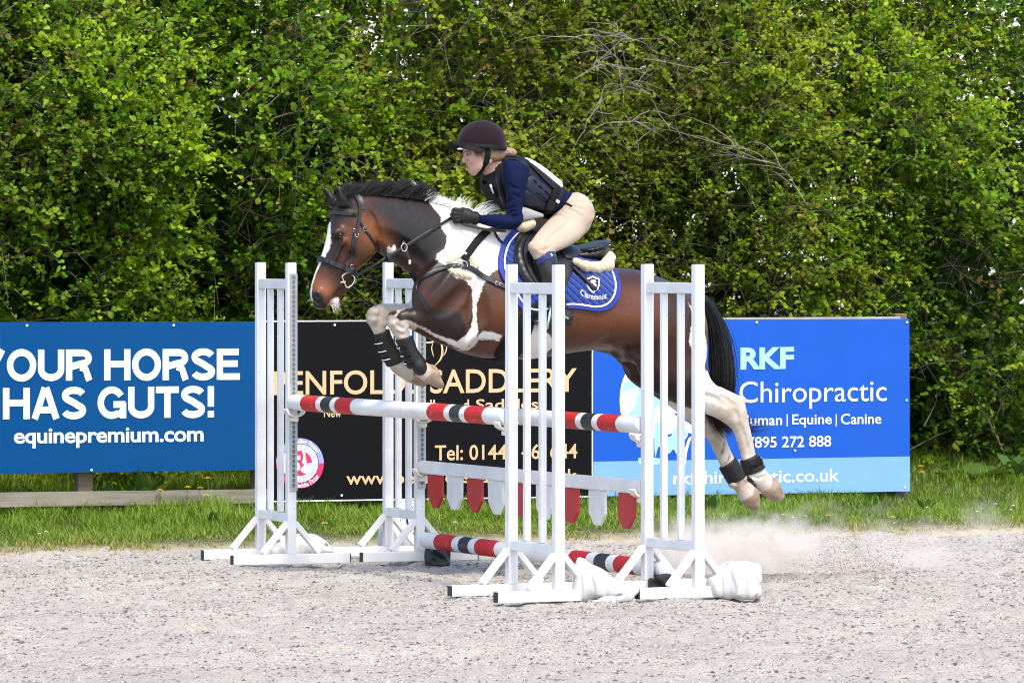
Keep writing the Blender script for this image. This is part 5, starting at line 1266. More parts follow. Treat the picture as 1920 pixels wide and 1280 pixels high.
def near_poly(pts):              # traced outline laid on the near flank -> side-plane polygon
    p = np.array(pts, float); s, l, z = on_body(HF, p[:, 0], p[:, 1], 1); return np.stack([s, z], 1)
def flat_poly(pts, l):
    p = np.array(pts, float); s, z = HQ(p[:, 0], p[:, 1], l); return np.stack([s, z], 1)
def horse_attrs(V):
    s, l, z = V[:, 0], -V[:, 1], V[:, 2]; P = np.stack([s, z], 1)
    w = np.full(len(V), 0.2)
    def add(poly, msk=None):
        nonlocal w
        d = poly_sd(P, poly)
        if msk is not None: d = np.where(msk, d, 0.2)
        w = np.minimum(w, d)
    near, far = l > 0.0, l <= 0.0
    patch = near_poly([(800, 372), (812, 392), (819, 397), (827, 408), (827, 427), (837, 442), (838, 455), (832, 468), (819, 477), (817, 491), (832, 496), (838, 505),
                       (852, 520), (868, 523), (882, 536), (886, 557), (886, 586), (883, 611), (872, 629), (857, 639), (838, 633), (822, 626)])
    patch2 = near_poly([(822, 626), (838, 633), (857, 639), (872, 629), (883, 611), (886, 586), (886, 557), (893, 575), (893, 607), (896, 628), (904, 620), (919, 622), (941, 629), (935, 640),
                        (913, 636), (894, 633), (888, 648), (876, 657), (860, 655), (835, 643)])
    body = near_poly([(819, 397), (827, 408), (827, 427), (837, 442), (838, 455), (832, 468), (819, 477), (817, 491), (832, 496), (838, 505), (852, 520), (868, 523), (882, 536), (886, 557),
                      (886, 590), (883, 611), (872, 629), (857, 639), (857, 650), (888, 648), (895, 628), (893, 586), (896, 561), (905, 539), (910, 526), (922, 511), (935, 503), (947, 490)])
    top = np.array([HQ(u, v, 0) for u, v in ((965, 470), (985, 430), (960, 400), (880, 375), (800, 350), (795, 372))])
    whole = np.vstack([body[:25], near_poly([(922, 511), (935, 503), (947, 490)]), top])
    add(whole)
    add(near_poly([(888, 648), (896, 628), (904, 620), (919, 622), (941, 629), (935, 640), (913, 636), (897, 636)]), near)
    add(near_poly([(877, 648), (857, 640), (835, 633), (805, 621), (780, 606), (762, 599), (748, 600), (742, 594), (735, 584), (728, 572), (712, 600), (728, 645), (765, 705), (850, 745), (850, 690), (790, 660),
                   (772, 625), (782, 612), (810, 627), (835, 641), (860, 654), (876, 657), (889, 648)]), near & (s < HQ(900, 600, .15)[0]))
    add(near_poly([(975, 645), (985, 618), (1000, 606), (1030, 628), (1037, 650), (1012, 690), (975, 690)]))
    # hindquarter stripe and white hind legs
    add(near_poly([(1290, 568), (1298, 592), (1295, 618), (1292, 640), (1297, 656), (1304, 690), (1301, 725), (1304, 752), (1322, 770), (1360, 860), (1420, 970), (1500, 960), (1420, 740), (1345, 715), (1318, 690),
                   (1325, 664), (1318, 620), (1305, 600)]), near)
    add(flat_poly([(1246, 740), (1262, 742), (1330, 735), (1460, 900), (1440, 975), (1380, 970), (1250, 780)], -.14), far)
    add(flat_poly([(772, 560), (690, 555), (670, 600), (730, 745), (850, 740), (790, 640), (790, 605), (778, 590)], -.14), far)
    # blaze (front of the face), chin, neck spot
    fs, fz = HQ(605, 470, 0)
    blz = np.array([HQ(u, v, 0) for u, v in ((622, 416), (622, 430), (621, 455), (616, 478), (604, 498), (596, 520), (589, 545), (586, 568), (560, 570), (575, 480), (605, 412))])
    wid = 0.010 + 0.024 * np.exp(-((z - fz - .03) / .075) ** 2)
    d = np.maximum(poly_sd(P, blz), np.abs(l) - wid); w = np.minimum(w, d)
    lip = np.array([HQ(u, v, .02) for u, v in ((612, 584), (616, 562), (633, 556), (642, 566), (636, 580))])
    lipd = poly_sd(P, lip); w = np.minimum(w, np.where(z < HQ(600, 556, 0)[1], lipd, .2))
    w = np.minimum(w, poly_sd(P, near_poly([(724, 462), (729, 459), (732, 466), (738, 459), (743, 463), (740, 470), (733, 475), (727, 476)])) + np.where(near, 0, .2))
    # soft colour zones of the brown coat, with the groin's shade painted in
    dark = np.zeros(len(V)); tan = np.zeros(len(V))
    def blob(a, u, v, ru, rv, amt, ang=0.0, lz=0.12):
        cs, cz = HQ(u, v, lz); x, y = s - cs, z - cz
        x, y = x * math.cos(ang) + y * math.sin(ang), -x * math.sin(ang) + y * math.cos(ang)
        return a + amt * np.exp(-((x / (ru * MPX)) ** 2 + (y / (rv * MPX)) ** 2))
    for q in ((740, 385, 90, 28, .9, 0), (765, 425, 55, 36, .55, .5), (815, 440, 60, 50, .8, .5), (780, 470, 45, 40, .45, .5), (835, 520, 50, 30, .35, 0), (622, 400, 34, 36, 1.0, 0), (620, 440, 18, 30, .75, 0), (640, 470, 26, 26, .55, 0), (648, 365, 34, 30, .9, 0),
              (598, 566, 17, 22, 1.3, 0), (622, 505, 26, 22, .35, 0), (650, 520, 26, 18, .5, 0), (1190, 510, 90, 22, .55, 0), (1250, 540, 60, 40, .4, 0), (1270, 730, 60, 34, .8, 0), (1180, 700, 50, 40, .6, .5), (1225, 735, 40, 25, .6, 0),
              (820, 520, 34, 50, .35, 0), (690, 480, 16, 26, .3, 0), (870, 610, 16, 30, .3, 0)):
        dark = blob(dark, *q[:5], q[5])
    for q in ((600, 533, 26, 26, .95, .6), (622, 545, 16, 14, .6, 0), (655, 440, 12, 24, .55, .3), (690, 400, 22, 34, .8, .2), (712, 432, 22, 26, .65, .6), (735, 455, 26, 16, .55, .5), (695, 460, 20, 30, .45, 0), (672, 505, 22, 14, .35, 0),
              (862, 560, 30, 40, .16, 0), (910, 580, 26, 60, .22, 0), (1140, 600, 70, 40, .25, 0), (1080, 610, 60, 40, .22, 0), (920, 650, 30, 20, .25, 0), (1180, 560, 40, 50, .2, 0), (1322, 668, 8, 22, .9, 0), (1318, 600, 10, 20, .6, 0)):
        tan = blob(tan, *q[:5], q[5])
    nos = np.array([HQ(u, v, .045) for u, v in ((585, 548), (592, 545), (599, 547), (604, 556), (604, 566), (613, 572), (612, 582), (600, 584), (590, 577), (584, 566))])
    dark = np.maximum(dark, np.clip(.5 - poly_sd(P, nos) * 70, 0, 1))
    mth_ = np.array([HQ(u, v, .045) for u, v in ((640, 532), (632, 541), (625, 552), (620, 563), (624, 564), (630, 553), (638, 543))])
    dark = np.maximum(dark, .75 * np.clip(.5 - poly_sd(P, mth_) * 90, 0, 1))
    for u, v, ru, rv in ((1350, 845, 2.5, 9), (1362, 858, 2.2, 8), (1356, 868, 2.0, 4), (1341, 858, 2.2, 4), (1352, 832, 1.8, 6)):
        q_ = blob(np.zeros(len(V)), u, v, ru, rv, 1.0, -.35, -.14) * (l < 0); dark = np.maximum(dark, .0 * q_); muds = q_ if (u, v) == (1350, 845) else np.maximum(muds, q_)
    fore = near_poly([(735, 585), (742, 579), (752, 574), (800, 578), (845, 580), (862, 588), (872, 608), (874, 628), (866, 640), (844, 636), (820, 627), (802, 620), (774, 604), (758, 599), (750, 601), (744, 592)])
    fd = np.where(near & (l > .07), poly_sd(P, fore), .2)
    dark = np.maximum(dark, np.clip(.5 - fd * 45, 0, 1) * .92)
    hoof = np.zeros(len(V)); dirt = np.zeros(len(V))
    for poly, lz in (([(803, 676), (818, 684), (836, 712), (828, 740), (805, 728), (793, 716), (800, 700)], .14), ([(766, 686), (806, 694), (806, 735), (764, 724), (768, 705)], -.14),
                     ([(1446, 884), (1480, 900), (1480, 950), (1440, 950), (1426, 924), (1440, 912)], .14), ([(1412, 902), (1432, 920), (1426, 968), (1390, 960), (1390, 938), (1404, 926)], -.14)):
        dd = np.where((l * lz) > 0, poly_sd(P, flat_poly(poly, lz)), .2)
        hoof = np.maximum(hoof, np.clip(.5 - dd * 110, 0, 1))
    for q in ((745, 620, 30, 30, .9), (712, 595, 30, 40, .9), (1392, 752, 14, 18, .9), (1350, 855, 22, 40, .8), (1430, 900, 30, 20, 1.0), (1390, 920, 30, 20, 1.0), (800, 690, 40, 30, 1.1), (760, 700, 40, 30, 1.1), (1370, 830, 90, 90, .75), (1345, 745, 60, 50, .5), (740, 650, 80, 80, .6), (1395, 750, 22, 26, .5), (720, 600, 50, 60, .35), 
              (1330, 810, 30, 60, .5), (850, 645, 20, 14, .3)):
        dirt = blob(dirt, *q, 0, .0)
    pink = np.clip(.5 - lipd * 60, 0, 1) * .55
    f = lambda a: np.clip(a, 0, 1)
    V_ = lambda a: ('POINT', 'FLOAT', a)
    return {'white': V_(w), 'dark': V_(f(dark)), 'tan': V_(f(tan)), 'hoof': V_(hoof), 'dirt': V_(f(dirt)), 'pink': V_(pink), 'mud': V_(f(muds * 1.3))}
horse_body = field_obj(HF, 'body', M_COAT, horse, 1, horse_attrs)
# ------------------------------------------------------------------ eyes, mane, tail
M_LEATHER = plain('black_leather', (0.006, 0.0058, 0.006), 0.42, 0.25, 30, 0.5, 0.25, 300)
M_LEATHER_WORN = plain('black_saddle_leather', (0.0075, 0.0075, 0.009), 0.38, 0.2, 14, 0.5, 0.25, 260)
M_STEEL = plain('bright_steel', (0.62, 0.60, 0.57), 0.25, 0.1, 20, metal=1.0)
M_EYE = plain('dark_eye', (0.006, 0.004, 0.003), 0.05, 0.1, 20, 0.8)
M_HAIR_BLACK = plain('black_horsehair', (0.0045, 0.004, 0.004), 0.42, 0.4, 20, 0.45)
M_HAIR_WHITE = plain('white_horsehair', (0.86, 0.84, 0.80), 0.6, 0.1, 20, 0.3)
M_FLEECE = plain('cream_sheepskin', (0.58, 0.475, 0.33), 0.95, 0.16, 60, 0.1, 0.9, 420, sheen=0.4)
M_RUBBER = plain('black_rubber_shell', (0.0055, 0.0055, 0.006), 0.55, 0.25, 25, 0.4, 0.3, 220)
M_WEB = plain('black_webbing', (0.006, 0.006, 0.007), 0.75, 0.2, 40, 0.2, 0.5, 500)

for sg in (1, -1):
    p = P3(638, 441, .0865 * sg)
    bm = bmesh.new(); bmesh.ops.create_uvsphere(bm, u_segments=20, v_segments=12, radius=.0115)
    me = bpy.data.meshes.new('eye'); bm.to_mesh(me); bm.free(); me.materials.append(M_EYE)
    me.polygons.foreach_set('use_smooth', np.ones(len(me.polygons), dtype=bool))
    e = link(bpy.data.objects.new('eye', me), horse); e.location = (p[0], -p[1], p[2]); e.scale = (1.15, .9, .95)
    for du, dv0, dv1 in ((0, -3.6, -3.0), (0, 3.6, 3.2)):      # lids
        pts = [(632.5, 443, .088 * sg), (636, 441 + dv0 * .8, .100 * sg), (640, 441 + dv0 * .85, .101 * sg), (644.5, 439.5, .088 * sg)]
        wire('eyelid', pts, .0030, M_LEATHER, horse, 12, k=6)

def hair_lines(roots, dirs, lengths, m, wav, curl, grav=0.0):
    """roots (n,3), start directions, lengths -> (n,m,3) with gentle waviness"""
    n = len(roots); L = np.zeros((n, m, 3)); L[:, 0] = roots; d = dirs / np.linalg.norm(dirs, axis=1, keepdims=True)
    w = rng.normal(0, wav, (n, 3))
    for i in range(1, m):
        d = d + w * (1 if i % 4 < 2 else -.6) + curl + np.array([0, 0, -grav]); d /= np.linalg.norm(d, axis=1, keepdims=True)
        L[:, i] = L[:, i - 1] + d * (lengths / (m - 1))[:, None]
    return L
def crest_roots(us, n, spread):
    t = rng.random(n); u = us[0] + (us[1] - us[0]) * t
    v = np.interp(u, [640, 668, 702, 742, 785, 828, 868, 905, 945], [372, 366, 366, 369, 374, 384, 396, 408, 418])
    l = rng.normal(0, spread, n); s, z = HQ(u, v, l)
    return np.stack([s, -l, z], 1), u
# black mane: short, blown upright along the crest
R, U = crest_roots((640, 806), 8000, .016)
D = np.stack([.55 + rng.normal(0, .14, len(U)) + .25 * np.sin(U * .21), rng.normal(0, .22, len(U)), 1 + 0 * U], 1)
Ln = np.interp(U, [640, 660, 700, 760, 790, 805], [.06, .085, .095, .105, .085, .06]) * rng.uniform(.65, 1.12, len(U))
strands('mane', hair_lines(R, D, Ln, 6, .03, np.array([.14, 0, -.05])), .0015, .0003, M_HAIR_BLACK, horse)
R, U = crest_roots((794, 895), 4200, .012)
big = rng.random(len(U)) < .25
D = np.stack([np.interp(U, [778, 800, 840, 900], [-.7, .5, 1.3, 1.6]) + rng.normal(0, .3, len(U)), rng.normal(-.15, .35, len(U)), .75 + 0 * U], 1)
Ln = np.interp(U, [778, 792, 815, 850, 875, 900], [.075, .055, .045, .045, .035, .025]) * rng.uniform(.35, 1.25, len(U))
strands('mane', hair_lines(R, D, Ln, 7, .04, np.array([.04, 0, -.05])), .0013, .0003, M_HAIR_WHITE, horse)
t = rng.random(110); s, z = HQ(798 + 14 * t, 376 + 5 * t, 0 * t)                   # one lock of white blown forwards
strands('mane', hair_lines(np.stack([s, rng.normal(0, .008, 110), z], 1), np.stack([-.75 + rng.normal(0, .06, 110), rng.normal(0, .06, 110), np.ones(110)], 1), rng.uniform(.06, .14, 110), 7, .02, np.array([-.03, 0, -.02])), .0022, .0003, M_HAIR_WHITE, horse)
t = rng.random(70); s, z = HQ(848 + 26 * t, 391 + 8 * t, 0 * t)                   # wisps flicked up by the hand
strands('mane', hair_lines(np.stack([s, rng.normal(0, .01, 70), z], 1), np.stack([.25 + rng.normal(0, .4, 70), rng.normal(0, .25, 70), np.ones(70)], 1), rng.uniform(.035, .085, 70), 7, .03, np.array([.05, 0, -.03])), .0015, .0003, M_HAIR_WHITE, horse)
t = rng.random(60); u = 888 + 30 * t; s, z = HQ(u, 397 + 18 * t, 0 * u)          # wisps by the rider's wrist
strands('mane', hair_lines(np.stack([s, rng.normal(0, .01, 60), z], 1), np.stack([.2 + rng.normal(0, .3, 60), rng.normal(0, .3, 60), np.ones(60)], 1), rng.uniform(.05, .13, 60), 8, .05,
        np.array([.22, 0, -.10])), .0016, .0003, M_HAIR_WHITE, horse)
s, z = HQ(np.full(160, 646.), 367 + rng.normal(0, 2, 160), 0.)
strands('forelock', hair_lines(np.stack([s, rng.normal(0, .018, 160), z], 1), np.stack([.3 + rng.normal(0, .5, 160), rng.normal(0, .3, 160), np.ones(160)], 1), rng.uniform(.04, .09, 160), 6, .1,
        np.array([.18, 0, 0])), .0024, .0003, M_HAIR_BLACK, horse)
# whiskers
q = rng.random(26); s, z = HQ(622 + 12 * q, 572 - 6 * q, .03)
strands('whisker', hair_lines(np.stack([s, -.03 + rng.normal(0, .02, 26), z], 1), np.stack([.6 + rng.normal(0, .4, 26), rng.normal(0, .3, 26), -np.ones(26)], 1), rng.uniform(.02, .055, 26), 4, .05, np.zeros(3)),
        .0006, .0002, M_HAIR_WHITE, horse)
# tail: falls over the buttocks, behind the hocks, ends streaming back
def tail_lines(n, path, spread0, spread1, cut):
    c = resample(np.array([P3(*p) for p in path]), 16); out = np.zeros((n, 16, 3))
    a, b = rng.normal(0, 1, n), rng.normal(0, 1, n); f = np.linspace(0, 1, 16)
    T = np.gradient(c, axis=0); T /= np.linalg.norm(T, axis=1, keepdims=True); side = np.stack([T[:, 2], 0 * T[:, 0], -T[:, 0]], 1)
    for i in range(n):
        wv = .006 * np.sin(f * rng.uniform(5, 12) + rng.uniform(0, 6)); sp = spread0 + (spread1 - spread0) * f
        e = rng.uniform(cut, 1.0); ff = f * e
        cc = np.stack([np.interp(ff, f, c[:, k]) for k in range(3)], 1); sd = np.stack([np.interp(ff, f, side[:, k]) for k in range(3)], 1)
        sp2 = np.interp(ff, f, sp)
        env = np.interp(ff, [0, .1, .45, 1], [.35, .75, 1, .85])
        out[i] = cc + sd * (a[i] * sp2 * env + wv * ff)[:, None] + np.array([0, 1, 0]) * (b[i] * sp2 * .7 * env)[:, None]
    out[:, :, 1] *= -1; return out
main = tail_lines(3000, [(1300, 552, 0), (1322, 566, .01), (1340, 605, .02), (1350, 660, .02), (1352, 715, .02), (1346, 760, -.02), (1354, 790, -.05), (1372, 815, -.07)], .012, .029, .45)
side_ = tail_lines(800, [(1302, 554, 0), (1326, 572, .0), (1350, 620, -.02), (1364, 680, -.04), (1368, 735, -.06), (1372, 780, -.08)], .012, .022, .5)
wisp = tail_lines(240, [(1340, 690, .0), (1352, 745, -.06), (1378, 785, -.09), (1402, 800, -.10), (1424, 800, -.12), (1442, 792, -.13)], .02, .030, .55)
wisp2 = tail_lines(130, [(1340, 700, .0), (1356, 760, -.07), (1385, 800, -.09), (1404, 825, -.10), (1412, 850, -.10)], .02, .022, .5)
wisp3 = tail_lines(60, [(1330, 700, .0), (1330, 760, -.03), (1340, 790, -.05), (1352, 815, -.06)], .012, .012, .5)
tail = strands('tail', np.concatenate([main, side_, wisp, wisp2, wisp3]), .0014, .0003, M_HAIR_BLACK, horse)

# ------------------------------------------------------------------ saddle pad
def horse_thing(name, label, cat, group=None):
    return horse_frame(empty(name, label=label, cat=cat, group=group))
def quilt_material():
    m, n, l, b = new_mat('quilted_blue_cotton')
    co = obj_co(n); sp = N(n, 'ShaderNodeSeparateXYZ'); l.new(co, sp.inputs[0])
    a = mth(n, l, 'ADD', sp.outputs[0], sp.outputs[2]); d = mth(n, l, 'SUBTRACT', sp.outputs[0], sp.outputs[2])
    wa = mth(n, l, 'ABSOLUTE', mth(n, l, 'SINE', mth(n, l, 'MULTIPLY', a, 78.0)))
    wd = mth(n, l, 'ABSOLUTE', mth(n, l, 'SINE', mth(n, l, 'MULTIPLY', d, 78.0)))
    h = mth(n, l, 'POWER', mth(n, l, 'MULTIPLY', wa, wd), 0.45)
    f = noise(n, l, co, 30)
    c = mix(n, l, mth(n, l, 'MULTIPLY_ADD', f, .7, .1, clamp=True), (0.0030, 0.024, 0.180), (0.0045, 0.038, 0.26))
    l.new(c, b.inputs['Base Color']); b.inputs['Roughness'].default_value = .75; b.inputs['Specular IOR Level'].default_value = .2
    b.inputs['Sheen Weight'].default_value = .25
    bump(n, l, b, h, 1.0, 0.012); return m
M_QUILT = quilt_material()
M_BIND = plain('blue_binding', (0.016, 0.030, 0.24), .6, .12, 40, .3, .3, 400)
M_WHITE_CLOTH = plain('white_cord', (0.82, 0.82, 0.84), .7, .06, 40, .2, .3, 400)
M_NAVY_PRINT = plain('navy_badge', (0.008, 0.010, 0.06), .6, .1, 40, .3)
pad = horse_thing('saddle_pad', 'royal blue quilted saddle pad with white line and shield badge', 'saddle pad')
PADO = [(972, 434), (958, 442), (945, 459), (938, 480), (937, 500), (941, 516), (950, 532), (963, 556), (978, 576), (996, 585), (1020, 584), (1045, 578), (1070, 575), (1095, 577), (1118, 580), (1138, 576), (1152, 563),
        (1157, 547), (1156, 530), (1150, 514), (1143, 500), (1125, 488), (1090, 478), (1040, 466), (1000, 448)]
for sg in (1, -1):
    c, Pb, Nb = patch_on(HF, 'quilted_cloth', PADO, .004, M_QUILT, pad, sg, 160, 18, .010, .004)
    v, f = band(Pb, Nb, .022, .011, closed=True, lift=.004); smooth_by_angle(fix_normals(mesh_obj('binding', v, f, M_BIND, pad)))
    cen = Pb.mean(0); Pi = cen + (Pb - cen) * .935; Pi = Pi - HF.normal(Pi) * HF.sample(Pi)[:, None]
    v, f = band(Pi, HF.normal(Pi), .0085, .0045, closed=True, lift=.0135); fix_normals(mesh_obj('piping', v, f, M_WHITE_CLOTH, pad, True))
SH = [(1096, 525), (1102, 524), (1108, 521), (1114, 524), (1121, 526), (1121, 538), (1117, 546), (1109, 552), (1101, 545), (1096, 536)]
badge, _, _ = patch_on(HF, 'badge', SH, .0145, M_WHITE_CLOTH, pad, 1, 60, 5, .0015, 0, False)
SHi = [(1098.6, 527.3), (1103, 526.5), (1108, 524), (1113, 526.5), (1118.8, 528), (1118.6, 537.5), (1115, 544.5), (1109, 549), (1103, 543.5), (1098.8, 535.5)]
patch_on(HF, 'shield_field', SHi, .0162, M_NAVY_PRINT, badge, 1, 60, 5, .001, 0, False)
for poly in ([(1103, 532), (1106, 528.5), (1112, 528.5), (1114.5, 533), (1110, 534.5), (1105.5, 534.5)], [(1105, 536), (1113.5, 535.8), (1116, 540), (1110, 539), (1106, 540)], [(1106, 541.5), (1110, 541), (1113, 544), (1109, 546.5)]):
    patch_on(HF, 'shield_device', poly, .0175, M_WHITE_CLOTH, badge, 1, 24, 3, .0006, 0, False)

tv, tf = text_geo('Claremont', .002)
tv = (tv - tv.min(0)) / (tv.max(0) - tv.min(0))
uu = 1085.5 + tv[:, 0] * 48.5; vv = 548.5 + tv[:, 0] * 6.5 + 9 * (1 - (2 * tv[:, 0] - 1) ** 2) * .55 - (tv[:, 1] - .5) * 11 + 1
s, l, z = on_body(HF, uu, vv, 1); P = np.stack([s, l, z], 1); Q = P + HF.normal(P) * .0185
mesh_obj('lettering', loc(Q), tf, M_WHITE_CLOTH, pad)

# ------------------------------------------------------------------ saddle
saddle = horse_thing('saddle', 'black leather jumping saddle under the rider', 'saddle')
SF = Field((-.02, -.36, .98), (.88, .36, 1.72), .006)
SF.loft([(984, 434, 992, 470, 0, .055), (1000, 444, 1005, 478, 0, .085), (1025, 459, 1028, 486, 0, .12), (1055, 467, 1058, 488, 0, .145), (1085, 464, 1086, 490, 0, .155, 2.2), (1108, 456, 1110, 488, 0, .15, 2.2), (1126, 452, 1124, 486, 0, .11)],
        k=0, sub=5, caps=(.02, .015))
SF.loft([(1076, 466, 1078, 474, 0, .165), (1100, 459, 1104, 468, 0, .165), (1120, 452, 1122, 461, 0, .14), (1130, 450, 1131, 458, 0, .09)], k=.006, sub=4, caps=(.01, .012))
SF.chain([P3(980, 452, .10), P3(990, 440, .05), P3(993, 437, 0), P3(990, 440, -.05), P3(980, 452, -.10)], [.022, .02, .02, .02, .022], .01, .02)
field_obj(SF, 'seat', M_LEATHER_WORN, saddle)
FL = [(966, 445), (984, 436), (1008, 440), (1042, 456), (1068, 468), (1075, 482), (1073, 503), (1064, 528), (1045, 552), (1018, 560), (998, 546), (981, 523), (966, 498), (961, 470)]
FL2 = [(1020, 462), (1050, 462), (1073, 474), (1075, 490), (1070, 512), (1062, 528), (1048, 520), (1036, 500), (1028, 480)]
for sg in (1, -1):
    patch_on(HF, 'flap', FL, .016, M_LEATHER_WORN, saddle, sg, 110, 12, .012, .006)
    patch_on(HF, 'skirt', [(1040, 462), (1062, 463), (1082, 474), (1080, 490), (1062, 494), (1048, 484)], .030, M_LEATHER_WORN, saddle, sg, 60, 6, .008, .004)
    kf = Field((-.05, min(.1 * sg, .44 * sg), .98), (.4, max(.1 * sg, .44 * sg), 1.70), .006)
    pts = [(984, 442), (974, 455), (969, 472), (971, 492), (979, 512), (992, 530), (1006, 541)]
    q = resample(np.array(pts, float), 26); s, l, z = on_body(HF, q[:, 0], q[:, 1], 1); l = HF.side(s, z, sg)
    rr = np.interp(np.linspace(0, 1, 26), [0, .2, .5, .8, 1], [.014, .021, .027, .021, .013])
    kf.chain([(a, b + .026 * sg, c) for a, b, c in zip(s, l, z)], rr, .004, .004)
    field_obj(kf, 'knee_roll', M_LEATHER_WORN, saddle)
    for off, nm in ((.030, 'welt'),):
        q = resample(np.array([(979, 441), (966, 456), (960.5, 474), (963, 496), (974, 518), (988, 536)], float), 30); s, l, z = on_body(HF, q[:, 0], q[:, 1], 1); l = HF.side(s, z, sg)
        MB().tube(loc(np.stack([s, l + off * sg, z], 1)), .0045, 6).build(nm, M_LEATHER, saddle, True)
    strap_on(HF, 'girth_strap', [(1040, 556), (1012, 575), (980, 606), (955, 640), (940, 664)], .075, .012, M_WEB, saddle, sg, .004)
P, ax = ring_pts(HF, P3(950, 560, 0), np.array(P3(931, 690, 0)) - np.array(P3(950, 560, 0)), 30, -1.3, 1.3)
v, f = band(P, HF.normal(P), .075, .012, lift=.004, w_dir=ax); smooth_by_angle(fix_normals(mesh_obj('girth', v, f, M_WEB, saddle)))
for pts in ([(1064, 503), (1085, 522), (1104, 540), (1114, 546)],):
    strap_on(HF, 'crop_keeper', pts, .017, .012, M_LEATHER, saddle, 1, .020)
MB().box((0, 0, 0), (.02, .006, .014)).build('stirrup_bar', M_STEEL, saddle).location = HL(992, 434, .06)

# fleece half pad curling up behind the cantle
fl = horse_thing('half_pad', 'cream sheepskin half pad rolled up behind the saddle cantle', 'half pad')
FF = Field((.0, -.34, 1.2), (.94, .34, 1.70), .006)
_sd = lambda u, v: float(on_body(HF, u, v, 1)[1][0])
for sg in (1, -1):
    FF.chain([(P3(1074, 490, .2)[0], .235 * sg, P3(1074, 490, .22)[2]), (P3(1095, 500, .21)[0], .235 * sg, P3(1095, 499, .22)[2]), (P3(1118, 503, .2)[0], .205 * sg, P3(1118, 502, .2)[2]),
              (P3(1138, 497, .16)[0], .165 * sg, P3(1138, 497, .16)[2]), (P3(1141, 484, .10)[0], .10 * sg, P3(1141, 484, .10)[2]), (P3(1133, 476, .0)[0], 0, P3(1133, 477, 0)[2])],
             [.018, .022, .026, .030, .030, .026], .02, .02)
FF.D += (.0035 * np.sin(FF.ax[0][:, None, None] * 210 + 3 * np.sin(FF.ax[2][None, None, :] * 90)) * np.sin(FF.ax[2][None, None, :] * 230) * np.cos(FF.ax[1][None, :, None] * 180)).astype(np.float32)
field_obj(FF, 'fleece', M_FLEECE, fl)

# ------------------------------------------------------------------ bridle
bridle = horse_thing('bridle', 'black leather bridle with padded noseband and loose ring bit', 'bridle')
strap_on(HF, 'cheekpiece', [(664, 368), (672, 380), (674, 396), (673, 410), (670, 428), (665, 455), (661, 480), (657, 500), (657, 513)], .015, .005, M_LEATHER, bridle, 1, .003, 40)
strap_on(HF, 'cheekpiece', [(670, 426), (664, 438), (661, 460), (660, 478)], .012, .005, M_LEATHER, bridle, 1, .008, 20)
strap_on(HF, 'cheekpiece', [(664, 368), (672, 380), (674, 396), (673, 410), (670, 428), (665, 455), (661, 480), (657, 500)], .015, .005, M_LEATHER, bridle, -1, .003, 40)
c = np.array(P3(672, 402, 0)); ring_on(HF, 'headpiece', c, np.array(P3(664, 366, 0)) - c, .026, .006, M_LEATHER, bridle, .002, 24, -1.25, 1.25)
c = np.array(P3(650, 403, 0)); ring_on(HF, 'browband', c, np.array(P3(622, 399, 0)) - c, .019, .007, M_LEATHER, bridle, .003, 30, -1.75, 1.75)
c = np.array(P3(625, 497, 0)); ring_on(HF, 'noseband', c, np.array(P3(598, 485, 0)) - c, .026, .011, M_LEATHER, bridle, .002, 48)
strap_on(HF, 'throatlash', [(672, 408), (677, 420), (684, 431), (696, 447), (706, 462), (712, 471)], .012, .005, M_LEATHER, bridle, 1, .003)
for u, v in ((668, 441), (683, 429.5), (659, 500), (664, 432)):
    s, l, z = on_body(HF, u, v, 1)
    mb = MB(); a = .008
    mb.tube([(s[0] + x, -l[0] - .010, z[0] + y) for x, y in ((-a, -a), (a, -a), (a, a), (-a, a), (-a, -a))], .0018, 6); mb.build('buckle', M_STEEL, bridle, True)
lb = float(on_body(HF, 652, 522, 1)[1][0]) + .010
wire('bit_ring', [(641, 518, lb), (651, 511, lb), (661, 515, lb), (665, 525, lb), (659, 535, lb), (651, 539, lb), (646, 531, lb)], .0040, M_STEEL, bridle, 40, True)
wire('bit_mouthpiece', [(648, 529, lb), (641, 529, lb - .006), (630, 533, lb - .03)], .006, plain('bit_brass', (.66, .5, .33), .35, metal=.8), bridle, 10)

reins = horse_thing('reins', 'black leather reins running from the bit to the gloved hands', 'reins')
def nl(u, v, add=.012): return float(on_body(HF, u, v, 1)[1][0]) + add
RP = [(664, 519, lb), (700, 498, max(lb, .085)), (740, 475, max(.10, nl(740, 475))), (780, 450, nl(780, 450)), (815, 428, nl(815, 428)), (850, 406, nl(850, 406, .02))]
strap_free('rein', RP, [.013] * 8 + [.019] * 14 + [.013] * 8, .004, M_LEATHER, reins, 30, None)
strap_free('rein', [(q[0] - 2 * q[2] * SP / MPX, q[1], -q[2]) for q in RP], .015, .004, M_LEATHER, reins, 30, None, (0, -1, 0))
strap_free('rein', [(858, 414, .10), (880, 424, .15), (925, 432, .17), (948, 433, .15)], .012, .004, M_LEATHER, reins, 16)

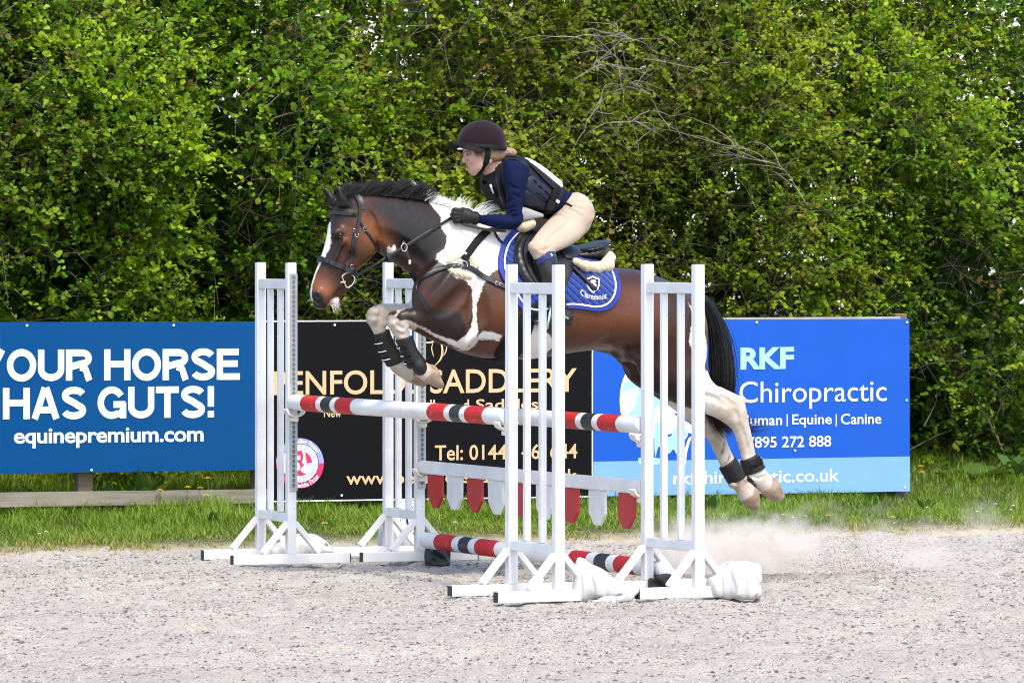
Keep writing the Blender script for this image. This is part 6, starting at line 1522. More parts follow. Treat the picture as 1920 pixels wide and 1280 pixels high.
breast = horse_thing('breastplate', 'black breastplate with cream fleece pads on the horse chest', 'breastplate')
strap_on(HF, 'chest_strap', [(780, 532), (796, 519), (812, 510), (836, 502), (862, 498)], .024, .006, M_LEATHER, breast, 1, .003)
strap_on(HF, 'chest_strap', [(780, 532), (796, 519), (812, 510), (836, 502), (862, 498)], .024, .006, M_LEATHER, breast, -1, .003)
strap_on(HF, 'shoulder_strap', [(869, 489), (878, 475), (891, 457), (902, 445), (913, 435)], .036, .007, M_WEB, breast, 1, .006)
strap_on(HF, 'shoulder_strap', [(869, 489), (878, 475), (891, 457), (902, 445), (913, 435)], .036, .007, M_WEB, breast, -1, .006)
strap_on(HF, 'girth_link', [(872, 500), (886, 507), (908, 520), (930, 531), (952, 541)], .026, .007, M_LEATHER, breast, 1, .005)
strap_on(HF, 'saddle_link', [(912, 435), (926, 432), (950, 432), (972, 433), (990, 434)], .014, .006, M_LEATHER, breast, 1, .012)
strap_on(HF, 'loop_strap', [(926, 436), (931, 446), (938, 455), (946, 462)], .011, .005, M_LEATHER, breast, 1, .006)
for pts, w in (([(842, 490), (852, 484), (862, 479), (870, 477)], .015), ([(885, 486), (889, 492), (890, 499)], .019), ([(846, 508), (858, 512), (870, 516), (880, 518)], .015)):
    q = resample(np.array(pts, float), 12); s, l, z = on_body(HF, q[:, 0], q[:, 1], 1)
    F = Field((s.min() - .06, l.min() - .06, z.min() - .06), (s.max() + .06, l.max() + .06, z.max() + .06), .004); F.chain(list(zip(s, l + .004, z)), [w] * 12, .004, .004)
    F.D += (.003 * np.sin(F.ax[0][:, None, None] * 300) * np.sin(F.ax[2][None, None, :] * 340 + 2)).astype(np.float32); field_obj(F, 'fleece_pad', M_FLEECE, breast)
s, l, z = on_body(HF, 866, 497, 1)
MB().tube([(s[0] + .022 * math.cos(a), -l[0] - .014, z[0] + .02 * math.sin(a)) for a in np.linspace(0, 2 * math.pi, 20)], .0042, 6).build('ring', M_STEEL, breast, True)
patch_on(HF, 'ring_patch', [(866, 492), (873, 489), (879, 495), (877, 503), (870, 506), (864, 502)], .008, M_LEATHER, breast, 1, 30, 4, .006, .003)
for u, v in ((930, 531), (937, 534)):
    s, l, z = on_body(HF, u, v, 1)
    MB().tube([(s[0] + .010 * math.cos(a), -l[0] - .014, z[0] + .009 * math.sin(a)) for a in np.linspace(0, 2 * math.pi, 14)], .002, 6).build('buckle', M_STEEL, breast, True)
strap_free('martingale_fork', [(756, 452, .115), (761, 466, .122), (767, 487, .125), (775, 512, .11), (781, 530, .095)], .017, .004, M_LEATHER, breast, 20)
strap_free('martingale_fork', [(735, 481, -.02), (752, 491, -.01), (766, 506, .0), (779, 528, .02)], .015, .004, M_LEATHER, breast, 16)
wire('martingale_ring', [(752, 462, .128), (757, 456, .128), (763, 461, .128), (761, 470, .128), (755, 470, .128)], .0028, M_STEEL, breast, 24, True)
strap_free('rein_stop', [(726, 476, .105), (730, 483, .108), (731, 492, .105)], .022, .010, M_LEATHER, breast, 8)
strap_on(HF, 'belly_strap', [(780, 533), (782, 546), (790, 558), (797, 570), (803, 582)], .022, .006, M_LEATHER, breast, 1, .003)
MB().box((0, 0, 0), (.012, .006, .02)).build('buckle', M_STEEL, breast).location = HL(768, 491, .131)
MB().box((0, 0, 0), (.016, .008, .012)).build('buckle', M_STEEL, breast).location = HL(783, 528, .10)

# ------------------------------------------------------------------ leg boots
def leg_boot(label, st, straps, flip, cup):
    root = horse_thing('leg_boot', label, 'leg boot', 'protective boots on the horse legs')
    a = np.array([HQ(r[0], r[1], r[4]) for r in st]); b = np.array([HQ(r[2], r[3], r[4]) for r in st])
    lo = np.minimum(a, b).min(0) - .06; hi = np.maximum(a, b).max(0) + .06; lc = st[0][4]
    F = Field((lo[0], lc - .1, lo[1]), (hi[0], lc + .1, hi[1]), .004)
    F.loft(st, k=0, sub=5, caps=(.004, .006), grow=.009)
    if cup is not None: F.ell(P3(cup[0], cup[1], lc + .012 * np.sign(lc)), (.036, .040, .042), cup[2], .014)
    field_obj(F, 'shell', M_RUBBER, root)
    for (u1, v1, u2, v2) in straps:
        c = np.array(P3((u1 + u2) / 2, (v1 + v2) / 2, lc)); e = np.array(P3(u1, v1, lc)) - c
        ring_on(F, 'strap', c, e, .018, .004, M_WEB, root, .0005, 30, -1.25, 1.25 if lc > 0 else .9, rmax=.12)
        ring_on(F, 'strap_edge', c + (0, 0, .0) , e, .0035, .0062, M_WHITE_CLOTH, root, .001, 12, -1.0, .35 if lc > 0 else 1.0, rmax=.12)
    return root
leg_boot('black tendon boot on the nearer foreleg, strap tabs showing', [(745, 637, 769, 630, .14, .031), (750, 648, 773, 640, .14, .030), (757, 664, 779, 656, .14, .030), (764, 680, 788, 668, .14, .033), (769, 690, 796, 678, .14, .035)],
         [(748, 652, 775, 645), (755, 667, 782, 659), (761, 681, 789, 672)], 1, (786, 688, .5))
leg_boot('black tendon boot on the farther foreleg, smooth domed shell', [(705, 626, 726, 618, -.14, .031), (708, 638, 730, 630, -.14, .030), (715, 656, 738, 646, -.14, .030), (722, 672, 746, 660, -.14, .033), (729, 686, 754, 674, -.14, .035)],
         [(706, 644, 734, 636), (713, 659, 741, 650), (720, 674, 749, 664)], 1, (742, 679, .5))
hb = leg_boot('black fetlock boot on the nearer hind leg, thin strap band', [(1416, 852, 1391, 864, .14, .030), (1423, 863, 1396, 878, .14, .032), (1431, 875, 1401, 890, .14, .035)], [(1422, 859, 1394, 874)], 1, None)
leg_boot('black fetlock boot on the farther hind leg, round cup and pale mark', [(1376, 858, 1352, 877, -.14, .031), (1386, 874, 1360, 891, -.14, .033), (1396, 890, 1369, 906, -.14, .036)], [], 1, (1386, 893, -.6))
strap_free('flap', [(1405, 874, .185), (1418, 869, .188), (1430, 864, .18)], .024, .006, M_WEB, hb, 8)
# ================================================================== the rider
def skin_material():
    m, n, l, b = new_mat('skin')
    co = obj_co(n); lp = attr(n, 'lip').outputs['Fac']; bl = attr(n, 'blush').outputs['Fac']; br = attr(n, 'brow').outputs['Fac']
    c = mix(n, l, noise(n, l, co, 40), (0.50, 0.30, 0.225), (0.56, 0.345, 0.265))
    c = mix(n, l, bl, c, (0.45, 0.21, 0.17)); c = mix(n, l, lp, c, (0.32, 0.105, 0.095)); c = mix(n, l, br, c, (0.13, 0.08, 0.05))
    l.new(c, b.inputs['Base Color']); b.inputs['Roughness'].default_value = .48; b.inputs['Specular IOR Level'].default_value = .35
    b.inputs['Subsurface Weight'].default_value = .12; b.inputs['Subsurface Radius'].default_value = (.01, .004, .002); b.inputs['Subsurface Scale'].default_value = .5
    return m
M_SKIN = skin_material()
def cloth(name, col, rough, wr=.5, scale=14, sheen=.1, spec=.3):
    m, n, l, b = new_mat(name); co = obj_co(n)
    f = noise(n, l, co, 9); c = mix(n, l, f, tuple(x * .86 for x in col), tuple(x * 1.12 for x in col)); l.new(c, b.inputs['Base Color'])
    b.inputs['Roughness'].default_value = rough; b.inputs['Specular IOR Level'].default_value = spec; b.inputs['Sheen Weight'].default_value = sheen
    w = noise(n, l, co, scale, 3, .5, (1, 1, .45)); fi = noise(n, l, co, 500, 2)
    bump(n, l, b, mth(n, l, 'ADD', w, mth(n, l, 'MULTIPLY', fi, .03)), wr, .02); return m
M_SHIRT = cloth('navy_stretch_cloth', (0.0030, 0.0075, 0.036), .8, .45, 14, 0.0, .12)
M_BREECH = cloth('beige_breeches_cloth', (0.43, 0.335, 0.25), .75, .16, 10, .2)
M_VESTB = plain('black_vest_cloth', (0.0045, 0.0045, 0.006), .6, .3, 30, .3, .4, 160)
M_VESTN = plain('navy_vest_panel', (0.003, 0.0052, 0.024), .4, .3, 24, .5, .4, 90)
M_BOOT = plain('black_boot_leather', (0.007, 0.0073, 0.0095), .3, .2, 12, .55, .15, 120)
M_BOOTN = plain('navy_boot_cuff', (0.010, 0.018, 0.11), .35, .15, 20, .5)
M_GLOVE = plain('black_glove', (0.007, 0.007, 0.008), .6, .3, 40, .35, .4, 300)
M_VELVET = cloth('aubergine_velvet', (0.0125, 0.0048, 0.0075), .85, .05, 30, .10, .12)
M_PEAK = plain('black_velvet', (0.005, 0.0045, 0.005), .7, .2, 40, .2, sheen=.0)
M_HAIR = plain('light_brown_hair', (0.20, 0.12, 0.065), .5, .35, 60, .4, .5, 120)
M_NET = plain('netted_hair', (0.30, 0.19, 0.115), .6, .4, 120, .3, 1.0, 150)
M_BIB = plain('white_number_cloth', (0.80, 0.81, 0.84), .6, .05, 10, .3)
M_TAG = plain('pale_rubber_tag', (0.5, 0.5, 0.5), .5, .2, 40)

rider = horse_frame(empty('person', label='rider in aubergine hat, navy top and body protector folded forward over the horse', cat='person'))
TORSO = [(1102, 398, 1048, 432, 0, .168, 2.2), (1084, 374, 1030, 418, 0, .155, 2.2), (1066, 356, 1015, 408, 0, .138, 2.2), (1040, 339, 985, 400, 0, .146, 2.3), (1012, 317, 952, 394, 0, .158, 2.4),
         (988, 302, 925, 378, 0, .162, 2.4), (968, 294, 910, 352, 0, .150, 2.3), (950, 292, 908, 333, 0, .085, 2.1)]
NECK = [(955, 298, 912, 338, 0, .075), (944, 294, 909, 326, 0, .058), (938, 286, 902, 316, 0, .056), (934, 276, 900, 300, 0, .058)]
SKULL = [(917, 240, 888, 241, 0, .052), (935, 252, 872, 256, 0, .070), (940, 266, 869, 272, 0, .0755, 2.2), (938, 279, 870.5, 284, 0, .0745, 2.2), (932, 291, 872.5, 294, 0, .069, 2.2),
         (924, 301, 874.5, 303, 0, .063, 2.1), (914, 312, 876, 313, 0, .054, 2.1), (905, 320, 878.5, 319.5, 0, .044, 2.1), (898, 327, 884, 325.5, 0, .028)]
def arm_st(sg):
    L = .192 * sg
    up = [(944, 308, 992, 324, L * .92, .056), (946, 332, 989, 334, L, .054), (949, 356, 985, 353, L * 1.03, .048), (951, 382, 981, 377, L * 1.05, .043), (951, 398, 976, 402, L * 1.05, .042)]
    fo = [(976, 398, 962, 428, L * 1.05, .042), (950, 402, 952, 430, L * 1.03, .044), (928, 402, 930, 427.5, L * .96, .039), (908, 402.5, 909, 422, L * .82, .033), (893, 403, 893, 416.5, L * .66, .026)]
    return up, fo
THIGH = [(1076, 362, 1104, 412, .07, .10), (1046, 396, 1100, 428, .095, .092), (1028, 415, 1084, 449, .14, .088), (1012, 433, 1062, 463, .195, .076), (1000, 449, 1040, 473, .245, .064), (993, 462, 1024, 482, .265, .056)]
SHIN = [(992, 458, 1036, 463, .268, .054), (996, 476, 1038, 473, .275, .050), (1003, 492, 1042, 486, .28, .051), (1009, 512, 1046, 503, .285, .052), (1015, 535, 1053, 527, .29, .048), (1022, 558, 1057, 551, .295, .041), (1030, 580, 1061, 575, .30, .036)]
FOOT = [(1066, 580, 1066, 607, .30, .032), (1048, 579, 1052, 608, .30, .036), (1030, 586, 1031, 609, .302, .041), (1013, 593, 1012, 609, .304, .042), (1001, 599, 1000, 607, .304, .034)]
BODYBOX = ((-.30, -.42, 1.02), (.82, .42, 2.26))
PF = Field(*BODYBOX, .0048)
PF.loft(TORSO, k=0, sub=4, caps=(.015, .02), grow=-.030)
PF.loft(NECK, k=.02, sub=4, caps=(.02, .02))
PF.loft(SKULL, k=.015, sub=5, caps=(.02, .012))
for sg in (1, -1):
    up, fo = arm_st(sg)
    PF.loft(up, k=.04, sub=4, caps=(.03, .02), grow=-.018); PF.loft(fo, k=.015, sub=4, caps=(.02, .01), grow=-.010)
    m_ = sg < 0
    PF.loft(THIGH, k=.02, sub=4, caps=(.02, .02), grow=-.020, mir=m_); PF.loft(SHIN, k=.02, sub=4, caps=(.02, .01), grow=-.012, mir=m_); PF.loft(FOOT, k=.015, sub=4, caps=(.008, .006), grow=-.014, mir=m_)
    PF.ell(P3(878.5, 290.5, .031 * sg), (.013, .016, .0095), 0, .008, 'sub')       # eye hollows
    PF.cap(P3(872, 286, .012 * sg), .006, P3(879, 285.5, .042 * sg), .005, .010)    # brow ridge
    PF.ell(P3(887, 298.5, .036 * sg), (.024, .013, .015), .3, .02)                   # cheekbone
    PF.ell(P3(872.5, 303.2, .0095 * sg), (.008, .0065, .0065), 0, .004)             # nostril wing
    PF.ell(P3(905, 312, .048 * sg), (.020, .012, .022), .7, .02)                    # jaw angle
    PF.ell(P3(919, 297, .070 * sg), (.016, .010, .028), -.2, .006)                  # ear
PF.cap(P3(873, 289, 0), .0075, P3(870.2, 300, 0), .0105, .008)                      # bridge of the nose
PF.ell(P3(870.2, 302.0, 0), (.0115, .0105, .0095), .2, .005)
PF.ell(P3(878.0, 311.0, 0), (.0080, .017, .0046), -.25, .004)                        # lips
PF.ell(P3(879.0, 315.4, 0), (.0080, .015, .0050), .2, .004)
PF.ell(P3(884, 322.5, 0), (.0135, .017, .011), 0, .010)                              # chin
def hand(F, sg, grow=0.0):
    """closed fist round the rein: palm, four bent fingers of unequal length, thumb along the top"""
    l = .115 * sg
    F.cap(P3(893, 409.5, l * 1.06), .026 + grow, P3(880, 407, l), .030 + grow, .012)
    F.ell(P3(874, 404.5, l * 1.02), (.036 + grow, .019 + grow, .034 + grow), -.1, .012)
    for i, (kv, ln) in enumerate(((394.5, 1.0), (400.0, 1.1), (405.6, 1.02), (410.8, .82))):
        a = np.array(P3(863.5 + abs(i - 1) * 1.0, kv, l + .006 * sg)); h = np.array((-1.0, 0, .18 - .14 * i)); h /= np.linalg.norm(h)
        b = a + h * .031 * ln + np.array((0, -.004 * sg, -.003)); c = b + np.array((.004, -.028 * sg * ln, -.004)); d = c + np.array((.024 * ln, -.006 * sg, .002))
        F.chain([a, b, c, d], [.0108 + grow, .0098 + grow, .0090 + grow, .0080 + grow], .003, .006)
    a = np.array(P3(878, 396, l - .012 * sg)); b = a + np.array((-.024, -.010 * sg, .006)); c = b + np.array((-.022, -.006 * sg, -.007))
    F.chain([a, b, c], [.0125 + grow, .0108 + grow, .0092 + grow], .004, .010)
for sg in (1, -1): hand(PF, sg, -.0022)
def skin_attrs(V):
    s, l, z = V[:, 0], -V[:, 1], V[:, 2]
    def g(u, v, L, r, rz=None): c = P3(u, v, L); return np.exp(-((s - c[0]) / r) ** 2 - ((z - c[2]) / (rz or r)) ** 2 - ((np.abs(l) - abs(L)) / r) ** 2)
    front = np.clip((P3(884, 313, 0)[0] - s) / .02, 0, 1)
    lip = np.clip((g(876.5, 311.4, .0, .0135, .0042) + g(877.5, 315.2, .0, .0125, .0046)) * 1.4, 0, 1) * front
    bl = .45 * g(885, 303, .048, .026) + .5 * g(870, 302, 0, .012) + .25 * g(882, 322, 0, .02)
    br = np.clip(1.6 * g(877.5, 285.3, .030, .016, .0036), 0, .8)
    f = lambda a: ('POINT', 'FLOAT', np.clip(a, 0, 1))
    return {'lip': f(lip), 'blush': f(bl), 'brow': f(br)}
field_obj(PF, 'body', M_SKIN, rider, 1, skin_attrs)
M_SCLERA = plain('eye_white', (.36, .34, .32), .2, .05, 40)
M_IRIS = plain('grey_blue_iris', (.035, .045, .055), .1, .2, 40)
for sg in (1, -1):
    c = P3(879.6, 290.6, .030 * sg)
    for nm, r, off, mt in (('eye', .0098, (0, 0, 0), M_SCLERA), ('iris', .0064, (-.0050, -.0012 * sg, 0), M_IRIS)):
        bm = bmesh.new(); bmesh.ops.create_uvsphere(bm, u_segments=14, v_segments=10, radius=r); me = bpy.data.meshes.new(nm); bm.to_mesh(me); bm.free(); me.materials.append(mt)
        me.polygons.foreach_set('use_smooth', np.ones(len(me.polygons), dtype=bool)); o = link(bpy.data.objects.new(nm, me), rider); o.location = (c[0] + off[0], -c[1] + off[1], c[2] + off[2])
    wire('lashes', [(874.6, 290.4, .024 * sg), (876.2, 288.4, .033 * sg), (880, 287.8, .040 * sg), (884.5, 290.2, .043 * sg)], .0019, M_HAIR, rider, 10, k=5)
    wire('lower_lid', [(875, 291.4, .025 * sg), (878, 293.0, .036 * sg), (883.5, 291.4, .043 * sg)], .0014, M_SKIN, rider, 8, k=5)

# shirt
SHF = Field((-.34, -.38, 1.35), (.74, .38, 2.10), .0055)
SHF.loft(TORSO, k=0, sub=4, caps=(.02, .01), grow=-.014)
h0, h1 = np.array(P3(1082, 362, 0)), np.array(P3(1036, 412, 0)); dn = h1 - h0
hipn = np.array((-dn[2], 0, dn[0])); hipn = hipn if hipn[0] > 0 else -hipn
t0, t1 = np.array(P3(962, 286, 0)), np.array(P3(909, 342, 0)); dn = t1 - t0; nkn = np.array((-dn[2], 0, dn[0])); nkn = nkn if nkn[0] < 0 else -nkn
SHF.clip(h0, hipn); SHF.clip(t0, nkn)
for sg in (1, -1):
    up, fo = arm_st(sg)
    SHF.loft(up, k=.035, sub=5, caps=(.035, .02)); SHF.loft(fo, k=.012, sub=5, caps=(.025, .004))
for pts in ([(953, 393), (959, 389), (966, 388)], [(954, 400), (960, 397), (966, 396)], [(952, 380), (957, 375), (963, 373)], [(955, 407), (960, 406), (965, 405)], [(953, 346), (962, 352), (970, 354)], [(974, 371), (968, 367), (962, 366)]):
    p_ = resample(np.array(pts, float), 10); s_, l_, z_ = on_body(SHF, p_[:, 0], p_[:, 1], 1); SHF.chain([(a, b + .003, c) for a, b, c in zip(s_, l_, z_)], [.004] * 10, .006, .010, 'sub')
field_obj(SHF, 'shirt', M_SHIRT, rider)

# body protector: thick padded shell without sleeves
VF = Field((-.32, -.26, 1.40), (.66, .26, 2.10), .005)
VF.loft(TORSO, k=0, sub=4, caps=(.02, .012), grow=.004)
for sg in (1, -1):
    VF.loft([(938, 300, 992, 316, .21 * sg, .075), (941, 330, 996, 330, .21 * sg, .078), (944, 356, 994, 352, .215 * sg, .07), (950, 378, 988, 372, .22 * sg, .06)], k=.012, sub=3, caps=(.03, .03), op='sub', grow=.004)
VF.loft([(952, 280, 902, 330, 0, .068), (944, 296, 914, 326, 0, .064), (938, 312, 908, 344, 0, .052)], k=.012, sub=3, caps=(.04, .02), op='sub')
v0, v1 = np.array(P3(1050, 341, 0)), np.array(P3(1018, 404, 0)); dn = v1 - v0; vn = np.array((-dn[2], 0, dn[0])); vn = vn if vn[0] > 0 else -vn
VF.clip(v0, vn)
VFull = VF.copy()
def vest_attrs(V):
    return None
VB = VF.copy(-.003)
vest = field_obj(VB, 'body_protector', M_VESTB, rider)
SIDEP = [(985, 338), (995, 330), (1003, 331), (1016, 342), (1030, 354), (1036, 362), (1031, 372), (1024, 378), (1008, 370), (994, 362), (986, 352)]
LOWP = [(979, 357), (988, 357), (1001, 365), (1017, 376), (1026, 383), (1023, 392), (1014, 396), (999, 393), (984, 387), (979, 380), (977, 368)]
FRONTP = [(908, 340), (916, 352), (925, 366), (935, 385), (936, 391), (928, 393), (918, 388), (911, 370), (906, 350)]
for sg in (1, -1):
    patch_on(VF, 'navy_panel', SIDEP, -.002, M_VESTN, vest, sg, 60, 6, .006, .004)
    patch_on(VF, 'navy_panel', LOWP, -.002, M_VESTN, vest, sg, 60, 6, .008, .005)
    strap_on(VF, 'armhole_rim', [(950, 388), (944, 372), (938, 350), (935, 328), (938, 312), (948, 302), (962, 299), (976, 304), (986, 316), (993, 328)], .022, .010, M_VESTB, vest, sg, -.002, 40)
    strap_on(VF, 'armhole_rim', [(946, 384), (941, 368), (936, 348), (932, 328), (935, 310), (946, 299), (962, 295), (978, 301), (989, 314)], .013, .012, M_VESTN, vest, sg, -.002, 40)
    strap_on(VF, 'side_strap', [(1046, 352), (1040, 362), (1035, 374), (1030, 388), (1024, 399)], .034, .006, M_WEB, vest, sg, .004)
    strap_on(VF, 'back_rim', [(978, 296), (992, 308), (1006, 322), (1022, 338), (1036, 351), (1046, 358)], .014, .007, M_VESTB, vest, sg, .0, 30)
    strap_on(VF, 'lower_rim', [(980, 389), (995, 394), (1010, 399), (1022, 403)], .012, .008, M_VESTB, vest, sg, -.001)
    for i, (u, v) in enumerate(((1002, 340), (1012, 350), (1024, 360), (1009, 363), (1019, 370), (1030, 366))):
        strap_on(VF, 'lace_loop', [(u - 3, v - 2), (u, v), (u + 3, v + 2.4)], .007, .006, M_WEB, vest, sg, .004, 6)
    strap_on(VF, 'buckle', [(1034, 376), (1028, 390)], .040, .010, M_RUBBER, vest, sg, .006, 5)
strap_on(VF, 'size_tag', [(1041, 375), (1047, 379)], .016, .007, M_TAG, vest, 1, .004, 5)
strap_on(VF, 'front_zip', [(919, 342), (924, 352), (929, 362), (932, 370)], .010, .007, M_WEB, vest, 1, .001, 12)
strap_on(VF, 'zip_pull', [(921.5, 346), (925, 354), (928, 361)], .008, .010, M_TAG, vest, 1, .002, 8)
# white number bib over the back and a corner of it hanging at the front
NF = VFull.copy(.006)
b0, b1 = np.array(P3(981, 297, 0)), np.array(P3(939, 372, 0)); dn = b1 - b0; bn = np.array((-dn[2], 0, dn[0])); bn = bn if bn[0] < 0 else -bn
NF.clip(b0, bn)
b0 = np.array(P3(1041, 342, 0)); b1 = np.array(P3(1004, 404, 0)); dn = b1 - b0; bn = np.array((-dn[2], 0, dn[0])); bn = bn if bn[0] > 0 else -bn
NF.clip(b0, bn)
ba = np.array(P3(990, 312, 0)); bb = np.array(P3(1036, 350, 0)); dn = bb - ba; un = np.array((-dn[2], 0, dn[0])); un = un if un[2] < 0 else -un
NF.clip(ba + (0, 0, -.012), un); NF.clip((0, .125, 0), (0, 1, 0)); NF.clip((0, -.125, 0), (0, -1, 0))
field_obj(NF, 'number_bib', M_BIB, rider)
FB = Field((-.0, -.16, 1.55), (.46, .24, 1.80), .005)
FB.loft([(966, 386, 968, 412, .135, .012), (982, 388, 982, 413, .14, .014), (1000, 394, 998, 411, .14, .014), (1018, 401, 1013, 408, .135, .010)], k=0, sub=4, caps=(.01, .01))
field_obj(FB, 'bib_corner', plain('grey_white_cloth', (.30, .297, .293), .7, .06, 12), rider)
FB = Field((-.0, -.10, 1.50), (.46, .20, 1.78), .005)
FB.ell(P3(983, 424, .11), (.040, .04, .030), .3, .01); FB.ell(P3(994, 419, .11), (.026, .04, .026), -.3, .015)
field_obj(FB, 'fleece_front', M_FLEECE, fl)

# breeches
BF = Field((-.02, -.38, 1.30), (.84, .38, 1.95), .0055)
BF.loft(TORSO[:3], k=0, sub=4, caps=(.030, .02), grow=-.008); BF.clip(h0 + np.array((-.016, 0, .0)), -hipn)
for sg in (1, -1):
    m_ = sg < 0
    BF.loft(THIGH, k=.03, sub=5, caps=(.04, .02), mir=m_); BF.loft(SHIN[:3], k=.02, sub=4, caps=(.02, .01), grow=-.004, mir=m_)
    BF.ell(P3(1076, 404, .085), (.072, .085, .095), .5, .03) if sg > 0 else BF.ell((P3(1076, 404, .085)[0], -.085, P3(1076, 404, .085)[2]), (.072, .085, .095), .5, .03)
    for pts in ([(1064, 384), (1078, 387), (1096, 394)], [(1062, 390), (1076, 396), (1090, 405)], [(1068, 380), (1080, 378), (1092, 378)], [(1040, 402), (1052, 404), (1062, 410)], [(1010, 470), (1022, 468), (1034, 460)]):
        p_ = resample(np.array(pts, float), 10); s_, l_, z_ = on_body(BF, p_[:, 0], p_[:, 1], 1); l_ = BF.side(s_, z_, sg); BF.chain([(a, b + .0025 * sg, c) for a, b, c in zip(s_, l_, z_)], [.004] * 10, .006, .008, 'sub')
field_obj(BF, 'breeches', M_BREECH, rider)
for sg in (1,):
    strap_on(BF, 'side_seam', [(1072, 404), (1058, 420), (1044, 432), (1032, 442), (1022, 456), (1018, 470)], .003, .0022, plain('beige_seam', (.40, .30, .22), .8), rider, sg, 0, 40)
    strap_on(BF, 'belt_cord', [(1058, 382), (1066, 383), (1072, 388)], .007, .006, M_WEB, rider, sg, .002, 8)
# boots
def riding_boot(sg):
    F = Field((.02, min(.18 * sg, .40 * sg), 1.08), (.54, max(.18 * sg, .40 * sg), 1.62), .005); m_ = sg < 0
    F.loft(SHIN[1:], k=0, sub=5, caps=(.01, .02), grow=.005, mir=m_); F.loft(FOOT, k=.018, sub=4, caps=(.02, .015), grow=.002, mir=m_)
    p = np.array(P3(1003, 487, .29)); q = np.array(P3(1034, 464, .29)); d = q - p; nn = np.array((-d[2], 0, d[0])); nn = nn if nn[2] > 0 else -nn
    F.clip(p, nn)
    bt = field_obj(F, 'riding_boot', M_BOOT, rider)
    patch_on(F, 'boot_cuff', [(1005, 491), (1012, 484.5), (1022, 477), (1032, 470), (1037, 473), (1038, 481), (1031, 486), (1021, 489), (1015, 495), (1009, 496)], .0012, M_BOOTN, bt, sg, 50, 5, .004, .002)
    strap_on(F, 'boot_badge', [(1030, 477), (1032.5, 481)], .010, .003, M_TAG, bt, sg, .003, 4)
    F2 = Field((.02, min(.18 * sg, .42 * sg), 1.10), (.42, max(.18 * sg, .42 * sg), 1.40), .006)
    return bt
for sg in (1, -1): riding_boot(sg)
# stirrups belong to the saddle
for sg in (1, -1):
    ls = .302 * sg
    def sp(u, v, dl): 
        s, z = HQ(u, v, .302); return (float(s), ls + dl * sg, float(z))
    arch = [sp(1018, 611, -.055), sp(1020, 596, -.058), sp(1026, 580, -.035), sp(1028, 573, 0), sp(1026, 580, .035), sp(1020, 596, .058), sp(1018, 611, .055)]
    st = MB().tube(loc(resample(np.array(arch), 28)), .0065, 8); a, b = sp(1018, 611, -.055), sp(1018, 611, .055)
    st.tube(loc(np.array([a, b])), .016, 8, flat=.5); st.build('stirrup_iron', M_STEEL, saddle, True)
    P = np.array([P3(1020, 470, .2), P3(1023, 505, .23), P3(1026, 545, .235), P3(1028, 575, .29)]); P[:, 1] = np.abs(P[:, 1]) * sg
    v, f = band(resample(P, 16), np.tile((0, sg, 0.), (16, 1)), .024, .005); fix_normals(mesh_obj('stirrup_leather', v, f, M_LEATHER, saddle))
strap_free('spur', [(1052, 592, .345), (1064, 596, .335), (1071, 602, .31)], .012, .006, M_STEEL, rider, 8)
# gloves
for sg in (1, -1):
    c = P3(870, 404, .115 * sg); F = Field((c[0] - .10, min(.03 * sg, .20 * sg), c[2] - .08), (c[0] + .10, max(.03 * sg, .20 * sg), c[2] + .08), .0030)
    hand(F, sg, .0012); field_obj(F, 'glove', M_GLOVE, rider)
    ring_on(F, 'glove_cuff', P3(892, 409.5, .125 * sg), np.array((0.1, 0, 1.)), .018, .004, M_GLOVE, rider, 0, 20, rmax=.06)

# riding hat
hat = M_VELVET
KF = Field((-.16, -.16, 1.92), (.32, .16, 2.24), .004)
KF.ell(P3(900, 271, 0), (.1130, .094, .114), .06, 0)
KF.ell(P3(912, 268, 0), (.095, .094, .098), -.2, .03)
p = np.array(P3(857, 274, 0)); q = np.array(P3(945, 283, 0)); d = q - p; nn = np.array((-d[2], 0, d[0])); nn = nn if nn[2] < 0 else -nn
KF.clip(p, nn)
helmet = field_obj(KF, 'riding_hat', M_VELVET, rider)
MB().tube(loc(np.array([P3(898, 226.5, 0), P3(898, 225.0, 0)])), .012, 10).build('button', M_VELVET, helmet, True)
for sg in (1,):
    strap_on(KF, 'hat_seam', [(897, 229), (893, 240), (890, 252), (889, 264), (890, 272)], .003, .0022, M_PEAK, helmet, 1, -.001, 20)
c = np.array(P3(901, 275, 0)); ring_on(KF, 'rim', c, np.array(P3(858, 271, 0)) - c, .018, .005, M_PEAK, helmet, -.001, 50, rmax=.14)
# peak: curved shelf over the brow
hc = np.array(P3(897, 273, 0)); V = []; nth, nr = 33, 7
for a in np.linspace(-1.45, 1.45, nth):
    for r in np.linspace(0, 1, nr):
        ext = .055 * max(0, math.cos(a * .98)) ** .75
        rs, rl = .100 + ext * r, .090 + ext * r * .55
        V.append((hc[0] - rs * math.cos(a), rl * math.sin(a), hc[2] + .020 - .046 * (abs(math.sin(a)) ** 1.3) * (.5 + .5 * r) - .012 * math.sin(r * 1.9) * (1 - abs(math.sin(a))) + .010 * r * math.cos(a)))
V = np.array(V); top = loc(V); bot = top.copy(); bot[:, 2] -= .009 + .006 * np.abs(np.sin(np.repeat(np.linspace(-1.45, 1.45, nth), nr)))
fs = []; m = len(top)
for i in range(nth - 1):
    for j in range(nr - 1):
        a = i * nr + j; fs += [(a, a + 1, a + nr + 1, a + nr), (m + a, m + a + nr, m + a + nr + 1, m + a + 1)]
    a = i * nr + nr - 1; fs.append((a, m + a, m + a + nr, a + nr))
pk = smooth_by_angle(fix_normals(mesh_obj('peak', np.vstack([top, bot]), fs, M_PEAK, helmet)), 1.2)
lo_ = P3(862, 279.5, .075)
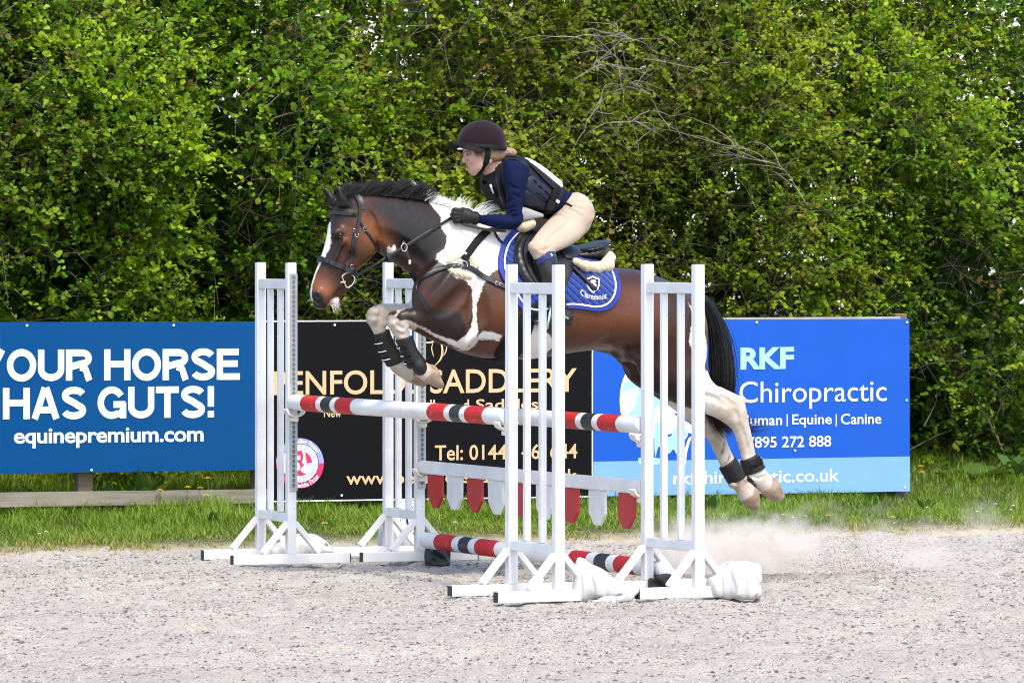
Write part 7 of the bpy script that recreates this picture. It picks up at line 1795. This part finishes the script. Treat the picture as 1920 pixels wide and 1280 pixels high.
bm = bmesh.new(); bmesh.ops.create_uvsphere(bm, u_segments=16, v_segments=8, radius=1); me = bpy.data.meshes.new('maker_badge'); bm.to_mesh(me); bm.free(); me.materials.append(M_TAG)
o = link(bpy.data.objects.new('maker_badge', me), helmet); o.scale = (.014, .003, .005); o.location = (lo_[0], -lo_[1], lo_[2]); o.rotation_euler = (0, 0, -.7)
# harness
for sg in (1, -1):
    v = np.array([(913.5, 276, .083), (914.5, 290, .084), (912, 302, .078), (908, 312, .066), (902, 322, .045), (895, 328.5, .02), (890, 329.5, 0)], float)
    P = resample(np.array([P3(*q) for q in v]), 26); P[:, 1] *= sg; C_ = P.mean(0); Nr = np.stack([0 * P[:, 0], np.full(len(P), float(sg)), -.0 * P[:, 0]], 1)
    Nr[-8:] = Nr[-8:] * np.linspace(1, .1, 8)[:, None] + np.array((-.3, 0, -1)) * np.linspace(0, 1, 8)[:, None]
    v_, f_ = band(P, Nr, np.interp(np.linspace(0, 1, 26), [0, .45, .5, 1], [.028, .028, .017, .016]), .007); fix_normals(mesh_obj('harness', v_, f_, M_PEAK, helmet))
# hair: swept back under the hat, netted bun
QF = Field((-.02, -.13, 1.86), (.32, .13, 2.12), .0042)
for sg in (1, -1):
    QF.loft([(902, 280, 904, 293, .066 * sg, .014), (914, 279, 915, 300, .069 * sg, .016), (928, 280, 928, 304, .064 * sg, .018), (942, 281, 940, 302, .040 * sg, .024)], k=.01, sub=4, caps=(.01, .01))
QF.ell(P3(938, 287, 0), (.036, .06, .032), 0, .02); QF.D += (.0016 * np.sin(QF.ax[2][None, None, :] * 900 + QF.ax[0][:, None, None] * 260)).astype(np.float32)
field_obj(QF, 'hair', M_HAIR, rider)
BN = Field((.12, -.08, 1.92), (.40, .08, 2.12), .004); BN.ell(P3(954, 286, 0), (.040, .036, .025), -.12, 0)
BN.D += (.0015 * np.sin(BN.ax[0][:, None, None] * 420 + BN.ax[2][None, None, :] * 420) * np.sin(BN.ax[0][:, None, None] * 420 - BN.ax[2][None, None, :] * 420)).astype(np.float32)
field_obj(BN, 'hair_bun', M_NET, rider)
q = rng.random(90); a = np.array([P3(u, 281, .070) for u in 886 + 30 * q]); a[:, 1] += rng.normal(0, .004, 90)
ln = hair_lines(loc(a), np.stack([.25 + .3 * rng.random(90), rng.normal(-.02, .1, 90), -np.ones(90)], 1), rng.uniform(.02, .055, 90), 7, .05, np.array([.16, 0, 0]))
strands('loose_hair', ln, .0012, .0003, M_HAIR, rider)
strands('loose_hair', hair_lines(loc(np.array([P3(887, 281, .072), P3(889, 281, .072)])), np.array([(.25, -.05, -1.), (.1, -.03, -1.)]), np.array([.055, .045]), 9, .02, np.array([.10, .02, 0])), .0011, .0003, M_HAIR, rider)
# ================================================================== dust kicked up by the hind feet
def dust_material():
    m = bpy.data.materials.new('kicked_up_dust'); m.use_nodes = True; n = m.node_tree.nodes; l = m.node_tree.links
    n.remove(n['Principled BSDF']); co = obj_co(n); sp = N(n, 'ShaderNodeSeparateXYZ'); l.new(co, sp.inputs[0])
    wv = N(n, 'ShaderNodeTexNoise', Scale=5.5, Detail=7.0, Roughness=.68); l.new(co, wv.inputs['Vector'])
    nz = mth(n, l, 'MULTIPLY_ADD', wv.outputs['Fac'], 1.0, -.5)
    n2 = N(n, 'ShaderNodeTexNoise', Scale=17.0, Detail=4.0, Roughness=.6); l.new(co, n2.inputs['Vector'])
    nz = mth(n, l, 'ADD', nz, mth(n, l, 'MULTIPLY_ADD', n2.outputs['Fac'], .35, -.175))
    def blob(cx, cz, rx, rz, amt, cy=0., ry=.30):
        q = None
        for ax, c, r in ((0, cx, rx), (1, cy, ry), (2, cz, rz)):
            a = mth(n, l, 'MULTIPLY', mth(n, l, 'SUBTRACT', sp.outputs[ax], c), 1 / r); a = mth(n, l, 'MULTIPLY', a, a); q = a if q is None else mth(n, l, 'ADD', q, a)
        s = mth(n, l, 'SUBTRACT', 1.0, mth(n, l, 'SQRT', q)); s = mth(n, l, 'MULTIPLY_ADD', nz, 2.7, s)
        return mth(n, l, 'MULTIPLY', mth(n, l, 'POWER', mth(n, l, 'MAXIMUM', s, 0.0), 1.25), amt * .85)
    d = blob(-.56, .09, .40, .21, 13.0, .0, .28)
    for q in ((-.24, .11, .28, .20, 11.0, -.06, .24), (.02, .16, .10, .20, 5.5, -.05, .16), (.22, .15, .09, .21, 5.5, -.12, .14), (.66, .08, .46, .15, 2.4, .12, .26), (.42, .04, .26, .09, 3.2, -.20, .16), (-.70, .20, .20, .11, 4.5, .10, .2), (1.0, .15, .18, .19, 2.4, .15, .2)): d = mth(n, l, 'ADD', d, blob(*q))
    v = n.new('ShaderNodeVolumePrincipled'); v.inputs['Color'].default_value = (.945, .895, .84, 1); v.inputs['Anisotropy'].default_value = .1; l.new(d, v.inputs['Density'])
    l.new(v.outputs[0], n['Material Output'].inputs['Volume']); return m
gd = ground(1545, 1076); dust = MB().box((0, 0, .32), (2.4, 1.0, .64)).build('dust_cloud', dust_material()); dust.location = (gd.x, gd.y + .1, .012); dust.rotation_euler = (0, 0, PSI); dust['kind'] = 'stuff'
n = 2600; q = rng.random(n); px = np.where(q < .55, rng.normal(-.02, .09, n), rng.normal(.20, .045, n)); pz = np.abs(rng.normal(0, .15, n)) * rng.random(n) ** .5 + .01; py = rng.normal(-.22, .07, n)
V, F_ = tri_leaves(np.stack([px, py, pz], 1), rng.normal(0, 1, (n, 3)), rng.normal(0, 1, (n, 3)), rng.uniform(.003, .014, n) * rng.random(n), rng.uniform(.002, .007, n) * rng.random(n))
o = mesh_obj('flying_sand', V.reshape(-1, 3), F_, plain('flying_sand_grain', (.34, .28, .22), .95, .3, 3)); o.location = dust.location; o.rotation_euler = dust.rotation_euler; o['kind'] = 'stuff'

for o_ in list(scene.objects):
    if o_.parent is None and o_.name.split('.')[0] in ('horse', 'person', 'saddle_pad', 'saddle', 'half_pad', 'bridle', 'reins', 'breastplate', 'leg_boot'): recenter(o_)
bpy.context.view_layer.update()
